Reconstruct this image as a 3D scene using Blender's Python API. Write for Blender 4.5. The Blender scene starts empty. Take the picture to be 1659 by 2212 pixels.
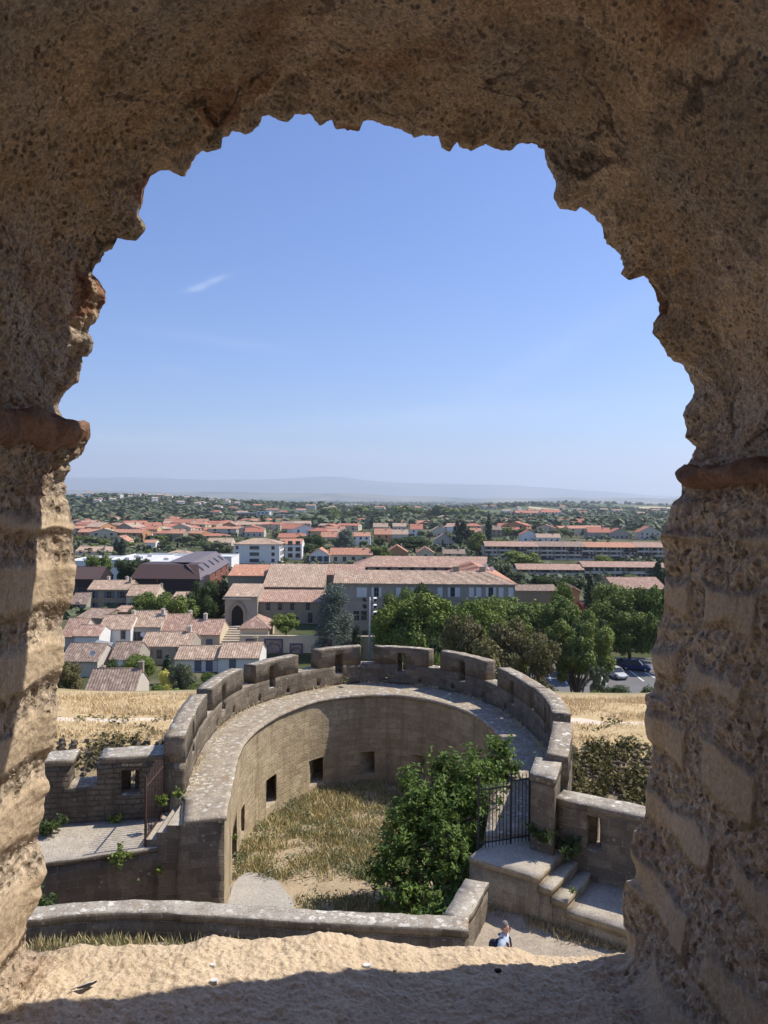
HAZE_D = 7.2e-5
import bpy, math, random
import numpy as np
from mathutils import Vector, Matrix, noise, Euler
R = math.radians
rng = np.random.default_rng(7)
random.seed(7)
scene = bpy.context.scene
# ---------------------------------------------------------------- camera
FD, CX, CY = 1663.0, 829.5, 1106.0          # focal length and centre measured on the photograph
cam_d = bpy.data.cameras.new("camera"); cam = bpy.data.objects.new("camera", cam_d)
scene.collection.objects.link(cam); scene.camera = cam
cam_d.sensor_fit = 'VERTICAL'; cam_d.sensor_height = 36.0; cam_d.lens = 36.0*FD/2212.0
cam_d.clip_start = 0.05; cam_d.clip_end = 200000
CR = Matrix.Rotation(R(90-0.9), 3, 'X') @ Matrix.Rotation(R(0.45), 3, 'Z')
cam.matrix_world = CR.to_4x4()
# ---------------------------------------------------------------- light
SUN_AZ, SUN_EL = R(20), R(51)               # from +X towards +Y
sdir = Vector((math.cos(SUN_EL)*math.cos(SUN_AZ), math.cos(SUN_EL)*math.sin(SUN_AZ), math.sin(SUN_EL)))
sd = bpy.data.lights.new("sun", 'SUN'); sd.energy = 3.4; sd.angle = R(0.53); sd.color = (1.0, 0.93, 0.82)
so = bpy.data.objects.new("sun", sd); scene.collection.objects.link(so)
so.rotation_euler = sdir.to_track_quat('Z', 'Y').to_euler()
world = bpy.data.worlds.new("World"); scene.world = world; world.use_nodes = True
wt = world.node_tree; wt.nodes.clear()
w_out = wt.nodes.new('ShaderNodeOutputWorld'); w_bg = wt.nodes.new('ShaderNodeBackground')
sky = wt.nodes.new('ShaderNodeTexSky'); sky.sky_type = 'NISHITA'; sky.sun_disc = False
sky.sun_elevation = SUN_EL; sky.sun_rotation = R(90) - SUN_AZ
sky.altitude = 100; sky.air_density = 1.15; sky.dust_density = 0.5; sky.ozone_density = 5.0
w_bg.inputs['Strength'].default_value = 0.078
# thin cirrus wisps high in the sky, fixed in world directions
def wnode(t, **k):
    n = wt.nodes.new(t)
    for a, b in k.items(): setattr(n, a, b)
    return n
tc = wnode('ShaderNodeTexCoord')
def wisp(dx, dy, ang, lx, ly, amt, prev):
    d = (CR @ Vector(((dx-CX)/FD, -(dy-CY)/FD, -1))).normalized()
    rt = d.cross(Vector((0, 0, 1))).normalized(); up = rt.cross(d).normalized()
    ca, sa = math.cos(ang), math.sin(ang)
    a1 = (rt*ca + up*sa)/lx; a2 = (up*ca - rt*sa)/ly
    def dot(v):
        n = wnode('ShaderNodeVectorMath', operation='DOT_PRODUCT'); wt.links.new(tc.outputs['Generated'], n.inputs[0]); n.inputs[1].default_value = v; return n.outputs['Value']
    def mth(op, a, b=None):
        n = wnode('ShaderNodeMath', operation=op)
        for i, q in enumerate((a, b)):
            if q is None: continue
            if isinstance(q, (int, float)): n.inputs[i].default_value = q
            else: wt.links.new(q, n.inputs[i])
        return n.outputs[0]
    x, y = dot(a1), dot(a2)
    r2 = mth('ADD', mth('MULTIPLY', x, x), mth('MULTIPLY', y, y))
    g = mth('EXPONENT', mth('MULTIPLY', r2, -1.0))
    front = mth('GREATER_THAN', dot(d), 0.5)
    mp = wnode('ShaderNodeMapping'); wt.links.new(tc.outputs['Generated'], mp.inputs[0]); mp.inputs['Scale'].default_value = (40, 40, 90)
    nz = wnode('ShaderNodeTexNoise'); nz.inputs['Scale'].default_value = 1.0; nz.inputs['Detail'].default_value = 5; wt.links.new(mp.outputs[0], nz.inputs['Vector'])
    f = mth('MULTIPLY', mth('MULTIPLY', g, front), mth('MULTIPLY', nz.outputs['Fac'], amt*2))
    mx = wnode('ShaderNodeMix', data_type='RGBA'); wt.links.new(f, mx.inputs['Factor']); wt.links.new(prev, mx.inputs[6]); mx.inputs[7].default_value = (7.5, 8.0, 9.0, 1)
    return mx.outputs[2]
tint = wt.nodes.new('ShaderNodeMix'); tint.data_type = 'RGBA'; tint.blend_type = 'MULTIPLY'; tint.inputs[0].default_value = 1; tint.inputs[7].default_value = (.79, .88, 1.17, 1); wt.links.new(sky.outputs[0], tint.inputs[6])
c0 = tint.outputs[2]
c0 = wisp(452, 610, R(24), .022, .0036, .2, c0)
c0 = wisp(425, 624, R(12), .012, .003, .14, c0)
c0 = wisp(380, 800, R(-6), .02, .005, .06, c0)
c0 = wisp(470, 735, R(-5), .09, .006, .07, c0)
c0 = wisp(900, 905, R(4), .30, .014, .10, c0)
c0 = wisp(420, 960, R(-3), .22, .010, .10, c0)
c0 = wisp(1180, 770, R(28), .16, .016, .05, c0)
wt.links.new(c0, w_bg.inputs['Color']); wt.links.new(w_bg.outputs[0], w_out.inputs['Surface'])
vs = scene.view_settings; vs.view_transform = 'Standard'; vs.look = 'None'; vs.exposure = 0.76; vs.gamma = 1.0; vs.use_curve_mapping = False
scene.cycles.max_bounces = 8; scene.cycles.diffuse_bounces = 5; scene.cycles.transparent_max_bounces = 4; scene.cycles.volume_bounces = 1
# ---------------------------------------------------------------- measuring helpers
def ray(x, y): return CR @ Vector(((x-CX)/FD, -(y-CY)/FD, -1.0))
def PY(x, y, Y): d = ray(x, y); return d*(Y/d.y)
def PZ(x, y, z): d = ray(x, y); return d*(z/d.z)
CRT = CR.transposed()
def proj(p): q = CRT @ Vector(p); return (CX+FD*q.x/(-q.z), CY-FD*q.y/(-q.z))
def sstep(a, b, x): t = np.clip((x-a)/(b-a), 0, 1); return t*t*(3-2*t)
def gz(X, Y):
    X = np.asarray(X, float); Y = np.asarray(Y, float)
    ye = [-1e6, 37.5, 42.5, 50, 58, 92, 200, 350, 500, 800, 1500, 4000, 1e6]
    ze = [-15.5, -15.5, -13.2, -13.15, -14.5, -26, -27, -28.5, -29.5, -31, -34, -36, -36]
    z = np.interp(Y, ye, ze)
    z = z + 3.0*sstep(-25.5, -23.5, X)*(1-sstep(-9, -5, X))*sstep(127, 127.4, Y)*(1-sstep(150, 160, Y))
    z = z + 33*np.exp(-((X+620)/330)**2-((Y-1750)/330)**2) + 14*np.exp(-((X+150)/300)**2-((Y-2100)/380)**2)
    z = z + 20*np.exp(-((X-480)/240)**2-((Y-2600)/300)**2) + 26*np.exp(-((X-1000)/500)**2-((Y-3700)/500)**2) + 8*np.exp(-((X-900)/300)**2-((Y-2200)/250)**2)
    return z
def gzf(x, y): return float(gz(x, y))
def depth_at(x, yb):                     # distance at which the ground shows at photo point x,yb
    d = ray(x, yb); best = None
    for Y in np.geomspace(60, 3000, 900):
        p = d*(Y/d.y)
        if p.z <= gzf(p.x, p.y): return float(Y)
    return 3000.0
# ---------------------------------------------------------------- objects
COL = scene.collection
def tag(o, label=None, cat=None, group=None, kind=None):
    if label: o['label'] = label
    if cat: o['category'] = cat
    if group: o['group'] = group
    if kind: o['kind'] = kind
    return o
def empty(name, loc=(0, 0, 0), rz=0, **k):
    o = bpy.data.objects.new(name, None); COL.objects.link(o); o.location = loc; o.rotation_euler = (0, 0, rz); o.empty_display_size = .2
    return tag(o, **k)
def copy_tree(o, parent=None):
    c = o.copy(); COL.objects.link(c)
    if parent: c.parent = parent
    for ch in list(o.children): copy_tree(ch, c)
    return c
def mesh_obj(name, V, F, mats, parent=None, uv=None, mi=None, smooth=False, attrs=None):
    V = np.asarray(V, dtype=np.float32); me = bpy.data.meshes.new(name)
    if isinstance(F, np.ndarray):
        n, k = F.shape; flat = F.astype(np.int32).ravel(); starts = np.arange(0, n*k, k, dtype=np.int32)
    else:
        n = len(F); ls = np.array([len(f) for f in F], dtype=np.int32); starts = np.concatenate([[0], np.cumsum(ls)[:-1]]).astype(np.int32)
        flat = np.fromiter((i for f in F for i in f), dtype=np.int32)
    me.vertices.add(len(V)); me.vertices.foreach_set('co', V.ravel())
    me.loops.add(len(flat)); me.loops.foreach_set('vertex_index', flat)
    me.polygons.add(n); me.polygons.foreach_set('loop_start', starts)
    if mi is not None: me.polygons.foreach_set('material_index', np.asarray(mi, dtype=np.int32))
    me.update(calc_edges=True); me.validate()
    if uv is not None:
        l = me.uv_layers.new(name='UVMap'); l.data.foreach_set('uv', np.asarray(uv, dtype=np.float32).ravel())
    if smooth: me.polygons.foreach_set('use_smooth', np.ones(n, dtype=bool))
    if attrs:
        for k2, a in attrs.items():
            at = me.attributes.new(k2, 'FLOAT', 'POINT'); at.data.foreach_set('value', np.asarray(a, dtype=np.float32))
    for m in (mats if isinstance(mats, (list, tuple)) else [mats]): me.materials.append(m)
    o = bpy.data.objects.new(name, me); COL.objects.link(o)
    if parent is not None: o.parent = parent
    return o
class MB:
    """collects faces of one mesh"""
    def __init__(s): s.v = []; s.f = []; s.m = []; s.u = []; s.sm = False
    def face(s, pts, mat=0, uv=None):
        b = len(s.v); s.v += [tuple(p) for p in pts]; s.f.append(tuple(range(b, b+len(pts)))); s.m.append(mat)
        if uv is None:
            p = [Vector(q) for q in pts]; n = (p[1]-p[0]).cross(p[2]-p[0])
            if len(p) > 3 and n.length < 1e-9: n = (p[2]-p[0]).cross(p[3]-p[0])
            n.normalize() if n.length > 0 else None
            if abs(n.z) > .8: uv = [(q.x, q.y) for q in p]
            else:
                t = Vector((-n.y, n.x, 0)); t.normalize() if t.length > 0 else None
                uv = [(q.dot(t), q.z) for q in p]
        s.u += [tuple(q) for q in uv]
    def quad(s, a, b, c, d, mat=0, uv=None): s.face((a, b, c, d), mat, uv)
    def box(s, c, size, rz=0, mat=0, taper=1.0, rx=0, ry=0):
        hx, hy, hz = size[0]/2, size[1]/2, size[2]/2; M = Euler((rx, ry, rz)).to_matrix(); c = Vector(c)
        P = [c + M @ Vector((x*hx*(taper if z > 0 else 1), y*hy*(taper if z > 0 else 1), z*hz)) for z in (-1, 1) for y in (-1, 1) for x in (-1, 1)]
        for q in ((0, 1, 5, 4), (1, 3, 7, 5), (3, 2, 6, 7), (2, 0, 4, 6), (4, 5, 7, 6), (1, 0, 2, 3)): s.face([P[i] for i in q], mat)
    def tube(s, path, radii, n=8, mat=0, cap=True):
        path = [Vector(p) for p in path]; rings = []
        for i, p in enumerate(path):
            t = (path[min(i+1, len(path)-1)]-path[max(i-1, 0)]).normalized()
            a = t.cross(Vector((0, 0, 1))) if abs(t.z) < .95 else t.cross(Vector((1, 0, 0))); a.normalize(); b = t.cross(a)
            r = radii[i] if hasattr(radii, '__len__') else radii
            base = len(s.v); s.v += [tuple(p + (a*math.cos(q*2*math.pi/n)+b*math.sin(q*2*math.pi/n))*r) for q in range(n)]; rings.append(base)
        for i in range(len(rings)-1):
            for q in range(n):
                q2 = (q+1) % n; s.f.append((rings[i]+q, rings[i]+q2, rings[i+1]+q2, rings[i+1]+q)); s.m.append(mat)
                s.u += [(q/n, i), ((q+1)/n, i), ((q+1)/n, i+1), (q/n, i+1)]
        if cap:
            for rg, rev in ((rings[0], True), (rings[-1], False)):
                idx = [rg+q for q in range(n)];
                if rev: idx.reverse()
                s.f.append(tuple(idx)); s.m.append(mat); s.u += [(0, 0)]*n
    def build(s, name, mats, parent=None, smooth=False):
        return mesh_obj(name, np.array(s.v), s.f, mats, parent, uv=np.array(s.u), mi=s.m, smooth=smooth)
# ---------------------------------------------------------------- materials
def new_mat(name):
    m = bpy.data.materials.new(name); m.use_nodes = True; return m
class NT:
    def __init__(s, m): s.m = m; s.t = m.node_tree; s.b = s.t.nodes['Principled BSDF']; s.o = s.t.nodes['Material Output']
    def n(s, t, **k):
        x = s.t.nodes.new(t)
        for a, b in k.items():
            if a in x.inputs.keys() if hasattr(x.inputs, 'keys') else False: x.inputs[a].default_value = b
            else: setattr(x, a, b)
        return x
    def l(s, a, b): s.t.links.new(a, b); return b
    def noise(s, vec, scale, detail=4, rough=.55, dist=0):
        x = s.t.nodes.new('ShaderNodeTexNoise'); x.inputs['Scale'].default_value = scale; x.inputs['Detail'].default_value = detail
        x.inputs['Roughness'].default_value = rough; x.inputs['Distortion'].default_value = dist; s.l(vec, x.inputs['Vector']); return x.outputs['Fac']
    def voro(s, vec, scale, feat='F1', rnd=1.0):
        x = s.t.nodes.new('ShaderNodeTexVoronoi'); x.feature = feat; x.inputs['Scale'].default_value = scale; x.inputs['Randomness'].default_value = rnd; s.l(vec, x.inputs['Vector']); return x
    def ramp(s, fac, stops, interp='LINEAR'):
        x = s.t.nodes.new('ShaderNodeValToRGB'); x.color_ramp.interpolation = interp; e = x.color_ramp.elements
        while len(e) < len(stops): e.new(.5)
        for i, (p, c) in enumerate(stops):
            e[i].position = p; e[i].color = (c, c, c, 1) if isinstance(c, (int, float)) else (*c, 1)
        s.l(fac, x.inputs['Fac']); return x.outputs['Color']
    def mix(s, fac, a, b, mode='MIX'):
        x = s.t.nodes.new('ShaderNodeMix'); x.data_type = 'RGBA'; x.blend_type = mode
        for q, i in ((fac, 0), (a, 6), (b, 7)):
            if isinstance(q, (int, float)): x.inputs[i].default_value = q if i == 0 else (q, q, q, 1)
            elif isinstance(q, tuple): x.inputs[i].default_value = (*q[:3], 1)
            else: s.l(q, x.inputs[i])
        return x.outputs[2]
    def math(s, op, a, b=0.0, c=0.0, clamp=False):
        x = s.t.nodes.new('ShaderNodeMath'); x.operation = op; x.use_clamp = clamp
        for i, q in enumerate((a, b, c)):
            if isinstance(q, (int, float)): x.inputs[i].default_value = q
            else: s.l(q, x.inputs[i])
        return x.outputs[0]
    def coord(s, w='Object'):
        x = s.t.nodes.new('ShaderNodeTexCoord'); return x.outputs[w]
    def scale(s, vec, sc):
        x = s.t.nodes.new('ShaderNodeMapping'); x.inputs['Scale'].default_value = sc; s.l(vec, x.inputs['Vector']); return x.outputs[0]
    def bump(s, h, strength=.5, dist=.05, prev=None):
        x = s.t.nodes.new('ShaderNodeBump'); x.inputs['Strength'].default_value = strength; x.inputs['Distance'].default_value = dist; s.l(h, x.inputs['Height'])
        if prev is not None: s.l(prev, x.inputs['Normal'])
        return x.outputs[0]
    def out(s, col=None, rough=.9, normal=None, spec=.2, metal=0):
        if col is not None:
            if isinstance(col, tuple): s.b.inputs['Base Color'].default_value = (*col[:3], 1)
            else: s.l(col, s.b.inputs['Base Color'])
        s.b.inputs['Roughness'].default_value = rough; s.b.inputs['Specular IOR Level'].default_value = spec; s.b.inputs['Metallic'].default_value = metal
        if normal is not None: s.l(normal, s.b.inputs['Normal'])
        return s.m
def plain(name, col, rough=.7, spec=.3, metal=0, var=.12, sc=3.0, bump=0):
    t = NT(new_mat(name)); v = t.coord()
    c = t.mix(t.noise(v, sc, 5), tuple(x*(1-var) for x in col), tuple(min(1, x*(1+var)) for x in col))
    nb = t.bump(t.noise(v, sc*8, 4), .4, bump) if bump else None
    return t.out(c, rough, nb, spec, metal)
def masonry(name, c1, c2, mort, bw=.55, bh=.27, blotch=(.12, .1, .08), blamt=.5, rough_amt=.02, lich=.0, msize=.012):
    t = NT(new_mat(name)); uv = t.coord('UV'); ob = t.coord()
    w = t.t.nodes.new('ShaderNodeVectorMath'); w.operation = 'MULTIPLY_ADD'
    nz = t.t.nodes.new('ShaderNodeTexNoise'); nz.inputs['Scale'].default_value = 1.7; nz.inputs['Detail'].default_value = 3; t.l(uv, nz.inputs['Vector'])
    t.l(nz.outputs['Color'], w.inputs[0]); w.inputs[1].default_value = (.09, .07, 0); t.l(uv, w.inputs[2])
    b = t.t.nodes.new('ShaderNodeTexBrick'); t.l(w.outputs[0], b.inputs['Vector'])
    b.inputs['Scale'].default_value = 1.0; b.inputs['Brick Width'].default_value = bw; b.inputs['Row Height'].default_value = bh
    b.inputs['Mortar Size'].default_value = msize; b.inputs['Mortar Smooth'].default_value = .4; b.inputs['Bias'].default_value = 0
    b.inputs['Color1'].default_value = (*c1, 1); b.inputs['Color2'].default_value = (*c2, 1); b.inputs['Mortar'].default_value = (*mort, 1)
    b.offset = .42; b.squash = 1.25; b.squash_frequency = 3
    big = t.ramp(t.noise(ob, .55, 6, .6), [(.38, 0), (.66, 1)])
    c = t.mix(t.math('MULTIPLY', big, blamt), b.outputs['Color'], blotch, 'MIX')
    fine = t.noise(ob, 14, 6, .7); c = t.mix(t.ramp(fine, [(.33, .8), (.6, 0)]), c, tuple(x*.35 for x in c1))
    med = t.ramp(t.noise(ob, 3.1, 5, .65), [(.42, 0), (.7, .6)]); c = t.mix(med, c, tuple(min(1, x*1.35) for x in c2))
    stk = t.ramp(t.noise(t.scale(ob, (1.5, 1.5, .13)), 1.0, 5, .65), [(.5, 0), (.68, .62)]); c = t.mix(stk, c, tuple(x*.42 for x in c2))
    c = t.mix(t.ramp(t.noise(ob, .9, 4, .6), [(.58, 0), (.7, .35)]), c, tuple(min(1, x*1.25) for x in c1))
    if lich:
        vo = t.voro(ob, 5.5); sp = t.ramp(vo.outputs['Distance'], [(.16, 1), (.26, 0)]); gate = t.ramp(t.noise(ob, 2.2, 3), [(.5, 0), (.6, lich)])
        c = t.mix(t.math('MULTIPLY', sp, gate), c, (.5, .49, .44))
    h = t.math('ADD', t.math('MULTIPLY', b.outputs['Fac'], -1.0), t.math('MULTIPLY', t.noise(ob, 9, 6, .7), 1.3))
    nb = t.bump(h, 1.0, rough_amt*1.8); nb = t.bump(t.noise(ob, 45, 4, .7), .4, .01, nb)
    return t.out(c, .95, nb, .1)
def lichen(name, base, dark, amt=1.0):
    t = NT(new_mat(name)); ob = t.coord()
    c = t.mix(t.ramp(t.noise(ob, 2.3, 6, .65), [(.35, 0), (.65, 1)]), base, dark)
    w = t.t.nodes.new('ShaderNodeTexNoise'); w.inputs['Scale'].default_value = 7; t.l(ob, w.inputs['Vector'])
    vm = t.t.nodes.new('ShaderNodeVectorMath'); vm.operation = 'MULTIPLY_ADD'; t.l(w.outputs['Color'], vm.inputs[0]); vm.inputs[1].default_value = (.12, .12, .12); t.l(ob, vm.inputs[2])
    v1 = t.voro(vm.outputs[0], 4.2); s1 = t.ramp(v1.outputs['Distance'], [(.3, 1), (.38, 0)])
    v2 = t.voro(vm.outputs[0], 9.0); s2 = t.ramp(v2.outputs['Distance'], [(.26, .9), (.36, 0)])
    g = t.ramp(t.noise(ob, 1.6, 4), [(.42, .0), (.58, amt)])
    g2 = t.ramp(t.noise(ob, 3.7, 4), [(.4, .1), (.6, amt)])
    c = t.mix(t.math('MULTIPLY', s1, g), c, (.68, .64, .55)); c = t.mix(t.math('MULTIPLY', s2, g2), c, (.6, .56, .48))
    o = t.ramp(t.noise(ob, 1.1, 5), [(.6, 0), (.72, .5)]); c = t.mix(o, c, (.33, .2, .1))
    dk = t.ramp(t.noise(ob, 22, 5, .7), [(.36, .75), (.46, 0)]); c = t.mix(dk, c, (.07, .06, .05))
    nb = t.bump(t.noise(ob, 11, 6, .7), .7, .03); nb = t.bump(t.noise(ob, 40, 4), .4, .01, nb)
    return t.out(c, .95, nb, .1)
def tiles(name, a, b, c3, old=.4):
    t = NT(new_mat(name)); uv = t.coord('UV'); ob = t.coord()
    br = t.t.nodes.new('ShaderNodeTexBrick'); t.l(uv, br.inputs['Vector']); br.offset = 0; br.inputs['Scale'].default_value = 1
    br.inputs['Brick Width'].default_value = .33; br.inputs['Row Height'].default_value = .4; br.inputs['Mortar Size'].default_value = .0
    br.inputs['Color1'].default_value = (0, 0, 0, 1); br.inputs['Color2'].default_value = (1, 1, 1, 1); br.inputs['Bias'].default_value = 0
    f = t.ramp(br.outputs['Color'], [(0, a), (.5, b), (1, c3)])
    n = t.ramp(t.noise(ob, .5, 5), [(.4, 0), (.65, old)]); f = t.mix(n, f, (.25, .2, .15))
    n2 = t.ramp(t.noise(ob, 3, 5, .7), [(.45, 0), (.7, .5)]); f = t.mix(n2, f, tuple(x*1.25 for x in a))
    w = t.t.nodes.new('ShaderNodeTexWave'); w.bands_direction = 'Y'; w.wave_profile = 'SAW'; w.inputs['Scale'].default_value = .314/.4*1.0; w.inputs['Distortion'].default_value = 0; t.l(uv, w.inputs['Vector'])
    nb = t.bump(w.outputs['Fac'], .5, .06); nb = t.bump(t.noise(ob, 12, 4), .3, .02, nb)
    return t.out(f, .9, nb, .15)
def plaster(name, col, dirt=.35):
    t = NT(new_mat(name)); ob = t.coord()
    c = t.mix(t.ramp(t.noise(t.scale(ob, (1, 1, .35)), .9, 6, .65), [(.4, 0), (.75, dirt)]), col, tuple(x*.55 for x in col))
    c = t.mix(t.ramp(t.noise(ob, 6, 5, .7), [(.35, .25), (.6, 0)]), c, tuple(x*.6 for x in col))
    return t.out(c, .9, t.bump(t.noise(ob, 20, 4), .3, .01), .15)
def leaf_mat(name, a, b, trans=.25, clump=.6):
    t = NT(new_mat(name)); ob = t.coord()
    gi = t.t.nodes.new('ShaderNodeNewGeometry'); oi = t.t.nodes.new('ShaderNodeObjectInfo')
    f = t.math('ADD', t.math('MULTIPLY', gi.outputs['Random Per Island'], .6), t.math('MULTIPLY', t.noise(ob, clump, 3), .55))
    f = t.math('ADD', f, t.math('MULTIPLY', t.math('SUBTRACT', oi.outputs['Random'], .5), .3), clamp=True)
    c = t.mix(f, a, b); t.out(c, .65, None, .25)
    tr = t.t.nodes.new('ShaderNodeBsdfTranslucent'); t.l(t.mix(.5, c, (.12, .18, .02)), tr.inputs['Color'])
    ms = t.t.nodes.new('ShaderNodeMixShader'); ms.inputs[0].default_value = trans; t.l(t.b.outputs[0], ms.inputs[1]); t.l(tr.outputs[0], ms.inputs[2]); t.l(ms.outputs[0], t.o.inputs['Surface'])
    return t.m
def blade_mat(name, cols, sc=.8):
    t = NT(new_mat(name)); ob = t.coord(); gi = t.t.nodes.new('ShaderNodeNewGeometry')
    f = t.math('ADD', t.math('MULTIPLY', gi.outputs['Random Per Island'], .5), t.math('MULTIPLY', t.noise(ob, sc, 4), .6))
    n = len(cols); c = t.ramp(f, [(.2+.65*i/(n-1), q) for i, q in enumerate(cols)])
    return t.out(c, .8, None, .15)
M = {}
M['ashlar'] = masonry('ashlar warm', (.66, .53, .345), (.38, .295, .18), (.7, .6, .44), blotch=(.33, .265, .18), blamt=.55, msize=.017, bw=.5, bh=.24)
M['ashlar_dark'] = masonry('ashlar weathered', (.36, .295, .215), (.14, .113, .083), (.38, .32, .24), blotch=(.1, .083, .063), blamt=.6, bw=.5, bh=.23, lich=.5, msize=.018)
M['rubble'] = masonry('rubble stone', (.32, .26, .19), (.19, .15, .11), (.09, .07, .05), bw=.4, bh=.16, blotch=(.12, .1, .07), blamt=.6, rough_amt=.05, lich=.3, msize=.02)
M['lichen'] = lichen('lichen coping', (.38, .32, .24), (.23, .19, .145))
M['lichen_pale'] = lichen('pale lichen coping', (.46, .41, .33), (.29, .25, .2), 1.0)
M['walk'] = lichen('walkway stone', (.43, .36, .26), (.28, .23, .17), .8)
M['paving'] = lichen('paving', (.5, .44, .35), (.4, .345, .27), .25)
M['roof_tan'] = tiles('canal tiles tan', (0.550, 0.392, 0.280), (0.338, 0.231, 0.163), (0.650, 0.504, 0.384), .45)
M['roof_pink'] = tiles('canal tiles pink', (0.500, 0.308, 0.229), (0.300, 0.183, 0.140), (0.587, 0.435, 0.340), .45)
M['roof_orange'] = tiles('canal tiles orange', (0.562, 0.269, 0.169), (0.413, 0.188, 0.119), (0.650, 0.413, 0.288), .3)
M['roof_red'] = tiles('mechanical tiles red', (0.500, 0.194, 0.125), (0.375, 0.144, 0.100), (0.575, 0.288, 0.200), .2)
M['roof_brown'] = tiles('canal tiles brown', (0.362, 0.259, 0.199), (0.213, 0.147, 0.118), (0.475, 0.379, 0.295), .5)
M['white'] = plaster('white render', (0.828, 0.805, 0.759), .25); M['cream'] = plaster('cream render', (0.667, 0.564, 0.402), .3)
M['pale'] = plaster('pale render', (.62, .56, .47), .3)
M['grey'] = plaster('grey render', (0.432, 0.384, 0.312), .45); M['stone'] = plaster('old stone render', (0.360, 0.300, 0.216), .5)
M['orange'] = plaster('orange render', (.55, .28, .14), .25); M['yellow'] = plaster('yellow render', (.6, .46, .24), .25)
M['glass'] = plain('window glass', (.035, .04, .05), .15, .5); M['shutter_blue'] = plain('grey blue shutter', (.13, .15, .19), .7)
M['shutter_white'] = plain('white shutter', (.7, .7, .68), .6); M['shutter_brown'] = plain('brown shutter', (.16, .08, .05), .7)
M['frame'] = plain('window frame', (.2, .18, .16), .6)
M['maroon'] = plain('maroon metal', (.085, .05, .042), .55, .4); M['maroon_dark'] = plain('dark cladding', (.035, .025, .025), .7)
M['maroon_lite'] = plain('grey maroon metal', (.155, .12, .115), .5, .4)
M['membrane'] = plain('white roof membrane', (.62, .62, .6), .8); M['brickred'] = plain('red brick', (.22, .08, .05), .9)
M['iron'] = plain('rusty iron', (.075, .045, .035), .8, .3, 0, .5, 9); M['steel'] = plain('galvanised steel', (.35, .36, .37), .5, .5, .3)
M['darkiron'] = plain('dark iron', (.03, .03, .032), .6, .4)
M['dark'] = plain('dark void', (.02, .018, .016), .9); M['dish'] = plain('dish white', (.7, .7, .68), .5)
M['asphalt'] = plain('asphalt', (.17, .165, .16), .9, .2, 0, .25, .4, .01); M['paint'] = plain('road paint', (.7, .7, .67), .8)
M['bark'] = plain('bark', (.11, .085, .06), .95, .1, 0, .4, 4, .05); M['bark_grey'] = plain('grey bark', (.16, .13, .1), .95, .1, 0, .4, 4, .05)
M['leaf'] = leaf_mat('leaves green', (0.066, 0.105, 0.024), (0.223, 0.281, 0.059)); M['leaf_dark'] = leaf_mat('leaves dark', (0.033, 0.056, 0.020), (0.093, 0.132, 0.041))
M['leaf_pine'] = leaf_mat('pine needles', (0.074, 0.123, 0.020), (0.243, 0.299, 0.050), .15); M['leaf_cedar'] = leaf_mat('cedar needles', (0.074, 0.105, 0.080), (0.215, 0.254, 0.201), .1)
M['leaf_olive'] = leaf_mat('olive leaves', (0.091, 0.110, 0.054), (0.229, 0.244, 0.137), .15); M['leaf_brown'] = leaf_mat('holm oak leaves', (0.076, 0.068, 0.027), (0.244, 0.206, 0.084), .2)
M['leaf_bright'] = leaf_mat('bright leaves', (0.091, 0.137, 0.027), (0.289, 0.351, 0.076), .3); M['leaf_fresh'] = leaf_mat('fresh leaves', (.10, .14, .035), (.33, .37, .1), .35); M['leaf_yellow'] = leaf_mat('yellow leaves', (0.488, 0.427, 0.061), (0.839, 0.762, 0.213), .25)
M['leaf_red'] = leaf_mat('crimson blossom', (0.244, 0.030, 0.045), (0.458, 0.061, 0.107), .2); M['leaf_cyp'] = leaf_mat('cypress leaves', (0.024, 0.045, 0.022), (0.054, 0.084, 0.033), .05)
M['leaf_fig'] = leaf_mat('broad glossy leaves', (0.038, 0.079, 0.022), (0.183, 0.275, 0.054), .28, 1.2)
M['blade_dry'] = blade_mat('dry grass', [(.5, .36, .17), (.68, .53, .3), (.82, .69, .45), (.58, .43, .22)]); M['blade_mix'] = blade_mat('weedy grass', [(.13, .15, .07), (.22, .24, .11), (.4, .36, .17), (.6, .48, .25), (.72, .58, .34)], .6)
M['blade_green'] = blade_mat('green weeds', [(.03, .055, .016), (.07, .1, .03), (.13, .14, .05)])
# ================================================================ LARGE STRUCTURE
# ---------------------------------------------------------------- ground sheet
def axis(lims, n0, far, g):
    a = list(np.arange(lims[0], lims[1]+.01, n0)); x = a[-1]; st = n0
    while x < far: st *= g; x += st; a.append(x)
    x = a[0]; st = n0; b = []
    while x > -far: st *= g; x -= st; b.append(x)
    return np.array(b[::-1]+a)
gx = axis((-60, 60), 3.0, 60000, 1.09); gy = axis((30, 160), 1.5, 60000, 1.06)
GX, GY = np.meshgrid(gx, gy); GZ = gz(GX, GY)
bank = sstep(38, 44, GY)*(1-sstep(90, 110, GY))
nzv = np.array([noise.fractal((float(x)*.25, float(y)*.25, 0), 1, 2, 4) if 30 < y < 130 and abs(x) < 90 else 0 for x, y in zip(GX.ravel(), GY.ravel())]).reshape(GX.shape)
GZ = GZ + nzv*.35*bank
V = np.stack([GX.ravel(), GY.ravel(), GZ.ravel()], 1); ny, nx = GX.shape
ii, jj = np.meshgrid(np.arange(nx-1), np.arange(ny-1)); a = (jj*nx+ii).ravel()
F = np.stack([a, a+1, a+nx+1, a+nx], 1)
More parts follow.
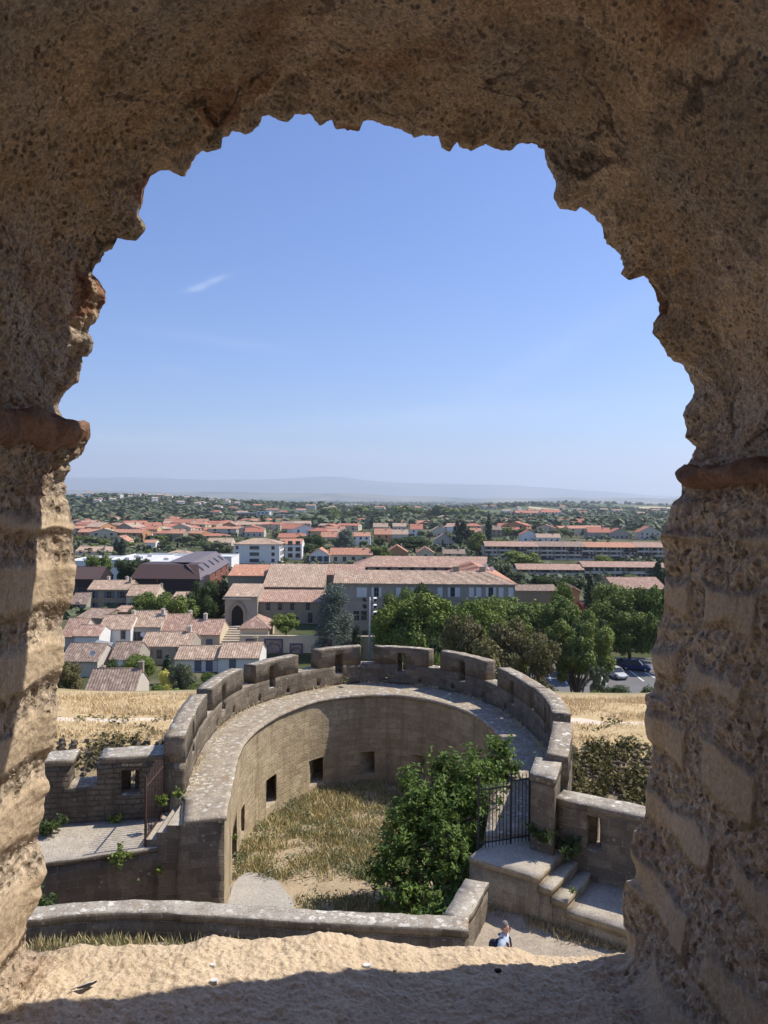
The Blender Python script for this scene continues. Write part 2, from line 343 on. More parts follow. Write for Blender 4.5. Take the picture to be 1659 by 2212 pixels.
def ground_material():
    t = NT(new_mat('ground')); ob = t.coord(); sx = t.t.nodes.new('ShaderNodeSeparateXYZ'); t.l(ob, sx.inputs[0]); Y = sx.outputs['Y']
    def step(a, b):
        x = t.t.nodes.new('ShaderNodeMapRange'); x.interpolation_type = 'SMOOTHSTEP'; x.inputs['From Min'].default_value = a; x.inputs['From Max'].default_value = b; t.l(Y, x.inputs['Value']); return x.outputs[0]
    soil = t.mix(t.ramp(t.noise(ob, .6, 6, .65), [(.35, 0), (.65, 1)]), (.3, .24, .16), (.16, .14, .08))
    dry = t.mix(t.ramp(t.noise(ob, 1.1, 6, .7), [(.35, 0), (.65, 1)]), (.6, .46, .26), (.46, .34, .18))
    # footpath worn along the top of the bank
    yw = t.math('ADD', Y, t.math('MULTIPLY', t.math('SUBTRACT', t.noise(ob, .15, 2), .5), 3.0))
    pth = t.math('SUBTRACT', 1.0, t.math('MULTIPLY', t.math('ABSOLUTE', t.math('SUBTRACT', yw, 45.6)), 1.7), clamp=True)
    pth = t.ramp(pth, [(.2, 0), (.5, 1)]); dry = t.mix(pth, dry, (.72, .6, .46))
    town = t.mix(t.ramp(t.noise(ob, .05, 5, .6), [(.5, 0), (.62, 1)]), (.075, .085, .035), (.22, .185, .125))
    town = t.mix(t.ramp(t.noise(ob, .12, 4, .6), [(.5, 0), (.65, .7)]), town, (.07, .085, .035))
    vo = t.voro(t.scale(ob, (1, .6, 0)), .0042); fld = t.ramp(vo.outputs['Color'], [(0, (.07, .1, .045)), (.3, (.1, .125, .05)), (.45, (.42, .34, .19)), (.6, (.13, .15, .07)), (.78, (.5, .42, .26)), (1, (.08, .11, .05))], 'CONSTANT')
    c = t.mix(step(38, 42), soil, dry); c = t.mix(step(52, 62), c, t.mix(t.noise(ob, .3, 4), (.12, .13, .06), (.22, .19, .1)))
    c = t.mix(step(88, 96), c, town); c = t.mix(step(1200, 1800), c, fld)
    nb = t.bump(t.noise(ob, 3, 6, .7), .6, .08)
    return t.out(c, .95, nb, .1)
tag(mesh_obj('ground', V, F, ground_material(), smooth=True), kind='structure')
# ---------------------------------------------------------------- mountains and foothills on the horizon
def ridge(name, y0, y1, prof, nseed, amp, mat, zb=-60, n=(260, 26)):
    ux = np.linspace(-.75, .75, n[0]); vy = np.linspace(0, 1, n[1]); V = []
    for v in vy:
        for u in ux:
            Yd = y0+(y1-y0)*v; X = u*(y0+y1)/2*1.0
            dx = CX+u*FD; top = -(np.interp(dx, prof[0], prof[1])-(1080+.0078*(dx-CX)))/FD*(y0+y1)/2
            sh = math.sin(math.pi*min(1, v*1.02))**.8 if v < 1 else 0
            nzz = noise.fractal((u*9+nseed, v*2.5, nseed), 1, 2.1, 6)
            z = zb+(top-zb)*sh*(1+amp*nzz*(.25+.75*abs(v-.5)*2)) + amp*60*noise.fractal((u*26, v*3, nseed), 1, 2, 4)*sh
            V.append((X, Yd, z))
    nx = n[0]; ii, jj = np.meshgrid(np.arange(nx-1), np.arange(n[1]-1)); a = (jj*nx+ii).ravel()
    return tag(mesh_obj(name, V, np.stack([a, a+1, a+nx+1, a+nx], 1), mat, smooth=True), kind='structure')
def hill_mat(name, a, b, sc):
    t = NT(new_mat(name)); ob = t.coord(); return t.out(t.mix(t.ramp(t.noise(ob, sc, 6, .6), [(.4, 0), (.6, 1)]), a, b), .95)
ridge('mountains', 23000, 31000, ([-400, 150, 300, 400, 470, 560, 640, 695, 740, 800, 900, 1000, 1100, 1200, 1300, 1400, 1800, 2600], [1040, 1031, 1033, 1035, 1038, 1036, 1033, 1030, 1032, 1038, 1043, 1046, 1050, 1056, 1062, 1070, 1076, 1080]), 3.1, .22, hill_mat('mountain forest', (.05, .07, .05), (.12, .12, .08), .0006))
ridge('foothills', 12000, 16500, ([-400, 150, 300, 450, 600, 760, 900, 1000, 1150, 1250, 1330, 1400, 1480, 2000], [1060, 1059, 1061, 1063, 1066, 1067, 1072, 1075, 1077, 1075, 1077, 1076, 1077, 1080]), 9.4, .3, hill_mat('foothill woods', (.05, .075, .04), (.2, .19, .11), .0012))
# ---------------------------------------------------------------- the window opening round the camera
OUT = [(54,2052),(56,2020),(54,2000),(64,1980),(82,1952),(88,1932),(90,1912),(100,1884),(98,1860),(86,1828),(80,1808),(86,1784),(96,1756),(94,1736),(105,1704),(106,1688),(98,1672),(98,1644),(114,1620),(122,1580),(125,1540),(127,1504),(126,1486),(124,1475),(135,1446),(138.6,1417),(139.7,1381),(135,1352),(134,1334),(149,1314),(158,1287),(164,1251),(164.5,1223),(160,1194),(156.6,1176),(157.7,1158),(159.5,1129),(155,1111),(148,1093),(144,1075),(145,1050),(138.6,1039),(144,1021),(148,1016),(146,1001),(156.6,994),(167,989),(176,971),(186.5,958),(185,940),(176,929),(162,922),(144,918.5),(130,909.5),(124,884),(126,870),(132,860),(150,837),(167,827),(176,800),(178,772),(192,770),(200,760),(205,740),(197,725),(187,722),(200,705),(212,697),(217,680),(229,655),(230,630),(215,607),(202,602),(207,575),(220,570),(227,545),(247,542),(257,517),(277,522),(297,525),(317,505),(317,492),(302,470),(310,440),(317,410),(325,390),(345,372),(367,370),(385,380),(400,382),(417,355),(422,332),(435,327),(447,330),(470,317),(480,295),(495,287),(500,280),(525,285),(545,282),(560,275),(566,250),(580,248),(600,260),(622,264),(637,250),(667,245),(692,265),(702,265),(717,255),(725,278),(750,282),(777,280),(785,260),(800,259),(829,270),(869,282),(894,298),(924,295),(947,295),(954,320),(972,330),(987,308),(997,325),(1019,328),(1049,310),(1069,320),(1099,326),(1119,312),(1149,309),(1172,325),(1179,355),(1199,397),(1195,430),(1209,452),(1242,459),(1254,447),(1279,465),(1304,490),(1319,530),(1344,552),(1349,575),(1340,592),(1359,606),(1392,595),(1412,620),(1419,655),(1422,680),(1410,697),(1412,725),(1432,750),(1439,770),(1477,792),(1489,820),(1499,850),(1484,875),(1476,900),(1484,930),(1482,945),(1502,965),(1494,987),(1475,1015),(1473,1038),(1471,1069),(1460,1081),(1444,1108),(1434,1132),(1427,1159),(1432,1186),(1434,1217),(1438,1245),(1434,1284),(1432,1323),(1421,1350),(1415,1381),(1406,1409),(1409,1436),(1415,1467),(1409,1494),(1397,1498),(1393,1518),(1393,1553),(1395,1584),(1405,1608),(1409,1635),(1406,1647),(1395,1691),(1391,1743),(1389,1770),(1369,1792),(1360,1818),(1362,1849),(1373,1884),(1371,1898),(1354,1902),(1343,1924),(1343,1955),(1347,1999),(1356,2034),(1353,2058),(1303,2058),(1246,2066),(1193,2065),(1149,2060),(1114,2046),(1061,2043),(990,2043),(929,2047),(768,2024),(736,2016),(688,2014),(636,2022),(560,2026),(520,2030),(492,2024),(460,2018),(432,2028),(400,2040),(340,2044),(312,2040),(240,2044),(172,2040),(132,2050),(80,2056)]
WS = 1.8
def window_opening():
    pts = np.array(OUT+[OUT[0]], float); seg = np.hypot(*np.diff(pts, axis=0).T); cum = np.concatenate([[0], np.cumsum(seg)]); L = cum[-1]
    n = 2100; s = np.linspace(0, L, n, endpoint=False)
    ox = np.interp(s, cum, pts[:, 0]); oy = np.interp(s, cum, pts[:, 1])
    def smooth(a, w):
        k = np.exp(-.5*(np.arange(-3*w, 3*w+1)/w)**2); k /= k.sum(); m = len(k)//2
        return np.convolve(np.concatenate([a[-m:], a, a[:m]]), k, 'valid')
    w = 26; sx_, sy_ = smooth(ox, w), smooth(oy, w); wide = sstep(1000, 1080, oy)*(1-sstep(1900, 1990, oy))*(ox < 800); wide = smooth(wide, 12); sx_ = sx_*(1-wide)+smooth(ox, 62)*wide; sy_ = sy_*(1-wide)+smooth(oy, 62)*wide
    tx = np.gradient(sx_); ty = np.gradient(sy_); ln = np.hypot(tx, ty); nxn, nyn = ty/ln, -tx/ln       # outward in the picture (path runs clockwise)
    cxp, cyp = 800, 1150
    flip = np.sign((sx_-cxp)*nxn+(sy_-cyp)*nyn).mean(); nxn *= np.sign(flip); nyn *= np.sign(flip)
    sill = (sstep(60, 160, ox)*(1-sstep(1250, 1345, ox)))*(oy > 1995)
    sill = smooth(sill, 10)
    push = 13*(1-sill)+2
    bx, by = sx_+nxn*push, sy_+nyn*push
    # sill corners are square, not rounded by the smoothing
    def world(x, y):
        D = (CR @ Matrix.Identity(3)); d = np.stack([(x-CX)/FD, -(y-CY)/FD, -np.ones_like(x)], 1) @ np.array(CR).T
        d = d/d[:, 1:2]; Ye = WS*(1.31+.245*d[:, 0]); return d*Ye[:, None]
    E, B = world(ox, oy), world(bx, by)
    jitter = np.array([noise.fractal((float(i)*.11, 0, 5), 1, 2, 4) for i in range(n)])
    rad = B[:, [0, 2]]-np.array([[-.05*WS, -.05*WS]]); rl = np.linalg.norm(rad, axis=1, keepdims=True); rad = rad/rl
    nB = np.stack([nxn, -nyn], 1)                       # outward normal in X,Z
    E[:, 0] -= nB[:, 0]*jitter*.006; E[:, 2] -= nB[:, 1]*jitter*.006
    d1 = np.concatenate([np.arange(0, .9, .0052), np.arange(.905, 1.05, .012), np.geomspace(1.06, 2.9, 22)])
    offs = [7.0, 3.0, .9, .4, .2, .1, .05, .022, .008]
    rows = []; mort = []; rim = []
    ang = np.arctan2(rad[:, 1], rad[:, 0])
    for o in offs:
        P = E.copy(); k = np.clip(o, 0, 9); P[:, 0] += nB[:, 0]*0+rad[:, 0]*k; P[:, 2] += rad[:, 1]*k; P[:, 1] += .0+.02*min(1, o*8)*0
        rows.append(P); mort.append(np.ones(n)); rim.append(np.ones(n))
    z = E[:, 2]
    def hsh(a, b=0): return (math.sin(a*127.1+b*311.7)*43758.5453) % 1
    left = E[:, 0] < 0
    isjamb = (1-sill)*(1-sstep(-.02, .12, B[:, 2]))      # squared masonry below the springing
    low = -.78*WS
    for d in d1:
        f = (sstep(0, 1, d/(.16-.06*isjamb*left)))[:, None]; P = E*(1-f)+B*f; P[:, 1] = E[:, 1]-d
        P[:, 2] += sill*d*.10                            # sill falls outward
        # the jamb foot: fill towards the sill
        disp = np.zeros(n); mo = np.ones(n); rimf = float(1-sstep(.05, .42, d))
        for i in range(n):
            x, y, zz = P[i]
            big = noise.fractal((x*2.2, y*2.2, zz*2.2), 1, 2, 4)
            if isjamb[i] > .05:
                zr = zz+.012*math.sin(y*6)+.035*noise.noise((y*4, zz*3, 3))+.012*noise.noise((y*13, zz*13, 5)); side = 0 if left[i] else 7.3
                crs = [-.02, -.135, -.345, -.55, -.76, -.98, -1.25] if left[i] else [-.03, -.17, -.40, -.60, -.86, -1.06, -1.3]
                k = 0
                while k < len(crs)-1 and zr < crs[k+1]: k += 1
                z0 = crs[k]; z1 = crs[min(k+1, len(crs)-1)]
                if k == len(crs)-1: z1 = z0-.3
                u = (E[i, 1]-P[i, 1]) + .30*hsh(k+1, side); bwid = (.5+.3*hsh(k+3, side)) if left[i] else (.34+.3*hsh(k+3, side))
                fu = (u % bwid); db = min(fu, bwid-fu)
                dz = min(z0-zr, zr-z1) if zr < crs[0] else -.1
                if left[i] and dz > 0 and k in (1, 2, 3, 4): db = db+.03 if u < bwid*1.0 else db
                jw = .02 if left[i] else .034
                e = min(db, dz)-jw*(1+.9*noise.noise((x*5, y*5, zz*5)))
                st = max(0.0, min(1.0, e/.045)); st = st*st*(3-2*st)*isjamb[i]
            else: st = 0
            if sill[i] > .01: st = max(st, sill[i]*.75)
            fin = noise.fractal((x*55, y*55, zz*55), .8, 2, 3); rough = noise.fractal((x*16, y*16, zz*16), .9, 2.1, 5); pit = noise.turbulence((x*38, y*38, zz*38), 3, False)
            mo[i] = 1-st
            jb = isjamb[i]; jl = jb*(1.0 if left[i] else 0.0); vs0 = 1-.45*(1-rimf)*(1-jb); disp[i] = (.035-.019*jb-.008*jl)*big*(1-.55*sill[i]) + (1-st)*(1-.35*jl)*vs0*((.013-.001*jb)*rough+(.012-.001*jb)*(pit-.5)+.001*(1-jb)) + st*(.001+.003*rough+.0016*fin) + (1-st)*.0042*fin
            if sill[i] > .05: disp[i] += sill[i]*(.0026*fin+.002*rough-.006*max(0, pit-.66))
            if rimf > .02 and sill[i] < .5 and isjamb[i] < .9:
                vd = noise.voronoi((x*7.5, y*6, zz*7.5))[0]; disp[i] += rimf*(1-isjamb[i])*.030*min(.5, vd[1]-vd[0])-.006*rimf
        amt = .25+.75*min(1, d/.05)
        P[:, 0] -= nB[:, 0]*disp*amt; P[:, 2] -= nB[:, 1]*disp*amt
        rows.append(P); mort.append(mo); rim.append(np.full(n, rimf)*(1-isjamb)*(1-sill))
    nr = len(rows); V = np.concatenate(rows); mort = np.concatenate(mort); rim = np.concatenate(rim)
    # split into the named parts by the angular position
    is_sill = sill > .5; vault = (B[:, 2] > -.0) & ~is_sill
    lab = np.where(is_sill, 1, np.where(vault, 0, np.where(left, 2, 3)))
    idx = np.arange(n); nxt = (idx+1) % n
    root = empty('window_opening', (0, 1.3*WS, -.75*WS), label='thick rough stone window opening with ragged arch, framing the whole view', cat='window opening')
    root_inv = np.array([0, 1.3*WS, -.75*WS])
    for k, (nm, mt) in enumerate((('vault', 'rock_vault'), ('sill', 'rock_sill'), ('jamb', 'rock_jamb'), ('jamb', 'rock_jamb'))):
        ids = idx[lab == k]; Fs = []
        for r in range(nr-1):
            a = r*n+ids; b = r*n+nxt[ids]; Fs.append(np.stack([a, b, b+n, a+n], 1))
        F = np.concatenate(Fs); u, inv = np.unique(F, return_inverse=True); inv = inv.reshape(F.shape)
        o = mesh_obj(nm, V[u]-root_inv, inv[:, ::-1], M[mt], root, smooth=True, attrs={'mort': mort[u], 'rim': rim[u]})
        if nm == 'jamb': o['label'] = 'sunlit left jamb of coursed blocks' if k == 2 else 'shaded right jamb of coursed blocks'
    return root
def rock(name, stone, stone2, mortar, pitdark=.35, grain=26, amt=.02, redness=0.0, bs=1.0, zoned=False):
    t = NT(new_mat(name)); ob = t.coord(); at = t.t.nodes.new('ShaderNodeAttribute'); at.attribute_name = 'mort'; mo = at.outputs['Fac']
    s = t.mix(t.ramp(t.noise(ob, 3, 6, .6), [(.35, 0), (.65, 1)]), stone, stone2)
    mm = t.mix(t.ramp(t.noise(ob, 5, 6, .65), [(.35, 0), (.65, 1)]), mortar, tuple(x*.72 for x in mortar))
    if zoned: zone = t.ramp(t.noise(ob, 1.3, 4, .6), [(.4, 0), (.62, 1)]); mm = t.mix(zone, mm, tuple(x*q for x, q in zip(mortar, (1.0, .85, .68))))
    if redness: mm = t.mix(t.ramp(t.noise(ob, 2.1, 5, .6), [(.56, 0), (.66, redness)]), mm, (.3, .13, .075))
    c = t.mix(mo, s, mm)
    ra = t.t.nodes.new('ShaderNodeAttribute'); ra.attribute_name = 'rim'; vs_ = t.voro(t.scale(ob, (1, .8, 1)), 7.5); cellc = t.ramp(vs_.outputs['Color'], [(.15, (.5, .4, .3)), (.35, (.33, .16, .095)), (.5, (.42, .33, .24)), (.68, (.55, .43, .31)), (.85, (.3, .22, .16))], 'CONSTANT')
    ed = t.t.nodes.new('ShaderNodeTexVoronoi'); ed.feature = 'DISTANCE_TO_EDGE'; ed.inputs['Scale'].default_value = 7.5; t.l(t.scale(ob, (1, .8, 1)), ed.inputs['Vector'])
    mk = t.math('MULTIPLY', t.math('MULTIPLY', ra.outputs['Fac'], t.ramp(ed.outputs['Distance'], [(.03, 0), (.08, 1)])), t.ramp(t.noise(ob, 2.6, 4), [(.42, 0), (.55, .85)])); c = t.mix(mk, c, cellc)
    v = t.voro(ob, grain*3.2); peb = t.ramp(v.outputs['Color'], [(.2, .7), (.75, 1.22)]); c = t.mix(t.math('MULTIPLY', mo, .8), c, t.mix(1.0, c, peb, 'MULTIPLY'))
    fine = t.ramp(t.noise(ob, grain*3, 5, .75), [(.3, .6), (.7, 1.3)]); c = t.mix(.8, c, fine, 'MULTIPLY')
    if zoned:
        wv = t.t.nodes.new('ShaderNodeVectorMath'); wv.operation = 'MULTIPLY_ADD'; wn_ = t.t.nodes.new('ShaderNodeTexNoise'); wn_.inputs['Scale'].default_value = 3.2; wn_.inputs['Detail'].default_value = 6; t.l(ob, wn_.inputs['Vector']); t.l(wn_.outputs['Color'], wv.inputs[0]); wv.inputs[1].default_value = (.5, .5, .5); t.l(ob, wv.inputs[2])
        ce = t.t.nodes.new('ShaderNodeTexVoronoi'); ce.feature = 'DISTANCE_TO_EDGE'; ce.inputs['Scale'].default_value = 1.9; t.l(wv.outputs[0], ce.inputs['Vector']); cv_ = t.voro(wv.outputs[0], 1.9)
        c = t.mix(1.0, c, t.ramp(cv_.outputs['Color'], [(.2, .8), (.8, 1.16)]), 'MULTIPLY'); crk = t.math('MULTIPLY', t.ramp(ce.outputs['Distance'], [(.0, 1), (.028, 0)]), t.ramp(t.noise(ob, 2.4, 3), [(.5, 0), (.62, .8)])); c = t.mix(crk, c, (.1, .07, .05))
    pv = t.voro(ob, grain*1.1); pits = t.math('MULTIPLY', t.ramp(pv.outputs['Distance'], [(.16, 1), (.36, 0)]), t.ramp(t.noise(ob, grain*.22, 4, .6), [(.42, 0), (.56, 1)])); c = t.mix(t.math('MULTIPLY', pits, t.math('ADD', .03, t.math('MULTIPLY', mo, .8))), c, tuple(x*.28 for x in mortar))
    n1 = t.noise(ob, grain, 8, .72); n2 = t.voro(ob, grain*1.5, 'F1').outputs['Distance']; n3 = t.noise(ob, grain*.45, 6, .7)
    holes = t.ramp(t.noise(ob, grain*1.15, 3, .6), [(.28, 0), (.42, 1)])
    hh = t.math('ADD', n1, t.math('MULTIPLY', n2, .5)); hh = t.math('MULTIPLY', hh, t.math('ADD', bs, t.math('MULTIPLY', mo, 1-bs))); nb = t.bump(hh, .95, amt)
    if zoned: nb = t.bump(t.math('MULTIPLY', crk, -1), 1.0, .03, nb)
    nb = t.bump(t.math('MULTIPLY', pits, t.math('SUBTRACT', -.12, t.math('MULTIPLY', mo, .7))), 1.0, amt*.8, nb)
    nbm = t.bump(t.math('MULTIPLY', holes, mo), .9, amt*1.3, nb); nbm = t.bump(n3, .6*bs, amt, nbm); nbm = t.bump(t.noise(ob, grain*6, 3, .7), .6, amt*.2, nbm)
    return t.out(c, .97, nbm, .08)
M['rock_vault'] = rock('rough mortar vault', (.6, .485, .37), (.5, .395, .295), (.66, .545, .425), redness=.55, amt=.02, grain=44, zoned=True)
M['rock_jamb'] = rock('jamb blocks and mortar', (.54, .42, .285), (.45, .34, .225), (.68, .54, .39), redness=.15, amt=.018, bs=.35)
M['rock_sill'] = rock('worn sandstone sill', (.7, .56, .39), (.59, .465, .32), (.64, .5, .34), redness=.2, grain=40, amt=.009, bs=.7)
M['brick_old'] = rock('old red tile course', (.36, .225, .155), (.26, .155, .105), (.33, .2, .135), amt=.02)
win = window_opening()
# ---------------------------------------------------------------- voxel-like solids for masonry (cells in along/through/up)
def grid_solid(name, sb, wb, zb, solid, mapf, mats, parent=None, topmat=1, jit=.012, seed=0.0, bottom=True, endmat=0, us=1.0):
    sb, wb, zb = [sorted(set(round(float(q), 4) for q in x)) for x in (sb, wb, zb)]
    ns, nw, nz_ = len(sb)-1, len(wb)-1, len(zb)-1
    S = np.zeros((ns+2, nw+2, nz_+2), bool)
    for i in range(ns):
        for j in range(nw):
            for k in range(nz_): S[i+1, j+1, k+1] = solid((sb[i]+sb[i+1])/2, (wb[j]+wb[j+1])/2, (zb[k]+zb[k+1])/2)
    endsc = 1.6 if endmat else 1.0; vid = {}; V = []; Fc = []; UV = []; MI = []
    def vert(i, j, k):
        key = (i, j, k)
        if key not in vid:
            p = mapf(sb[i], wb[j], zb[k]); q = Vector((p[0]*2.1+seed, p[1]*2.1, p[2]*2.1)); nv = noise.noise_vector(q)*jit + noise.noise_vector(q*4)*jit*.5
            vid[key] = len(V); V.append((p[0]+nv[0], p[1]+nv[1], p[2]+nv[2]*.7))
        return vid[key]
    for i in range(ns):
        for j in range(nw):
            for k in range(nz_):
                if not S[i+1, j+1, k+1]: continue
                def add(c, uvs, m): Fc.append(tuple(vert(*q) for q in c)); UV.extend(uvs); MI.append(m)
                s0, s1, w0, w1, z0, z1 = sb[i], sb[i+1], wb[j], wb[j+1], zb[k], zb[k+1]
                if not S[i, j+1, k+1]: add([(i, j, k), (i, j, k+1), (i, j+1, k+1), (i, j+1, k)], [(w0*endsc, z0), (w0*endsc, z1), (w1*endsc, z1), (w1*endsc, z0)], endmat)
                if not S[i+2, j+1, k+1]: add([(i+1, j, k), (i+1, j+1, k), (i+1, j+1, k+1), (i+1, j, k+1)], [(w0, z0), (w1, z0), (w1, z1), (w0, z1)], 0)
                if not S[i+1, j, k+1]: add([(i, j, k), (i+1, j, k), (i+1, j, k+1), (i, j, k+1)], [(s0*us, z0), (s1*us, z0), (s1*us, z1), (s0*us, z1)], 0)
                if not S[i+1, j+2, k+1]: add([(i, j+1, k), (i, j+1, k+1), (i+1, j+1, k+1), (i+1, j+1, k)], [(s0, z0), (s0, z1), (s1, z1), (s1, z0)], 0)
                if not S[i+1, j+1, k+2]: add([(i, j, k+1), (i+1, j, k+1), (i+1, j+1, k+1), (i, j+1, k+1)], [(s0, w0), (s1, w0), (s1, w1), (s0, w1)], topmat)
                if bottom and not S[i+1, j+1, k]: add([(i, j, k), (i, j+1, k), (i+1, j+1, k), (i+1, j, k)], [(s0, w0), (s0, w1), (s1, w1), (s1, w0)], 0)
    return mesh_obj(name, V, Fc, mats, parent, uv=np.array(UV), mi=MI)
class Curve:
    def __init__(s, pts, closed=False):
        P = [Vector((p[0], p[1])) for p in pts]; Q = []
        ext = [P[0]*2-P[1]]+P+[P[-1]*2-P[-2]]
        for i in range(1, len(ext)-2):
            for q in range(24):
                t = q/24; a, b, c, d = ext[i-1], ext[i], ext[i+1], ext[i+2]
                Q.append(.5*((2*b)+(c-a)*t+(2*a-5*b+4*c-d)*t*t+(3*b-a-3*c+d)*t**3))
        Q.append(P[-1]); s.p = np.array([(q.x, q.y) for q in Q])
        for _ in range(6): s.p[1:-1] = s.p[1:-1]*.5+(s.p[:-2]+s.p[2:])*.25
        s.c = np.concatenate([[0], np.cumsum(np.hypot(*np.diff(s.p, axis=0).T))]); s.L = s.c[-1]
    def at(s, u): return Vector((np.interp(u, s.c, s.p[:, 0]), np.interp(u, s.c, s.p[:, 1])))
    def nrm(s, u): a, b = s.at(max(0, u-.15)), s.at(min(s.L, u+.15)); t = (b-a).normalized(); return Vector((-t.y, t.x))   # left of travel
    def near(s, x, y): return float(s.c[np.argmin((s.p[:, 0]-x)**2+(s.p[:, 1]-y)**2)])
# ---------------------------------------------------------------- the barbican tower
WZ, TZ, SZ = -9.0, -7.25, -8.1
inner = Curve([(p[0]*9, p[1]*9) for p in [(-.4945, 2.408), (-.532, 2.671), (-.572, 3.044), (-.563, 3.27), (-.5126, 3.49), (-.41, 3.71), (-.290, 3.859), (-.125, 3.937), (.045, 3.951), (.203, 3.883), (.3485, 3.739), (.4566, 3.532), (.508, 3.261), (.508, 3.06), (.49, 2.83)]])
def pz(x, y, z): p = PZ(x, y, z); return (p.x, p.y)
MP = [(400, 1588), (448, 1498), (458, 1486), (524.5, 1445), (546.5, 1436), (644.5, 1414), (670.5, 1402), (779.7, 1397), (807.7, 1398), (924.5, 1404), (948.5, 1408), (1047.7, 1430), (1072, 1442), (1147, 1483), (1160, 1486), (1193, 1542), (1195, 1556.5), (1180, 1629)]
mp = [pz(x, y, TZ) for x, y in MP]
ocp = [(-5.62, 21.4)]+[mp[i] for i in (0, 1, 3, 5, 7, 9, 11, 13, 15, 17)]
outer = Curve(ocp)
ms = [outer.near(*p) for p in mp]; ms[-1] = outer.L; ms[0] = outer.near(*mp[0])
for i in range(2, len(ms)-1, 2):                       # keep every crenel open
    if ms[i]-ms[i-1] < .35: ms[i] = ms[i-1]+.35
PT = .62                                               # parapet thickness
tower = empty('barbican_tower', (0, 30, -15.5), label='horseshoe stone tower with battlements around a weedy open yard', cat='tower')
TI = tower.location.copy()
def rel(mapf): return lambda s, w, z: (lambda p: (p[0]-TI.x, p[1]-TI.y, p[2]-TI.z))(mapf(s, w, z))
# ring: t in 0..1 along both curves
def ring_map(t, w, z):
    a = inner.at(t*inner.L); uo = t*outer.L; b = outer.at(uo)+outer.nrm(uo)*((PT-.1)*float(sstep(1.6, 2.4, uo)))
    b = b + outer.nrm(uo)*max(0, (-9-z))*.05; q = a*(1-w)+b*w; return (q.x, q.y, z)
tt = np.linspace(0, 1, 400); px_in = [proj((*ring_map(t, 0, -11)[:2], -11.0))[0] for t in tt]
def t_of(x, lo=0.0, hi=1.0):
    c = [(abs(p-x), t) for p, t in zip(px_in, tt) if lo <= t <= hi]; return min(c)[1]
holes = []
for x0, x1, y0, y1, lo, hi, slit in ((574.5, 596.5, 1679, 1738, .05, .6, .5), (667.7, 697, 1640, 1693, .1, .7, .5), (780.5, 807.7, 1624, 1673, .2, .8, .38), (890.5, 918, 1632, 1678, .3, .8, .5), (1010, 1036, 1665, 1712, .4, .8, .5), (521, 529, 1743, 1801, .03, .35, .5), (501.5, 511.5, 1785, 1975, 0, .22, None)):
    t0, t1 = t_of(x0, lo, hi), t_of(x1, lo, hi); pm = ring_map((t0+t1)/2, 0, 0); d0 = PY((x0+x1)/2, y0, pm[1]).z; d1_ = PY((x0+x1)/2, y1, pm[1]).z
    holes.append((t0, t1, max(d1_, -13.9), min(d0, -9.5), slit))
sb = list(np.linspace(0, 1, 150)); zb = list(np.arange(-15.5, -9.14, .35))+[-9.13]; wb = [0, .18, .35, .6, .86, 1.0]
for t0, t1, z0, z1, sl in holes:
    m = (t0+t1)/2; sb += [t0, t1]; zb += [z0, z1]
    if sl: sb += [m-.0046, m+.0046]
    sb = [q for q in sb if q in (t0, t1, m-.0046, m+.0046) or min(abs(q-t0), abs(q-t1)) > .0012]
def ring_solid(t, w, z):
    for t0, t1, z0, z1, sl in holes:
        if t0 < t < t1 and z0 < z < z1:
            if sl is None: return w > .6
            if w < (.86 if sl < .4 else .6): return False
            m = (t0+t1)/2; return not (m-.0047 < t < m+.0047 and z > z0+.15)
    return True
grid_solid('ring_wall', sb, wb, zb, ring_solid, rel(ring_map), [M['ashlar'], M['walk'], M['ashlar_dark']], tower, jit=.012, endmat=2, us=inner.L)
# jambs of the ring's ends are the same stone; walkway slabs on top
grid_solid('walkway', np.linspace(0, 1, 170), [-.05, .04, .25, .5, .75, .93], [-9.13, WZ], lambda s, w, z: True, rel(lambda t, w, z: ring_map(t, w, z if z < -9.05 else WZ-.05*w)), [M['walk'], M['walk']], tower, jit=.02)
# parapet base with drain holes, loops rise from it into the merlons
def par_map(s, w, z): q = outer.at(s)+outer.nrm(s)*w; return (q.x, q.y, z)
drains = []
for x, y in ((469, 1566), (510, 1536), (564.5, 1511), (625, 1494), (691.5, 1480), (759, 1476), (828, 1474), (898, 1477), (963, 1488), (1027, 1506), (1085, 1530)):
    p = pz(x, y, -8.85); drains.append(outer.near(*p))
loops = []
for i, f in ((0, .42), (1, .45), (2, .42), (3, .5), (4, .49), (5, .45), (6, .42), (7, .5)):
    a, b = ms[2*i], ms[2*i+1]; loops.append(a+(b-a)*f)
LZ0, LZ1 = -8.5, -7.52
def loop_hole(s, w, z):
    for c in loops:
        hw = .2 if w < .42 else .07
        if abs(s-c) < hw and LZ0 < z < LZ1: return True
    return False
def dr_hole(s, z): return any(abs(s-c) < .1 for c in drains) and -8.93 < z < -8.72
def sbr(a, b, step=.28):
    q = list(np.arange(a, b, step))+[b]
    for c in loops+drains:
        if a < c < b: q = [v for v in q if abs(v-c) > .24]+[c-.2, c-.07, c+.07, c+.2, c-.1, c+.1]
    return q
grid_solid('parapet', sbr(ms[0]-.06, outer.L), [0, .2, .42, PT], [-9.05, -8.93, -8.72, LZ0, -8.3, SZ], lambda s, w, z: not loop_hole(s, w, z) and not dr_hole(s, z), rel(par_map), [M['ashlar_dark'], M['lichen']], tower, jit=.022)
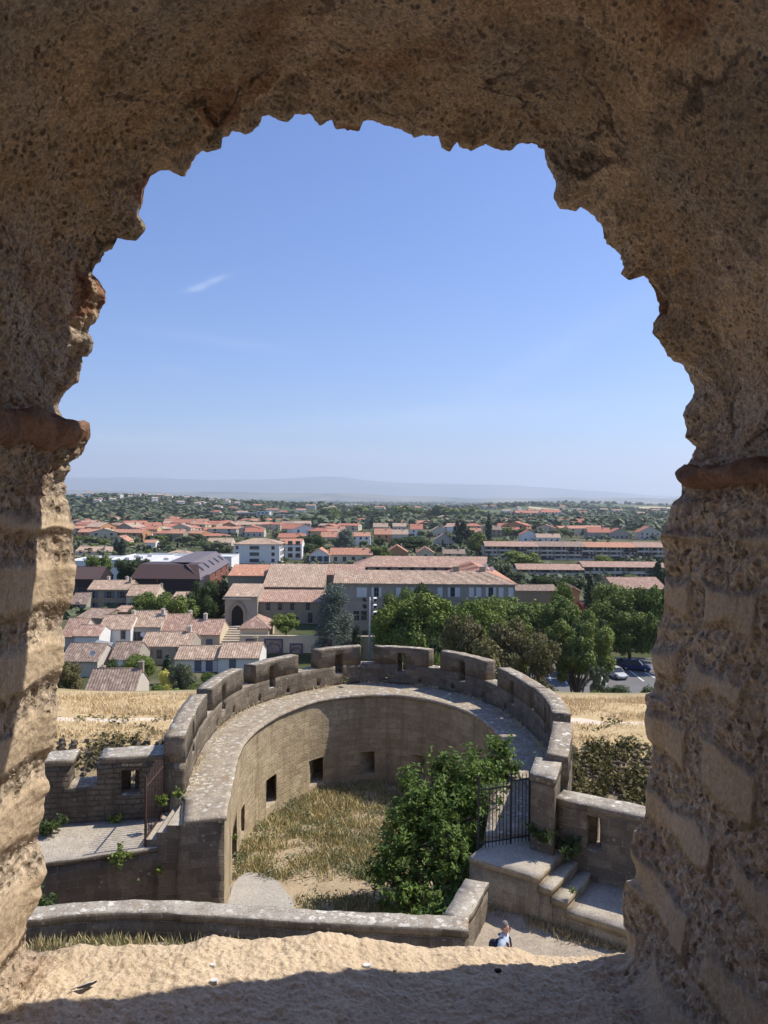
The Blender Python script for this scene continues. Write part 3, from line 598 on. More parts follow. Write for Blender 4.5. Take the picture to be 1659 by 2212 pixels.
for i in range(9):
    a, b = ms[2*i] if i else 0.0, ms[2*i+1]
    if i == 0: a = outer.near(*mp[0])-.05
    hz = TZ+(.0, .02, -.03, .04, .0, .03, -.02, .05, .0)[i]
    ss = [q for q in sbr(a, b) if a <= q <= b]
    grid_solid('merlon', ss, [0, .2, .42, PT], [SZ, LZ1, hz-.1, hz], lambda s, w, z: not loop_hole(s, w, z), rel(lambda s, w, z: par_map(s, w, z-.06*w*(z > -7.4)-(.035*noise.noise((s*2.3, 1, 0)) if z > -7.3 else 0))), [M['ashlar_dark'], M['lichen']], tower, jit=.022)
# ---------------------------------------------------------------- unseen floor and wall added behind the viewer to bounce warm light inside
bt = MB(); bt.box((0, -6.6, -2.2), (30, 12, .9)); tag(bt.build('terrace', M['paving']), kind='structure')
bt = MB(); bt.box((0, -13.2, 1.0), (30, 1.0, 9)); tag(bt.build('rear_wall', M['ashlar']), label='plain pale stone wall added unseen behind the viewpoint to bounce warm light', cat='wall')
# old red tile courses built into the jambs
for sgn, x0, x1, y0, y1, z0, z1, sd_, lb in ((-1, -1.1, -.818, 1.25, 2.17, .126, .206, 1.0, 'thick'), (1, .935, 1.25, 1.1, 2.4, .055, .105, 9.0, 'thin')):
    o = grid_solid('tile_course', np.arange(x0, x1+.001, abs(x1-x0)/14), np.arange(y0, y1+.001, (y1-y0)/60), np.arange(z0, z1+.001, (z1-z0)/8), lambda s, w, z: True,
        lambda x, y, z, sgn=sgn, zm=(z0+z1)/2, hz=(z1-z0)/2, xe=(x1 if sgn < 0 else x0): (x-0+sgn*(-.06*(y-2.1))+sgn*max(0, 1-abs(x-xe)/.09)*(.022*((z-zm)/hz)**2+(.03*max(0, (y-2.1)/.12) if sgn < 0 else 0)) + (.03*noise.fractal((x*12, y*12, z*12), 1, 2, 5)), y-1.3*WS+.02*math.sin(z*20), z+.75*WS+.028*noise.fractal((x*9+3, y*9, z*9), 1, 2, 5)), M['brick_old'], win, topmat=0, jit=.006, seed=sd_)
    o['label'] = lb+' red tile slab course in the jamb'; o.data.shade_smooth()
for x, y, w, dpt, tilt in ((1058, 300, .03, .07, .2), (706, 238, .035, .08, .1), (1112, 298, .03, .06, .3)):
    p = PY(x, y-14, WS*1.34)
    b = MB(); b.box((0, 0, 0), (w*1.5, dpt, w*1.2)); o = b.build('brick_fragment', M['brick_old'], win)
    o.location = (p.x, p.y-.05-1.3*WS, p.z+.75*WS+.012); o.rotation_euler = (tilt*.5, tilt, tilt)
    me = o.data; md = o.modifiers.new('s', 'SUBSURF'); md.subdivision_type = 'SIMPLE'; md.levels = md.render_levels = 3
    tx_ = bpy.data.textures.get('chip') or bpy.data.textures.new('chip', 'CLOUDS'); tx_.noise_scale = .04; dm = o.modifiers.new('d', 'DISPLACE'); dm.texture = tx_; dm.strength = .035; dm.texture_coords = 'GLOBAL'
# ---------------------------------------------------------------- straight wall helper
def wall_line(name, A, B, th, z0, z1, solid=None, mats=None, parent=None, extra_s=(), extra_w=(), extra_z=(), step=.3, off=(0, 0, 0), top=None, jit=.018, seed=0):
    A = Vector(A); B = Vector(B); L = (B-A).length; t = (B-A)/L; n = Vector((-t.y, t.x))
    sb = [q for q in np.arange(0, L, step) if all(abs(q-e) > .05 for e in extra_s)]+[L]+list(extra_s)
    zb = [q for q in np.arange(z0, z1-.1, .35) if all(abs(q-e) > .05 for e in extra_z)]+[z1]+list(extra_z)
    wb = [0, th]+list(extra_w)+[q for q in np.arange(.3, th-.1, .3)]
    def mp_(s, w, z):
        q = A+t*s+n*w; zz = z
        if top and abs(z-z1) < 1e-6: zz = top(s)
        return (q.x-off[0], q.y-off[1], zz-off[2])
    return grid_solid(name, sb, wb, zb, solid or (lambda s, w, z: True), mp_, mats, parent, jit=jit, seed=seed)
def at_obj(name, loc, rz=0, **k): e = empty(name, loc, rz, **k); return e, (loc[0], loc[1], loc[2])
# ---------------------------------------------------------------- left curtain wall with its wall walk
cw, co = at_obj('curtain_wall', (-9.5, 22, -15.5), label='old curtain wall with paved wall walk and rubble battlements left of the tower', cat='castle wall')
yf = lambda x: 21.4+.348*(x+6.56); yb = lambda x: 23.5+.2*(x+6.9)
grid_solid('retaining_wall', np.arange(-15, -6.15, .3), [0, .25, .5, .75, 1], list(np.arange(-15.5, -10, .35))+[-9.92], lambda s, w, z: True,
    lambda s, w, z: (s-co[0], yf(s)+(yb(s)-yf(s)+.1)*w-co[1], z-co[2]), [M['ashlar_dark'], M['paving']], cw, jit=.03)
grid_solid('wall_walk', np.arange(-15, -6.2, .3), [0, .2, .4, .6, .8, 1], [-9.92, -9.8], lambda s, w, z: True,
    lambda s, w, z: (s-co[0], yf(s)-.06+(yb(s)-yf(s)+.1)*w-co[1], z-co[2]), [M['ashlar_dark'], M['paving']], cw, jit=.03, seed=4)
def lc(s, w, z):                                   # crenels and one splayed window
    x = -15+s
    if z > -8.72 and (-12.1 < x < -11.2 or -9.3 < x < -8.5 or x < -14.3): return False
    c = -7.52; hw = .27 if w < .5 else .085
    if abs(x-c) < hw and -9.05 < z < -8.28: return False
    return True
wall_line('parapet', (-15, yb(-15)), (-6.05, yb(-6.05)-.05), .9, -15.5, -8.05, lc, [M['rubble'], M['lichen']], cw, extra_s=[2.9, 3.8, 5.7, 6.5, .7, 7.21, 7.395, 7.565, 7.75], extra_w=[.5], extra_z=[-8.72, -9.05, -8.28], off=co, jit=.035)
for xa, xb in ((-14.25, -12.1), (-11.2, -9.28), (-8.52, -6.1)):
    wall_line('coping', (xa-.03, yb(xa)-.05), (xb+.03, yb(xb)-.05), 1.0, -8.05, -7.87, None, [M['ashlar_dark'], M['lichen_pale']], cw, off=co, jit=.03, seed=xa)
for i, (xa, xb, zt) in enumerate(((-6.62, -6.3, -9.6), (-6.3, -6.0, -9.4), (-6.0, -5.68, -9.2))):
    b = MB(); b.box(((xa+xb)/2-co[0], 22.45-co[1], (zt-13)/2-co[2]), (xb-xa+.03*i, 1.9-.01*i, 13+zt)); [setattr(b, 'm', [1 if q == 4 else 0 for q in range(6)]), b.build('step', [M['ashlar_dark'], M['paving']], cw)]
# rusty gate seen edge-on
def bars(name, L, H, gap, mat, parent=None, pointed=0, r=.012, rails=(.12, .9), frame=True):
    o = MB(); n = int(L/gap)
    for i in range(n+1): x = L*i/n; o.tube([(x, 0, 0), (x, 0, H+(pointed*(1-abs(2*i/n-1))))], r, 6)
    for q in rails: o.box((L/2, 0, H*q), (L, .03, .035))
    return o.build(name, mat, parent)
g = empty('iron_gate', (-6.64, 21.5, -9.8), R(90), label='rusty barred iron gate standing open on the left wall walk', cat='gate')
bars('gate_leaf', 1.75, 1.85, .14, M['iron'], g, pointed=.3)
for x in (0, 1.78):
    b = MB(); b.box((x, 0, 1.0), (.05, .05, 2.0)); b.build('gate_post', M['iron'], g)
# ---------------------------------------------------------------- right side: pier, gate, platform and stairs
pier = empty('pier', (4.6, 21.3, -15.5), label='square stone pier with lichened top beside the iron gate', cat='pier'); po = (4.6, 21.3, -15.5)
Q = [(4.07, 20.9), (4.61, 20.46), (5.09, 21.8), (4.49, 22.2)]
def pier_map(s, w, z):
    a = Vector(Q[0]).lerp(Vector(Q[1]), s); b_ = Vector(Q[3]).lerp(Vector(Q[2]), s); q = a.lerp(b_, w); return (q.x-po[0], q.y-po[1], z-po[2])
grid_solid('shaft', [0, .25, .5, .75, 1], [0, .25, .5, .75, 1], list(np.arange(-15.5, -7.7, .35))+[-7.6], lambda s, w, z: True, pier_map, [M['ashlar_dark'], M['lichen']], pier, jit=.025)
grid_solid('coping', [-.06, .25, .5, .75, 1.06], [-.03, .25, .5, .75, 1.03], [-7.6, -7.42], lambda s, w, z: True, pier_map, [M['ashlar_dark'], M['lichen_pale']], pier, jit=.025, seed=3)
pw, pwo = at_obj('parapet_wall', (7, 20, -15.5), label='low stone parapet wall with one arrow slit right of the pier', cat='castle wall')
def slit(s, w, z): return not (abs(s-1.08) < (.2 if w < .4 else .055) and -9.3 < z < -8.38)
wall_line('wall', (4.72, 20.9), (11.5, 16.75), .72, -15.5, -8.27, slit, [M['ashlar_dark'], M['lichen']], pw, extra_s=[.88, 1.025, 1.135, 1.28], extra_w=[.4], extra_z=[-9.3, -8.38], off=pwo, jit=.03)
wall_line('coping', (4.72, 20.87), (11.5, 16.72), .78, -8.27, -8.1, None, [M['ashlar_dark'], M['lichen_pale']], pw, off=pwo, jit=.03, seed=8)
st, sto = at_obj('stone_staircase', (3.5, 20, -13), label='stone platform with short flight of steps below the iron gate', cat='staircase')
dd = Vector((.83, -.56)); nn = Vector((.56, .83)); F1 = Vector((4.0, 19.3))
def smap(s, w, z): q = F1+dd*s+nn*w; return (q.x-sto[0], q.y-sto[1], z-sto[2])
for nm, s0, s1, w1, zt in (('platform', -1.98, 0, 2.4, -9.5), ('step', 0, .36, 1.9, -9.7), ('step', .36, .74, 1.9, -9.9), ('landing', .74, 5.5, 2.6, -10.1)):
    grid_solid(nm, np.linspace(s0, s1-.004, max(3, int((s1-s0)/.25))), np.linspace(0, w1, 8), [-13, -12, -11, -10.6, zt-.16], lambda s, w, z: True, smap, [M['ashlar'], M['paving']], st, jit=.02, seed=s0)
    grid_solid(nm+'_slab', np.linspace(s0-.0, s1-.003, max(3, int((s1-s0)/.25))), [-.05, .3, .6, .9, 1.3, w1], [zt-.16, zt], lambda s, w, z: True, smap, [M['ashlar'], M['paving']], st, jit=.02, seed=s0+2)
gr = empty('iron_gate', (2.64, 20.87, -9.5), math.atan2(.52, 1.48), label='dark barred iron gate behind the leafy tree, closing the platform', cat='gate')
bars('gate_leaf', .98, 1.75, .1, M['darkiron'], gr, rails=(.08, .92))
b2 = bars('gate_leaf', .56, 1.9, .1, M['darkiron'], gr, rails=(.08, .92)); b2.location = (1.02, 0, 0)
for x in (0, 1.0, 1.58):
    b = MB(); b.box((x, 0, 1.0), (.045, .045, 2.0)); b.build('gate_post', M['darkiron'], gr)
# ramp from the gate up to the tower walkway
def rmap(s, w, z):
    a = Vector((2.9, 21.45)).lerp(Vector((4.75, 21.75)), s); b_ = Vector((3.7, 25.2)).lerp(Vector((5.4, 25.4)), s); q = a.lerp(b_, w)
    return (q.x-TI.x, q.y-TI.y, (z if z < -10 else -9.42+.4*w)-TI.z)
grid_solid('ramp', np.linspace(0, 1, 8), np.linspace(0, 1, 14), [-14, -13, -12, -11, -9.5], lambda s, w, z: True, rmap, [M['ashlar'], M['walk']], tower, jit=.03)
# ---------------------------------------------------------------- low wall below the window
lw, lwo = at_obj('low_wall', (-3, 17.7, -13), label='low stone wall with thick pale lichened coping along the path', cat='wall')
ncv = Curve([(-10.5, 17.0), (-8.15, 17.5), (-6.75, 17.8), (-5.15, 17.85), (-3.5, 17.7), (-1.75, 17.5), (0, 17.38), (2.0, 17.22)])
lmap = lambda z_off=0: (lambda s, w, z: (lambda q: (q.x-lwo[0], q.y-lwo[1], z-lwo[2]))(ncv.at(s)+ncv.nrm(s)*w))
grid_solid('wall', np.arange(0, ncv.L, .3), [.04, .28, .52], list(np.arange(-13, -10, .35))+[-9.86], lambda s, w, z: True, lmap(), [M['ashlar_dark'], M['lichen_pale']], lw, jit=.03)
grid_solid('coping', np.arange(0, ncv.L+.05, .16), [0, .14, .28, .42, .57], [-9.86, -9.7], lambda s, w, z: True, lmap(), [M['ashlar_dark'], M['lichen_pale']], lw, jit=.035, seed=2)
wall_line('wall', (1.98, 17.72), (2.7, 19.42), .5, -13, -9.88, None, [M['ashlar_dark'], M['lichen_pale']], lw, off=lwo, jit=.03)
wall_line('coping', (2.03, 17.7), (2.74, 19.45), .6, -9.88, -9.72, None, [M['ashlar_dark'], M['lichen_pale']], lw, off=lwo, jit=.03, step=.16)
# ---------------------------------------------------------------- courtyard ground sheets
def sheet(name, x0, x1, y0, y1, st_, zf, keep, mat, kind='structure', rough=.04):
    xs = np.arange(x0, x1+.001, st_); ys = np.arange(y0, y1+.001, st_); V = [(x, y, zf(x, y)+rough*noise.fractal((x*1.3, y*1.3, 2), 1, 2, 4)) for y in ys for x in xs]; nx = len(xs)
    F = [(j*nx+i, j*nx+i+1, (j+1)*nx+i+1, (j+1)*nx+i) for j in range(len(ys)-1) for i in range(nx-1) if keep((xs[i]+xs[i+1])/2, (ys[j]+ys[j+1])/2)]
    return tag(mesh_obj(name, V, F, mat, smooth=True), kind=kind)
def dirt(name, a, b, c, thr=.5):
    t = NT(new_mat(name)); ob = t.coord(); col = t.mix(t.ramp(t.noise(ob, .9, 6, .65), [(thr-.12, 0), (thr+.12, 1)]), a, b); col = t.mix(t.ramp(t.noise(ob, 7, 6, .75), [(.45, 0), (.7, .8)]), col, c)
    v = t.voro(ob, 34); col = t.mix(.35, col, t.ramp(v.outputs['Color'], [(.2, .5), (.8, 1.4)]), 'MULTIPLY')
    return t.out(col, .97, t.bump(t.noise(ob, 22, 6, .75), .6, .03), .1)
M['path'] = dirt('path gravel', (.45, .385, .3), (.38, .32, .25), (.3, .25, .18)); M['yard'] = dirt('yard earth', (.43, .34, .22), (.32, .25, .16), (.5, .38, .24))
M['gravel'] = dirt('grey gravel', (.42, .39, .34), (.36, .335, .29), (.5, .46, .4))
pz_ = lambda x, y: -10.3-.35*float(sstep(-2, 2.5, x))+.0*y
sheet('path', -15, 13, 1.9, 20.6, .35, pz_, lambda x, y: not (x < 2.0 and y > 17.7) and not (y > 20.2-(x-2.4)*.5+.6), M['path'], rough=.08)
yz = lambda x, y: -12.5-.7*float(sstep(23, 34, y))
def in_yard(x, y): return (y < 22.5) or (abs(x+.3) < 5.5)
sheet('yard_ground', -15, 4.4, 17.95, 35.6, .35, yz, in_yard, M['yard'], rough=.1)
# pale gravel patch by the doorway
gp = [(-4.7, 20.2), (-4.75, 24.9), (-4.2, 25.6), (-3.4, 25.0), (-2.8, 23.7), (-2.5, 22.3), (-2.6, 20.0)]
gc = Curve(gp); Vv = [(-3.9, 22.6, yz(-3.9, 22.6)+.13)]+[(p[0]+.12*noise.noise((p[0]*3, p[1]*3, 0)), p[1], yz(p[0], p[1])+.08+.05*0) for p in gc.p[::3]]
tag(mesh_obj('gravel_path', Vv, [(0, i+1, i+2) for i in range(len(Vv)-2)]+[(0, len(Vv)-1, 1)], M['gravel']), kind='structure')
# ---------------------------------------------------------------- grass
def blades(name, P, H, mat, wd=.02, lean=.35, kind='stuff', label=None, cat=None, n_seg=1):
    P = np.asarray(P, float); n = len(P); H = np.asarray(H, float); a = rng.uniform(0, 2*np.pi, n); la = rng.uniform(0, 2*np.pi, n); ln = H*rng.uniform(.05, lean, n)
    W = np.stack([np.cos(a), np.sin(a), np.zeros(n)], 1)*wd*rng.uniform(.6, 1.4, n)[:, None]
    T = P+np.stack([np.cos(la)*ln, np.sin(la)*ln, H], 1); m = P*.45+T*.55; m[:, 2] += H*.08
    V = np.stack([P-W, P+W, m+W*.8, m-W*.8, T], 1).reshape(-1, 3); b = np.arange(n)*5
    F = [None]*(2*n)
    for i, q in enumerate(b): F[2*i] = (q, q+1, q+2, q+3); F[2*i+1] = (q+3, q+2, q+4)
    return tag(mesh_obj(name, V, F, mat), kind=kind, label=label, cat=cat)
def clumpy(n, x0, x1, y0, y1, sc, thr, keep):
    out = []
    while len(out) < n:
        x, y = random.uniform(x0, x1), random.uniform(y0, y1)
        if keep(x, y) and noise.fractal((x*sc, y*sc, 11), 1, 2, 3)+random.uniform(-.25, .25) > thr: out.append((x, y))
    return out
def inside_inner(x, y):
    if y < 20.5: return x > -4.6 and y > 18.2 and x < 2.0
    c = inner.p; r = [p for p in c if abs(p[1]-y) < .35]
    if y < 24: return -4.6 < x < 3.6
    xs = [p[0] for p in r]; return bool(xs) and min(xs)+.05 < x < max(xs)-.05 if len(xs) > 1 and min(xs) < -.3 < max(xs) else False
def in_gravel(x, y): return x < -2.6+.25*math.sin(y*2) and y < 25.2+.4*math.sin(x*4) and x < -2.3-(y-22)*.35+.6
def leafcloud(P, size, spread=None, up=.3):
    """small leaf-shaped faces at points P"""
    P = np.asarray(P, float); n = len(P); s = size*rng.uniform(.6, 1.4, n)[:, None]
    N = rng.normal(size=(n, 3)); N[:, 2] += up*2
    if spread is not None: N += spread
    N /= np.linalg.norm(N, axis=1, keepdims=True); A = np.cross(N, rng.normal(size=(n, 3))); A /= np.linalg.norm(A, axis=1, keepdims=True); B = np.cross(N, A)
    return P, A*s, B*s*.55, N*s
def leaf_mesh(name, P, size, mat, parent=None, up=.3, spread=None, fold=.0):
    P, A, B, N = leafcloud(P, size, spread, up); n = len(P)
    V = np.stack([P-A, P-A*.1+B-N*fold, P+A, P-A*.1-B-N*fold], 1).reshape(-1, 3); b = np.arange(n)*4; F = np.stack([b, b+1, b+2, b+3], 1)
    return mesh_obj(name, V, F, mat, parent)
pp = clumpy(42000, -5.4, 4.6, 18.3, 35.6, .5, -.18, lambda x, y: inside_inner(x, y) and not in_gravel(x, y) and noise.noise((x*.9, y*.9, 4))+random.uniform(-.2, .5) > -.1)
blades('weedy_grass', [(x, y, yz(x, y)-.03) for x, y in pp], [random.uniform(.06, .12)+.3*random.random()**2*(1+.8*max(0, noise.noise((x*.6, y*.6, 1)))) for x, y in pp], M['blade_mix'], .014, .9)
yl = []
for x, y in clumpy(900, -5.2, 4.4, 19.5, 35.4, .7, .05, lambda x, y: inside_inner(x, y) and not in_gravel(x, y)):
    r_ = random.uniform(.1, .32)
    for _ in range(14): yl.append((x+random.gauss(0, r_*.6), y+random.gauss(0, r_*.6), yz(x, y)+random.uniform(0, r_*1.3)))
tag(leaf_mesh('yard_weeds', yl, .045, leaf_mat('grey green weeds', (.09, .11, .055), (.26, .27, .16), .15, 1.5), up=.4), kind='stuff')
pb = []
for _ in range(52000):
    x = random.uniform(-26, -8.5) if random.random() < .55 else random.uniform(7.5, 21); y = 39.5+14*random.random()
    if abs(y+1.6*noise.noise((x*.12, 3, 0))-45.6) < .42 and random.random() < .93: continue
    if y < 42.3 and random.random() < .75: continue
    if noise.fractal((x*.45, y*.9, 6), 1, 2, 3)+random.uniform(-.3, .3) < -.22: continue
    pb.append((x, y, gzf(x, y)-.05))
blades('dry_grass', pb, [random.uniform(.08, .3)*(1.25 if p[1] > 46.5 else .8) for p in pb], M['blade_dry'], .02, 1.0)
pg = []
for _ in range(17000):
    x = random.uniform(8, 18); y = random.uniform(37, 42.2)
    if noise.fractal((x*.8, y*.8, 8), 1, 2, 3)+random.uniform(-.3, .3) > -.12: pg.append((x, y, gzf(x, y)+random.random()**2*.45))
for _ in range(3200):
    x = random.uniform(-20, -8); y = random.uniform(40.2, 42.6)
    if noise.fractal((x*.5, y*.8, 3), 1, 2, 3)+random.uniform(-.2, .2) > .02: pg.append((x, y, gzf(x, y)+random.random()**2*.3))
for _ in range(2600):
    x = random.choice((random.uniform(-21, -9), random.uniform(8, 18))); y = random.uniform(42, 47)
    if noise.noise((x*.55, y*.8, 21)) > .22: pg.append((x, y, gzf(x, y)+random.random()*.16))
tag(leaf_mesh('slope_scrub', pg, .11, M['leaf_brown'], up=.5), kind='stuff')
wg = []
for _ in range(2600):
    u_ = random.uniform(ms[0], outer.L); q = outer.at(u_)-outer.nrm(u_)*abs(random.gauss(0, .16))
    if noise.noise((u_*.7, 2, 1))+random.uniform(-.2, .2) > .05: wg.append((q.x, q.y, WZ-.02))
blades('walkway_grass', wg, [random.uniform(.03, .16) for _ in wg], M['blade_dry'], .012, 1.0)
# rubble scattered on the moat slope
b = MB()
for _ in range(1100):
    x = random.choice((random.uniform(-22, -8), random.uniform(8, 18))); y = random.uniform(37.4, 42.2); s = random.uniform(.08, .3)
    b.box((x, y, gzf(x, y)+s*.15), (s*1.4, s, s*.8), random.uniform(0, 3), rx=random.uniform(-.3, .3), taper=.75)
tag(b.build('slope_rubble', M['rubble']), kind='stuff')
# path-side weeds: dry tufts and low green
pw_ = []
for _ in range(2600):
    x = random.gauss(-6.1, .8); y = 17.55-abs(random.gauss(0, .3))
    if noise.noise((x*2, y*2, 5))+random.uniform(-.2, .3) > 0: pw_.append((x, y, pz_(x, y)-.02))
for _ in range(1200):
    x = random.uniform(-8, 1.8); y = 17.5-abs(random.gauss(0, .15)); pw_.append((x, y, pz_(x, y)-.02))
blades('wall_foot_grass', pw_, [random.uniform(.08, .38) for _ in pw_], M['blade_mix'], .012, .7)
pw_ = []
for _ in range(3000):
    s = random.uniform(-1.4, 3.8); w = -abs(random.gauss(0, .2))-.02; q = F1+dd*s+nn*w
    if noise.noise((q.x*1.6, q.y*1.6, 9))+random.uniform(-.1, .45) > 0: pw_.append((q.x, q.y, pz_(q.x, q.y)-.02))
for cx_, cy_, r_ in ((2.35, 17.4, .16), (3.15, 16.9, .22)):
    for _ in range(260): pw_.append((random.gauss(cx_, r_*.6), random.gauss(cy_, r_*.6), pz_(cx_, cy_)-.02))
blades('stair_foot_grass', pw_, [random.uniform(.05, .22) for _ in pw_], blade_mat('straw tufts', [(.4, .3, .15), (.6, .46, .25), (.16, .17, .08)]), .009, 1.0)
# small plants growing out of the masonry, each a thing
def plant(label, x, y, z, r, n, mat, h=.35, stems=5, hang=0, sz=.05, cat='plant'):
    e = empty('wall_plant', (x, y, z), label=label, cat=cat)
    P = []
    m = MB()
    for s in range(stems):
        a = random.uniform(0, 6.28); k = random.uniform(.4, 1); tip = Vector((math.cos(a)*r*k, math.sin(a)*r*k-(.1 if hang else 0), h*k-hang*random.random()))
        m.tube([(0, 0, 0), tip*.5+Vector((0, 0, .05)), tip], [.01, .007, .004], 4)
        for _ in range(n//stems): q = tip*random.uniform(.35, 1.08); P.append((q.x+random.gauss(0, r*.16), q.y+random.gauss(0, r*.16), q.z+random.gauss(0, r*.16)))
    m.build('stem', M['bark'], e); leaf_mesh('foliage', P, sz, mat, e, up=.4); return e
def pl(label, x, y, Y, *a, **k): p = PY(x, y, Y); return plant(label, p.x, p.y, p.z, *a, **k)
pl('straggly green plant hanging over the edge of the left wall walk', 264, 1838, 21.0, .32, 260, M['leaf_bright'], h=.28, hang=.55, stems=9)
pl('small green tuft growing low in the left retaining wall face', 342, 1886, 21.28, .16, 120, M['leaf_bright'], h=.16)
pl('tiny dry tuft in the left retaining wall', 299, 1904, 21.05, .09, 50, M['leaf_olive'], h=.08)
pl('pale leafy weed on the steps beside the rusty gate', 352, 1742, 22.6, .2, 200, M['leaf_bright'], h=.4)
pl('leafy weed at the foot of the tower merlon near the steps', 384, 1722, 23.0, .18, 110, M['leaf_bright'], h=.2)
pl('low green bush at the foot of the leftmost merlon', 104, 1790, 22.3, .45, 420, M['leaf_dark'], h=.25, sz=.07)
pl('yellow green plant at the back of the left wall walk', 252, 1770, 23.2, .28, 170, M['leaf_bright'], h=.16)
pl('green bush low behind the left end of the low wall', 92, 1968, 18.9, .4, 420, M['leaf_dark'], h=.35, sz=.06)
pl('green ivy clump at the foot of the pier', 1172, 1818, 20.6, .4, 520, M['leaf_dark'], h=.35, sz=.06, stems=8)
pl('dark ivy spilling beside the stair steps', 1225, 1848, 20.3, .38, 520, M['leaf_dark'], h=.4, sz=.06, stems=8)
pl('small green sprig between the last step and landing', 1236, 1930, 19.0, .12, 70, M['leaf_bright'], h=.2, sz=.035)
pl('dry grassy sprout at the foot of the rear parapet', 745, 1478, 37.0, .22, 120, M['leaf_olive'], h=.35)
pl('green weed in the joint beside the tower doorway', 506, 1815, 22.4, .1, 60, M['leaf_bright'], h=.15, sz=.04)
# bits lying on the sill
def chip(label, x, y, r, mat, name='stone_chip', n=7, flat=.35, cat='stone chip'):
    p0 = PY(x, y, WS*1.15); d = p0.normalized(); sc_ = None
    m = MB(); ring = [(math.cos(q*6.283/n)*r*random.uniform(.6, 1), math.sin(q*6.283/n)*r*random.uniform(.5, .9)) for q in range(n)]
    m.face([(a, c, r*flat) for a, c in ring])
    for q in range(n): a = ring[q]; c = ring[(q+1) % n]; m.face([(a[0]*1.15, a[1]*1.15, -r*.2), (c[0]*1.15, c[1]*1.15, -r*.2), (c[0], c[1], r*flat), (a[0], a[1], r*flat)])
    o = m.build(name, mat); tag(o, label=label, cat=cat); o['_px'] = (float(x), float(y)); return o
CH = [chip('larger white stone chip on the sunlit sill, left of centre', 463, 2122, .014, M['dish']), chip('small white stone chip just above the larger one on the sill', 459, 2088, .010, M['dish']),
      chip('white crumb of mortar near the middle of the sill', 792, 2089, .014, M['dish']), chip('small grey chip among the sill grains, far right of the white ones', 853, 2098, .007, M['paving']),
      chip('dark little stone in the shade edge of the sill', 1075, 2099, .011, M['dark'])]
# feather: dark vane and pale shaft
fe = empty('feather', (0, 0, 0), label='small dark and white feather lying at the left end of the sill', cat='feather'); fe['_px'] = (166.0, 2143.0)
m = MB(); L_ = .05
for i in range(8):
    a, c = i/8, (i+1)/8; wa, wb_ = .011*math.sin(math.pi*(.1+.85*a)), .011*math.sin(math.pi*(.1+.85*c)); z = .004
    m.face([(a*L_, -wa, z+.003), (c*L_, -wb_, z+.003), (c*L_, 0, z+.006), (a*L_, 0, z+.006)]); m.face([(a*L_, 0, z+.006), (c*L_, 0, z+.006), (c*L_, wb_, z+.002), (a*L_, wa, z+.002)])
m.build('vane', M['dark'], fe); m = MB(); m.tube([(-.015, 0, .008), (.03, 0, .011), (.055, 0, .007)], [.0016, .0014, .0006], 5); m.build('shaft', M['dish'], fe); fe.rotation_euler = (0, 0, .6)
bpy.context.view_layer.update(); _dg = bpy.context.evaluated_depsgraph_get()
for o in CH+[fe]:                                     # set each one down on the sill surface
    d = ray(*o['_px']).normalized(); sl = [c for c in win.children if c.name.startswith('sill')][0]
    ok, loc, nr_, _i = sl.ray_cast(Vector((0, 0, 0))-win.location, d)
    if ok: o.location = loc+win.location+Vector((0, 0, .003))
    else: o.location = d*2.2
    del o['_px']
# ---------------------------------------------------------------- the leafy tree inside the yard
yt = empty('broadleaf_tree', (.9, 23.6, -12.7), label='glossy broad-leaved tree growing inside the tower yard', cat='tree')
yo = Vector(yt.location)
clumps = []
for x, y, Y, r in ((960, 1690, 24.5, 1.0), (1010, 1665, 25, .9), (1060, 1650, 25.3, .8), (1075, 1612, 25.6, .4), (1095, 1660, 25.2, .5), (1030, 1700, 24, 1.0), (900, 1720, 24, .75), (885, 1685, 24.2, .45), (930, 1760, 23.5, 1.1), (1000, 1760, 23.2, 1.0), (1045, 1760, 23.6, .8), (870, 1800, 23.2, .8), (840, 1850, 22.8, .65), (910, 1840, 22.6, 1.0), (975, 1840, 22.3, 1.0), (1025, 1830, 22.4, .7), (815, 1880, 22.5, .4), (860, 1900, 22, .8), (930, 1910, 21.6, .9), (985, 1900, 21.4, .7), (1000, 1940, 21, .5), (950, 1960, 20.6, .65), (890, 1950, 21.2, .7), (925, 1990, 20.0, .4), (975, 1985, 20.2, .5), (1000, 1720, 24.4, .8), (950, 1650, 24.8, .4), (870, 1760, 23.6, .5)):
    clumps.append((PY(x, y, Y)-yo, r))
trk = MB(); P = []
base = [Vector((0, 0, -.3)), Vector((.1, 0, 1.0)), Vector((.05, .1, 1.9))]
for a0 in ((0, 0), (-.25, -.1), (.3, .1)): trk.tube([base[0]+Vector((a0[0]*.6, a0[1], 0)), base[1]+Vector((a0[0]*1.6, a0[1], 0)), base[2]+Vector((a0[0]*3, a0[1]*2, 0))], [.13, .1, .07], 8)
spr = []
for c, r in clumps:
    trk.tube([base[2], (base[2]+c)*.5+Vector((0, 0, .15)), c], [.06, .035, .012], 6, cap=False)
    k = int(46*r*r+10)
    for _ in range(k):
        v = Vector(rng.normal(size=3)); v.normalize(); rr = r*random.uniform(.45, 1.12); q = c+Vector((v.x*rr, v.y*rr, v.z*rr*.9))
        outd = (v+Vector((0, 0, .35))).normalized(); spr.append((q, outd))
        trk.tube([q-outd*.28, q+outd*.12], [.008, .003], 3, cap=False)
trk.build('trunk', M['bark'], yt)
P = []; D = []
for q, o_ in spr:
    for k in range(15):
        t_ = random.uniform(-.28, .2); sd2 = Vector(rng.normal(size=3)); sd2 -= o_*sd2.dot(o_); sd2.normalize(); p_ = q+o_*t_+sd2*.09; P.append(tuple(p_)); D.append(tuple(o_*.5+sd2))
P = np.array(P); D = np.array(D); D[:, 2] -= .25; D /= np.linalg.norm(D, axis=1, keepdims=True); n = len(P)
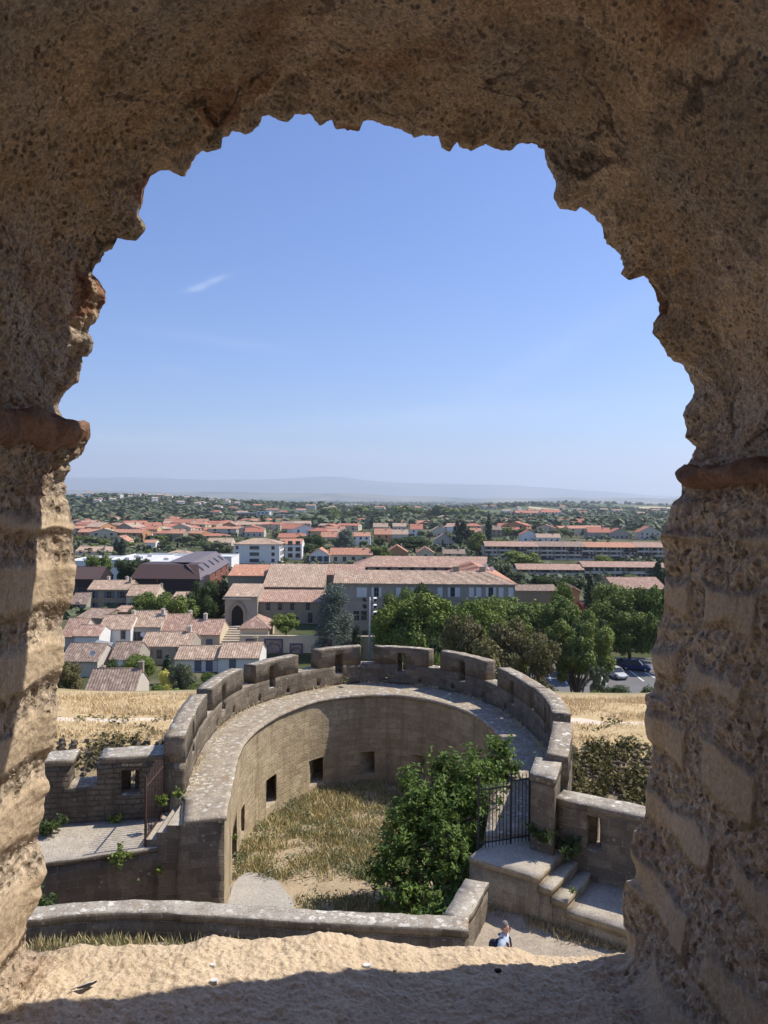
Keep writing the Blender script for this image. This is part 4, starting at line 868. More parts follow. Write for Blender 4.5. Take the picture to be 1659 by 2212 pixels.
up_ = rng.normal(size=(n, 3))*.5; up_[:, 2] += 1; Bv = np.cross(D, up_); Bv /= np.linalg.norm(Bv, axis=1, keepdims=True); Nv = np.cross(Bv, D)
s_ = (.095*rng.uniform(.6, 1.3, n))[:, None]
V = np.stack([P-D*s_, P-D*s_*.1+Bv*s_*.42+Nv*s_*.12, P+D*s_-Nv*s_*.2, P-D*s_*.1-Bv*s_*.42+Nv*s_*.12], 1).reshape(-1, 3); bq = np.arange(n)*4
mesh_obj('crown', V, np.concatenate([np.stack([bq, bq+1, bq+2], 1), np.stack([bq, bq+2, bq+3], 1)]), M['leaf_fig'], yt)
# ---------------------------------------------------------------- the visitor on the path
M['skin'] = plain('skin', (.5, .27, .19), .6, .3, 0, .05, 8); M['hair'] = plain('grey hair', (.2, .18, .165), .8, .2, 0, .5, 40, .01)
M['shirt'] = plain('pale blue shirt', (.55, .62, .7), .8, .1, 0, .08, 9, .01); M['pack'] = plain('navy backpack', (.025, .03, .05), .7, .2, 0, .3, 9, .01)
M['trousers'] = plain('khaki trousers', (.25, .21, .15), .9, .1, 0, .1, 6); M['shoe'] = plain('brown shoe', (.07, .045, .03), .6)
per = empty('person', (2.58, 16.1, pz_(2.58, 16.1)-.02), label='grey-haired man in pale blue shirt carrying a dark backpack on the path', cat='person')
def skinned(name, V, E, Rr, mat, parent, sub=2):
    me = bpy.data.meshes.new(name); me.from_pydata(V, E, []); o = bpy.data.objects.new(name, me); COL.objects.link(o); o.parent = parent
    md = o.modifiers.new('skin', 'SKIN'); md.use_smooth_shade = True
    for i, r in enumerate(Rr): q = me.skin_vertices[0].data[i]; q.radius = r if isinstance(r, tuple) else (r, r); q.use_root = (i == 0)
    s = o.modifiers.new('sub', 'SUBSURF'); s.levels = s.render_levels = sub; me.materials.append(mat); return o
# facing +X, walking; y is the body's left-right
JV = [(0, 0, .95), (0, 0, 1.12), (.01, 0, 1.32), (.02, 0, 1.45), (.03, 0, 1.54), (.06, 0, 1.615), (.065, 0, 1.7), (.05, 0, 1.76),
      (0, -.19, 1.42), (-.05, -.25, 1.14), (.08, -.26, .93), (0, .19, 1.42), (.06, .25, 1.15), (.26, .22, 1.02),
      (.0, -.1, .9), (.16, -.1, .5), (.18, -.1, .08), (0, .1, .9), (-.02, .1, .5), (-.22, .1, .1), (.32, -.1, .04), (-.08, .1, .04)]
JE = [(0, 1), (1, 2), (2, 3), (3, 4), (4, 5), (5, 6), (6, 7), (3, 8), (8, 9), (9, 10), (3, 11), (11, 12), (12, 13), (0, 14), (14, 15), (15, 16), (0, 17), (17, 18), (18, 19), (16, 20), (19, 21)]
JR = [(.11, .15), (.1, .13), (.11, .15), (.08, .11), .05, (.075, .062), (.088, .074), (.06, .05), .055, .042, .03, .055, .042, .03, .08, .055, .04, .08, .055, .04, .04, .04]
skinned('body', JV, JE, JR, M['skin'], per)
skinned('shirt', [(0, 0, .9), (0, 0, 1.12), (.01, 0, 1.32), (.02, 0, 1.44), (.035, 0, 1.575), (0, -.2, 1.41), (-.035, -.245, 1.24), (0, .2, 1.41), (.04, .245, 1.24)], [(0, 1), (1, 2), (2, 3), (3, 4), (3, 5), (5, 6), (3, 7), (7, 8)],
        [(.135, .18), (.13, .165), (.135, .175), (.1, .13), .07, .075, .07, .075, .07], M['shirt'], per)
skinned('trousers', [(0, 0, .95), (0, -.1, .86), (.16, -.1, .5), (.17, -.1, .12), (0, .1, .86), (-.02, .1, .5), (-.2, .1, .14)], [(0, 1), (1, 2), (2, 3), (0, 4), (4, 5), (5, 6)], [(.12, .16), .1, .075, .065, .1, .075, .065], M['trousers'], per)
skinned('hair', [(.015, 0, 1.62), (.01, 0, 1.69), (.035, 0, 1.765), (.1, 0, 1.785)], [(0, 1), (1, 2), (2, 3)], [(.07, .078), (.092, .095), (.088, .088), (.05, .06)], M['hair'], per)
m = MB(); m.box((.153, 0, 1.675), (.035, .025, .045), ry=-.3); m.build('nose', M['skin'], per)
m = MB(); m.box((.14, 0, 1.625), (.02, .045, .012)); m.build('mouth', plain('lips', (.35, .13, .1)), per)
for s in (-1, 1):
    m = MB(); m.box((.143, s*.032, 1.705), (.015, .022, .01)); m.build('eye', M['dark'], per); m = MB(); m.box((.05, s*.083, 1.68), (.045, .02, .06)); m.build('ear', M['skin'], per)
for s in (-1, 1):                                       # hands with fingers and a thumb
    w0 = Vector((.08, -.26, .93)) if s < 0 else Vector((.26, .22, 1.02)); d0 = Vector((.35, 0, -1)).normalized() if s < 0 else Vector((.8, 0, -.3)).normalized()
    side = Vector((0, 1, 0)); V_ = [tuple(w0), tuple(w0+d0*.09)]; E_ = [(0, 1)]; R_ = [(.028, .02), (.036, .018)]
    for f in range(4):
        o_ = side*(f-1.5)*.02; k = len(V_); ln_ = (.062, .075, .07, .055)[f]; V_ += [tuple(w0+d0*.1+o_), tuple(w0+d0*(.1+ln_*.55)+o_+Vector((.008, 0, 0))), tuple(w0+d0*(.1+ln_)+o_+Vector((.022, 0, 0)))]; E_ += [(1, k), (k, k+1), (k+1, k+2)]; R_ += [.0095, .009, .0075]
    k = len(V_); V_ += [tuple(w0+d0*.04+side*-s*.035), tuple(w0+d0*.085+side*-s*.05+Vector((.01, 0, 0)))]; E_ += [(0, k), (k, k+1)]; R_ += [.012, .009]
    skinned('hand', V_, E_, R_, M['skin'], per, 1)
for x, y in ((.22, -.1), (-.17, .1)):
    m = MB(); m.box((x, y, .045), (.28, .1, .09), taper=.75); m.build('shoe', M['shoe'], per)
skinned('backpack', [(-.17, 0, 1.08), (-.19, 0, 1.25), (-.16, 0, 1.4)], [(0, 1), (1, 2)], [(.08, .13), (.1, .14), (.06, .11)], M['pack'], per)
m = MB()
for s in (-1, 1): m.tube([(-.12, s*.1, 1.44), (.0, s*.12, 1.515), (.13, s*.115, 1.4), (.155, s*.11, 1.25), (.1, s*.15, 1.1), (-.1, s*.14, 1.08)], .022, 6)
m.build('strap', M['pack'], per)
per.rotation_euler = (0, 0, -.35)
# ================================================================ THE TOWN
def corr_slope(m, e0, e1, r1, r0, period=.36, amp=.085, rows=1, cps=6):
    """roof slope between eave e0->e1 and ridge r0->r1, corrugated across; vertices added to MB m"""
    e0, e1, r0, r1 = map(Vector, (e0, e1, r0, r1)); L = (e1-e0).length; t = (e1-e0)/L
    n = (e1-e0).cross(r0-e0 if (r0-e0).length > .01 else r1-e0).normalized()
    if n.z < 0: n = -n
    k = max(2, int(L/period*cps)) if amp > 0 else 1; vs = []; S = (r0-e0).length
    for j in range(rows+1):
        f = j/rows; a = e0.lerp(r0, f); b = e1.lerp(r1, f)
        for i in range(k+1):
            p = a.lerp(b, i/k); u = (p-e0).dot(t); h = amp*(abs(math.sin(math.pi*u/period))**.8) if amp > 0 else 0
            vs.append((p+n*(h), (u, f*S)))
    base = len(m.v); m.v += [tuple(p) for p, _ in vs]
    for j in range(rows):
        for i in range(k):
            q = [j*(k+1)+i, j*(k+1)+i+1, (j+1)*(k+1)+i+1, (j+1)*(k+1)+i]; m.f.append(tuple(base+c for c in q)); m.m.append(0); m.u += [vs[c][1] for c in q]
    for a, b in ((e0, e1), (e1, r1), (r0, e0)):         # roof edge thickness
        if (a-b).length > .05: m.face([a, b, b-Vector((0, 0, .12)), a-Vector((0, 0, .12))], 0)
WIN_ME = {}
def win_obj(parent, loc, rz, w, h, style, near):
    key = (round(w, 2), round(h, 2), style, near)
    if key not in WIN_ME:
        m = MB(); t = .07
        m.box((0, -.01, h/2), (w, .05, h), mat=0)                      # glass
        if near:
            for x in (-w/2+t/2, w/2-t/2, 0): m.box((x, -.05, h/2), (t if x else t*.7, .06, h-.004), mat=1)
            for z in (t/2, h-t/2, h*.5): m.box((0, -.053, z), (w-.01, .05, t), mat=1)
            m.box((0, -.08, -.05), (w+.2, .16, .09), mat=2)
        a = m.build('window', [M['glass'], M['frame'], M['pale']]); sh = None
        COL.objects.unlink(a); WIN_ME[key] = a.data; bpy.data.objects.remove(a)
        if style in ('blue', 'white', 'brown', 'closed_white', 'closed_blue'):
            m = MB()
            m.box((0, -.03, h/2), (w*.5, .045, h))
            for q in range(1, int(h/.16)): m.box((0, -.058, q*.16), (w*.42, .012, .05))
            a = m.build('shutter', M['shutter_'+style.replace('closed_', '')]); WIN_ME[(key, 's')] = a.data; COL.objects.unlink(a); bpy.data.objects.remove(a)
    o = bpy.data.objects.new('window', WIN_ME[key]); COL.objects.link(o); o.parent = parent; o.location = loc; o.rotation_euler = (0, 0, rz)
    if (key, 's') in WIN_ME:
        for s in (-1, 1):
            c = bpy.data.objects.new('shutter', WIN_ME[(key, 's')]); COL.objects.link(c); c.parent = o
            c.location = (s*w*.25, -.06, 0) if style.startswith('closed') else (s*w*.76, -.02, 0)
    return o
def house(label, x, y, z, rz, w, d, he, pitch, wall, roof, kind='gable', wins=(), near=True, name='house', cat='house', chim=(), group=None, oh=.3, thin=False, side_wins=(), winst='blue', rear=False):
    """x,y,z is the middle of the front foot; front faces local -y"""
    e = empty(name, (x, y, z), rz, label=label, cat=cat, group=group); hr = he+pitch*d/2; W = w/2; B = -4.0
    m = MB()
    if kind == 'gable':      # ridge along x
        m.face([(-W, 0, B), (W, 0, B), (W, 0, he), (-W, 0, he)]); m.face([(W, d, B), (-W, d, B), (-W, d, he), (W, d, he)])
        m.face([(W, 0, B), (W, d, B), (W, d, he), (W, d/2, hr), (W, 0, he)]); m.face([(-W, d, B), (-W, 0, B), (-W, 0, he), (-W, d/2, hr), (-W, d, he)])
    elif kind == 'front_gable':
        hr = he+pitch*w/2
        m.face([(-W, 0, B), (W, 0, B), (W, 0, he), (0, 0, hr), (-W, 0, he)]); m.face([(W, d, B), (-W, d, B), (-W, d, he), (0, d, hr), (W, d, he)])
        m.face([(W, 0, B), (W, d, B), (W, d, he), (W, 0, he)]); m.face([(-W, d, B), (-W, 0, B), (-W, 0, he), (-W, d, he)])
    elif kind == 'shed':
        hr = he+pitch*d
        m.face([(-W, 0, B), (W, 0, B), (W, 0, he), (-W, 0, he)]); m.face([(W, d, B), (-W, d, B), (-W, d, hr), (W, d, hr)])
        m.face([(W, 0, B), (W, d, B), (W, d, hr), (W, 0, he)]); m.face([(-W, d, B), (-W, 0, B), (-W, 0, he), (-W, d, hr)])
    else: m.box((0, d/2, (he+B)/2), (w, d, he-B))
    m.build('wall', M[wall], e)
    r = MB(); o = oh; eo = -o*pitch; per = .36 if near else .5; amp = .085 if near else 0.0
    if kind == 'gable':
        corr_slope(r, (-W-o*.3, -o, he+.03+eo), (W+o*.3, -o, he+.03+eo), (W+o*.3, d/2, hr+.03), (-W-o*.3, d/2, hr+.03), per, amp)
        corr_slope(r, (W+o*.3, d+o, he+.03+eo), (-W-o*.3, d+o, he+.03+eo), (-W-o*.3, d/2, hr+.03), (W+o*.3, d/2, hr+.03), per, amp if near else 0)
        r.tube([(-W-o*.3, d/2, hr+.06), (W+o*.3, d/2, hr+.06)], .11, 6)
    elif kind == 'front_gable':
        corr_slope(r, (W+o, -o, he+.03+eo), (W+o, d+o, he+.03+eo), (0, d+o, hr+.03), (0, -o, hr+.03), per, amp)
        corr_slope(r, (-W-o, d+o, he+.03+eo), (-W-o, -o, he+.03+eo), (0, -o, hr+.03), (0, d+o, hr+.03), per, amp); r.tube([(0, -o, hr+.06), (0, d+o, hr+.06)], .11, 6)
    elif kind == 'shed':
        corr_slope(r, (-W-.1, -o, he+.03+eo), (W+.1, -o, he+.03+eo), (W+.1, d, hr+.03), (-W-.1, d, hr+.03), per, amp)
    elif kind == 'hip':
        a = min(d, w)/2; hr = he+pitch*a; c = [(-W-o, -o, he+.03+eo), (W+o, -o, he+.03+eo), (W+o, d+o, he+.03+eo), (-W-o, d+o, he+.03+eo)]
        if w >= d: p, q = (-W+a, d/2, hr), (W-a, d/2, hr); sl = [(c[0], c[1], q, p), (c[1], c[2], q, q), (c[2], c[3], p, q), (c[3], c[0], p, p)]
        else: p, q = (0, a, hr), (0, d-a, hr); sl = [(c[0], c[1], p, p), (c[1], c[2], q, p), (c[2], c[3], q, q), (c[3], c[0], p, q)]
        for s in sl: corr_slope(r, s[0], s[1], s[2], s[3], per, amp)
        for i, cc in enumerate(c): r.tube([cc, p if Vector(cc[:2]).__sub__(Vector(p[:2])).length < Vector(cc[:2]).__sub__(Vector(q[:2])).length else q], .1, 5)
        if (Vector(p)-Vector(q)).length > .1: r.tube([p, q], .11, 5)
    elif kind == 'flat':
        r.box((0, d/2, he+.02), (w-.5, d-.5, .1)); 
        for cx_, cy_, sx_, sy_ in ((0, .1, w+.04, .25), (0, d-.1, w+.04, .25), (-W+.1, d/2, .25, d-.3), (W-.1, d/2, .25, d-.3)): r.box((cx_, cy_, he+.2), (sx_, sy_, .5))
    ro = r.build('roof', M[roof], e)
    for cx_, cy_ in chim:
        zc = (he+pitch*min(cy_, d-cy_)) if kind in ('gable', 'hip') else hr-.5
        m = MB(); m.box((0, 0, .35), (.55, .75, 1.3)); m.box((0, 0, 1.04), (.68, .88, .1)); m.tube([(0, 0, 1.08), (0, 0, 1.3)], [.11, .13], 6)
        c = m.build('chimney', M['pale' if (cx_*7) % 2 < 1 else 'stone'], ro); c.location = (cx_, cy_, zc)
    for wn in wins:
        px_, pz__, ww, wh = wn[:4]; win_obj(e, (px_, -.005, pz__), 0, ww, wh, wn[4] if len(wn) > 4 else winst, near)
    for wn in side_wins:
        py_, pz__, ww, wh = wn[:4]; win_obj(e, (W+.005, py_, pz__), R(90), ww, wh, wn[4] if len(wn) > 4 else winst, near)
    return e
def grid_wins(w, he, fl=2.8, gap=3.2, ww=1.0, wh=1.35, z0=.9, st=None, jit=.3):
    out = []; nf = max(1, int((he-.2)/fl)); nc = max(1, int((w-1.2)/gap))
    for f in range(nf):
        for c in range(nc):
            x = (c-(nc-1)/2)*gap*min(1.3, (w-1)/(nc*gap))
            out.append((x, z0+f*fl, ww, wh)+((st,) if st else ()))
    return out
NF = []
def hpx(label, x0, x1, yR, yE, yb, d, wall, roof, Y=None, kind='gable', rot=0, near=True, nochk=False, **k):
    """house from its photo outline: eave line x0..x1 at yE, ridge yR, foot yb (or given distance Y); d = depth in metres"""
    xm = (x0+x1)/2
    if Y is None: Y = depth_at(xm, yb)
    A = PY(x0, yE, Y); Bp = PY(x1, yE, Y); w = Bp.x-A.x; z = gzf((A.x+Bp.x)/2, Y)
    if kind == 'shed': zr = PY(xm, yR, Y+d).z; pitch = (zr-A.z)/d
    elif kind == 'front_gable': zr = PY(xm, yR, Y).z; pitch = (zr-A.z)/(w/2)
    elif kind == 'flat': pitch = .3
    else: zr = PY(xm, yR, Y+d/2).z; pitch = (zr-A.z)/(d/2)
    pc = min(.62, max(.16, pitch))
    if abs(pc-pitch) > .01 or A.z-z < 2: NF.append((label[:40], round(Y), round(w, 1), round(A.z-z, 1), round(pitch, 2)))
    he = max(1.5, (A.z+Bp.z)/2-z)
    e = house(label, (A.x+Bp.x)/2, Y, z, R(rot), w, d, he, pc, wall, roof, kind=kind, near=near, **k)
    return e, w, he
# --- the nearest houses, below the bank on the left
hpx('stone gabled house with long canal tile roof just beyond the dry grass', 181, 289, 1452, 1506, 0, 7.4, 'pale', 'roof_brown', Y=96, rot=3, chim=((-2.4, 5.4), (3.0, 3.9)))
e, w, he = hpx('low lean-to cottage with a steep brown roof and a white dish', 236, 296, 1387, 1423, 0, 6.5, 'grey', 'roof_brown', Y=114, wins=((1, .6, .9, 1.1, 'plain'),))
hpx('brown roofed house with a pale lit gable at the far left beside the window jamb', 128, 211, 1390, 1427, 0, 7.5, 'pale', 'roof_brown', Y=112, rot=-2)
hpx('grey two-storey cottage with tan roof and brown windows behind the yellow bush', 303, 413, 1366, 1395, 0, 6.5, 'grey', 'roof_tan', Y=121, wins=((-1.0, .9, .9, 1.5, 'plain'), (2.1, .9, .9, 1.5, 'plain')), chim=((2.9, 3.4),))
hpx('white walled cottage with tan roof and two blue shuttered doors', 377, 470, 1396, 1423, 0, 6, 'white', 'roof_tan', Y=116, wins=((.3, .1, 1.0, 2.0, 'closed_blue'), (2.0, .1, 1.0, 2.0, 'closed_blue')))
hpx('white cottage with lit cream gable and vented roof, nearest to the mural wall', 471, 560, 1389, 1420, 0, 7, 'white', 'roof_tan', Y=115, wins=((-.9, .1, 1.0, 2.2, 'closed_blue'),), chim=((1.9, 4.2),))
hpx('white two-storey terraced house with two brown windows', 213, 282, 1329, 1358, 0, 7, 'white', 'roof_tan', Y=136, wins=((-1.2, 1.4, .85, 1.5, 'plain'), (1.5, 1.4, .85, 1.5, 'plain')), chim=((2.0, 4.2),))
hpx('taller terraced house with a big glazed terrace under the eave', 279, 347, 1320, 1353, 0, 8, 'pale', 'roof_tan', Y=138, wins=((-1.0, .5, 2.6, 1.9, 'plain'), (1.6, .5, 1.6, 1.9, 'plain')), chim=((2.4, 3),))
hpx('tan roofed terraced house, third of the row, with two chimneys', 341, 401, 1327, 1361, 0, 8, 'stone', 'roof_pink', Y=138.5, chim=((-2.0, 2.4), (2.1, 5)))
hpx('terraced house with grey shutters and a tall cream lit gable by the steps', 402, 475, 1339, 1370, 0, 8, 'cream', 'roof_pink', Y=133, wins=((-.9, .3, 1.1, 1.7, 'closed_blue'), (1.1, .3, 1.1, 1.7, 'closed_blue')), chim=((-.5, 4),))
hpx('narrow pink roofed house at the far left, top of the cottage cluster', 130, 176, 1333, 1374, 0, 8, 'pale', 'roof_pink', Y=133)
hpx('low pale house with blue window tucked left of the white terraced house', 161, 214, 1351, 1373, 0, 6, 'white', 'roof_pink', Y=130, wins=((.6, .7, .9, 1.1, 'closed_blue'),))
hpx('brown roofed barn with a lime climbing plant behind the terraced row', 162, 226, 1315, 1334, 0, 9, 'stone', 'roof_brown', Y=150, rot=-16)
hpx('low grey roofed annex behind the terraced row', 240, 305, 1311, 1322, 0, 8, 'stone', 'roof_pink', Y=154, rot=-8)
hpx('small dark roofed house left of the long stone house', 150, 186, 1281, 1304, 0, 7, 'grey', 'roof_brown', Y=178, wins=((0, 1.2, .9, 1.3, 'plain'),))
hpx('long two-storey stone house with six dark windows in two rows', 189, 279, 1254, 1273, 0, 8, 'stone', 'roof_tan', Y=182, wins=[(x, z, 1.25, 1.7, 'blue') for x in (-3.7, .2, 3.3) for z in (.3, 3.0)][0:6], chim=((-1.6, 4.6), (2.9, 4.6), (4.2, 3)))
hpx('tan roofed house with a pale end wall right of the long stone house', 273, 336, 1264, 1286, 0, 8, 'cream', 'roof_tan', Y=178, wins=((-2.2, 1.3, .9, 1.2, 'blue'),), chim=((3.0, 6), ))
hpx('small tan roof glimpsed between the trees before the church', 372, 420, 1279, 1291, 0, 7, 'cream', 'roof_tan', Y=176)
hpx('second small tan roof between the trees before the church', 352, 392, 1294, 1301, 0, 6, 'cream', 'roof_pink', Y=168)
# ruined courtyard shed between the cottages
e = empty('ruined_shed', (PY(222, 1440, 117).x, 117, -26), label='roofless dark shed with tilted broken sheet roof between two cottages', cat='shed')
m = MB(); m.box((0, 2.2, 1.2), (4.4, .25, 3.2)); m.box((-2.1, 1, 1.4), (.25, 2.6, 2.8)); m.box((2.1, 1, 1.2), (.25, 2.6, 2.4)); m.build('wall', M['stone'], e)
m = MB(); m.box((-.4, 1.2, 3.4), (2.6, 1.8, .06), rx=.4, ry=.15); m.build('roof', M['steel'], e); m = MB(); m.box((.2, .6, 2.2), (3.6, .12, .12), rz=.2); m.build('beam', M['bark'], e)
# --- maroon clad modern building with its skylight wing
hpx('dark maroon clad building with rounded cream gable at the far left', 140, 216, 1225, 1250, 0, 10, 'maroon_dark', 'maroon', Y=205, wins=[(-2+2.2*i, .8, 1.6, 2.2, 'plain') for i in range(4)])
mb_ = empty('modern_building', (PY(357, 1250, 204).x, 204, gzf(-45, 204)), label='long dark maroon modern building with a grey skylight wing running back', cat='building'); MW = (PY(430, 1250, 204).x-PY(283, 1250, 204).x)
he = PY(357, 1250, 204).z-mb_.location.z; m = MB(); m.box((0, 6, (he-4)/2), (MW, 12, he+4)); m.build('wall', M['maroon_dark'], mb_)
m = MB(); h2 = 3.4
m.face([(-MW/2-.3, -.4, he), (MW/2+.3, -.4, he), (MW/2-1.5, 5, he+h2), (-MW/2+.8, 5, he+h2)]); m.face([(-MW/2-.3, 12, he), (-MW/2-.3, -.4, he), (-MW/2+.8, 5, he+h2), (-MW/2+.8, 12, he+h2)]); m.face([(-MW/2+.8, 5, he+h2), (MW/2-1.5, 5, he+h2), (MW/2-1.5, 12, he+h2), (-MW/2+.8, 12, he+h2)])
for i in range(int(MW/.6)): m.box((-MW/2+.4+i*.6, 2.3, he+h2/2+.06), (.05, 5.9, .06), rx=math.atan2(h2, 5.4))
m.build('roof', M['maroon'], mb_)
for i in range(8): win_obj(mb_, (-MW/2+2+i*2.1, -.01, .6), 0, 1.5, 1.9, 'plain', True)
# wing: runs back to the right
a = Vector((MW/2, 0)); bdir = Vector((PY(494, 1220, 262).x-mb_.location.x, 262-204))-a; L = bdir.length; bd = bdir/L; bn = Vector((bd.y, -bd.x)); wd = 11
def wp(u, v, z): q = a+bd*u-bn*v; return (q.x, q.y, z)
m = MB(); m.face([wp(0, 0, -4), wp(L, 0, -4), wp(L, 0, he-.3), wp(0, 0, he-.3)]); m.face([wp(L, 0, -4), wp(L, wd, -4), wp(L, wd, he), wp(L, 0, he)]); m.face([wp(0, wd, -4), wp(0, wd, he), wp(L, wd, he), wp(L, wd, -4)]); m.build('wing_wall', M['brickred'], mb_)
m = MB(); m.face([wp(-.5, -.4, he-.3), wp(L, -.4, he-.3), wp(L, 4.2, he+h2), wp(4.2, 4.2, he+h2)]); m.face([wp(4.2, 4.2, he+h2), wp(L, 4.2, he+h2), wp(L, wd, he+h2), wp(13, wd, he+h2)]); m.build('wing_roof', M['maroon_lite'], mb_)
ang = math.atan2(bd.y, bd.x)
for i in range(6):
    m = MB(); m.box((0, 0, 0), (1.5, 2.2, .35)); m.box((0, 0, .18), (1.2, 1.8, .06), mat=1); o = m.build('skylight', [M['maroon_lite'], M['glass']], mb_); q = wp(4+i*(L-8)/5.2, 1.9, he+1.55+.15); o.location = q; o.rotation_euler = (math.atan2(h2, 4.6), 0, ang)
for i in range(5): win_obj(mb_, wp(5+i*(L-9)/4.2, -.02, .8), ang, 1.4, 2.0, 'plain', True)
for i in range(5): win_obj(mb_, wp(5+i*(L-9)/4.2, -.02, 3.4), ang, 1.4, 1.6, 'plain', True)
# --- white flat-roofed complex behind
for k, (lb, x0, x1, yE, Y, d) in enumerate((('low white flat-roofed block at the left of the modern complex', 140, 262, 1214, 262, 26), ('white flat-roofed block with a tall stair head, middle of the modern complex', 230, 330, 1212, 255, 30),
        ('white flat-roofed block with one dark window behind the maroon roof', 318, 425, 1216, 232, 30), ('long white flat roof edged in maroon at the back of the complex', 300, 500, 1203, 300, 16))):
    A, Bq = PY(x0, yE, Y), PY(x1, yE, Y); z = gzf(A.x, Y)
    e = house(lb, (A.x+Bq.x)/2, Y, z, 0, Bq.x-A.x, d, A.z-z, .3, 'white', 'membrane', kind='flat', wins=((3, A.z-z-2, 1.8, 1.1, 'plain'),) if k == 2 else ())
    for j in range(5): m = MB(); m.box((0, 0, .35), (1.6, 1.1, .7)); m.box((0, 0, .73), (1.3, .8, .08)); o = m.build('roof_vent', M['membrane'], e); o.location = (random.uniform(-.4, .4)*(Bq.x-A.x), random.uniform(.2, .8)*d, A.z-z+.05)
# --- church of the lower town
ch = empty('church', (PY(600, 1300, 146).x, 146, -23.5), label='stone church with pointed arch porch and stepped canal tile roofs', cat='church'); C0 = Vector(ch.location)
def cpart(x0, x1, yE, Y, d, yR, kindr, wall='stone', roof='roof_tan', wn=(), nm='nave'):
    A, Bq = PY(x0, yE, Y), PY(x1, yE, Y); w = Bq.x-A.x; cx_ = (A.x+Bq.x)/2-C0.x; y0 = Y-C0.y; he = A.z-C0.z
    dz = (PY((x0+x1)/2, yR, Y+(d if kindr == 'shed' else d/2)).z-A.z); hr = he+max(.5, dz); W = w/2
    m = MB()
    if kindr == 'shed': m.face([(cx_-W, y0, -3), (cx_+W, y0, -3), (cx_+W, y0, he), (cx_-W, y0, he)]); m.face([(cx_+W, y0, -3), (cx_+W, y0+d, -3), (cx_+W, y0+d, hr), (cx_+W, y0, he)]); m.face([(cx_-W, y0+d, -3), (cx_-W, y0, -3), (cx_-W, y0, he), (cx_-W, y0+d, hr)])
    else: m.face([(cx_-W, y0, -3), (cx_+W, y0, -3), (cx_+W, y0, he), (cx_-W, y0, he)]); m.face([(cx_+W, y0, -3), (cx_+W, y0+d, -3), (cx_+W, y0+d, he), (cx_+W, y0+d/2, hr), (cx_+W, y0, he)]); m.face([(cx_-W, y0+d, -3), (cx_-W, y0, -3), (cx_-W, y0, he), (cx_-W, y0+d/2, hr), (cx_-W, y0+d, he)])
    m.build(nm+'_wall', M[wall], ch); r = MB()
    corr_slope(r, (cx_-W-.15, y0-.35, he-.05), (cx_+W+.15, y0-.35, he-.05), (cx_+W+.15, y0+(d if kindr == 'shed' else d/2), hr), (cx_-W-.15, y0+(d if kindr == 'shed' else d/2), hr))
    if kindr != 'shed': corr_slope(r, (cx_+W+.15, y0+d+.3, he-.05), (cx_-W-.15, y0+d+.3, he-.05), (cx_-W-.15, y0+d/2, hr), (cx_+W+.15, y0+d/2, hr))
    r.build(nm+'_roof', M[roof], ch)
    for (wx, wy, ww, wh) in wn: p = PY(wx, wy, Y); win_obj(ch, (p.x-C0.x, y0-.01, p.z-C0.z), 0, ww, wh, 'plain', True)
cpart(568, 700, 1267, 153, 22, 1218.5, 'gable', nm='nave', roof='roof_tan')
cpart(493, 572, 1243, 161, 16, 1219.5, 'gable', nm='choir', roof='roof_orange')
cpart(700, 786, 1241, 160, 14, 1219, 'gable', nm='chapel', roof='roof_pink')
cpart(537, 712, 1299, 145, 7.5, 1274, 'shed', nm='aisle', wn=((579, 1319, .8, 1.6), (605, 1319, .8, 1.6), (631, 1319, .8, 1.6), (665, 1319, .8, 1.6), (670, 1346, .9, 2.0), (640, 1350, .9, 1.6)), roof='roof_pink')
cpart(486, 556, 1288, 143.5, 8, 1261, 'shed', nm='porch', wall='grey')
# pointed porch arch: voussoir ring, dark doorway
p0 = PY(513, 1353, 143.45); aw = 1.1; ah = 2.3
def arch_pts(hw, spring, rise, n=9):
    L_ = [(-hw, 0), (-hw, spring)]; r_ = (hw*hw+rise*rise)/(2*hw)
    for i in range(1, n): t = i/n; ang_ = math.asin(min(1, rise/r_))*t; L_.append((-hw+r_-r_*math.cos(ang_), spring+r_*math.sin(ang_)))
    return L_+[(0, spring+rise)]+[(-x, z) for x, z in reversed(L_)]
a_in, a_out = arch_pts(aw, ah, 1.7), arch_pts(aw+.5, ah, 2.3)
m = MB(); bx0 = Vector((p0.x-C0.x, p0.y-C0.y-.06, p0.z-C0.z)); q_ = lambda a, dy: (bx0.x+a[0], bx0.y+dy, bx0.z+a[1])
for i in range(len(a_in)-1):
    m.face([q_(a_in[i], -.12), q_(a_in[i+1], -.12), q_(a_out[i+1], -.12), q_(a_out[i], -.12)]); m.face([q_(a_out[i], -.12), q_(a_out[i+1], -.12), q_(a_out[i+1], .1), q_(a_out[i], .1)]); m.face([q_(a_in[i+1], -.12), q_(a_in[i], -.12), q_(a_in[i], .1), q_(a_in[i+1], .1)])
for i in range(2, len(a_out)-2): m.box(q_(a_out[i], -.1), (.28, .16, .28), ry=-math.atan2(a_out[i+1][1]-a_out[i-1][1], a_out[i+1][0]-a_out[i-1][0]))
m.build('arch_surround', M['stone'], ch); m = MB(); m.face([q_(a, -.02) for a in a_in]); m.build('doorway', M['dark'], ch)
m = MB(); m.box((bx0.x, bx0.y-.06, bx0.z+ah+2.9), (5.6, .4, .25)); m.box((bx0.x, bx0.y-.03, bx0.z+ah+3.25), (5.2, .3, .2)); m.build('cornice', M['pale'], ch)
# steps up to the church
cs = empty('church_steps', (PY(500, 1380, 132).x, 128, -26), label='broad stone steps climbing to the church porch', cat='staircase')
for i in range(12):
    y_ = 128+i*1.2; xm_ = PY(499+.6*i*1.0, 1380, y_).x; m = MB(); m.box((xm_-cs.location.x, y_-128+.6, i*.215-1), (4.6, 1.26, 2.2)); m.build('step', M['paving'], cs)
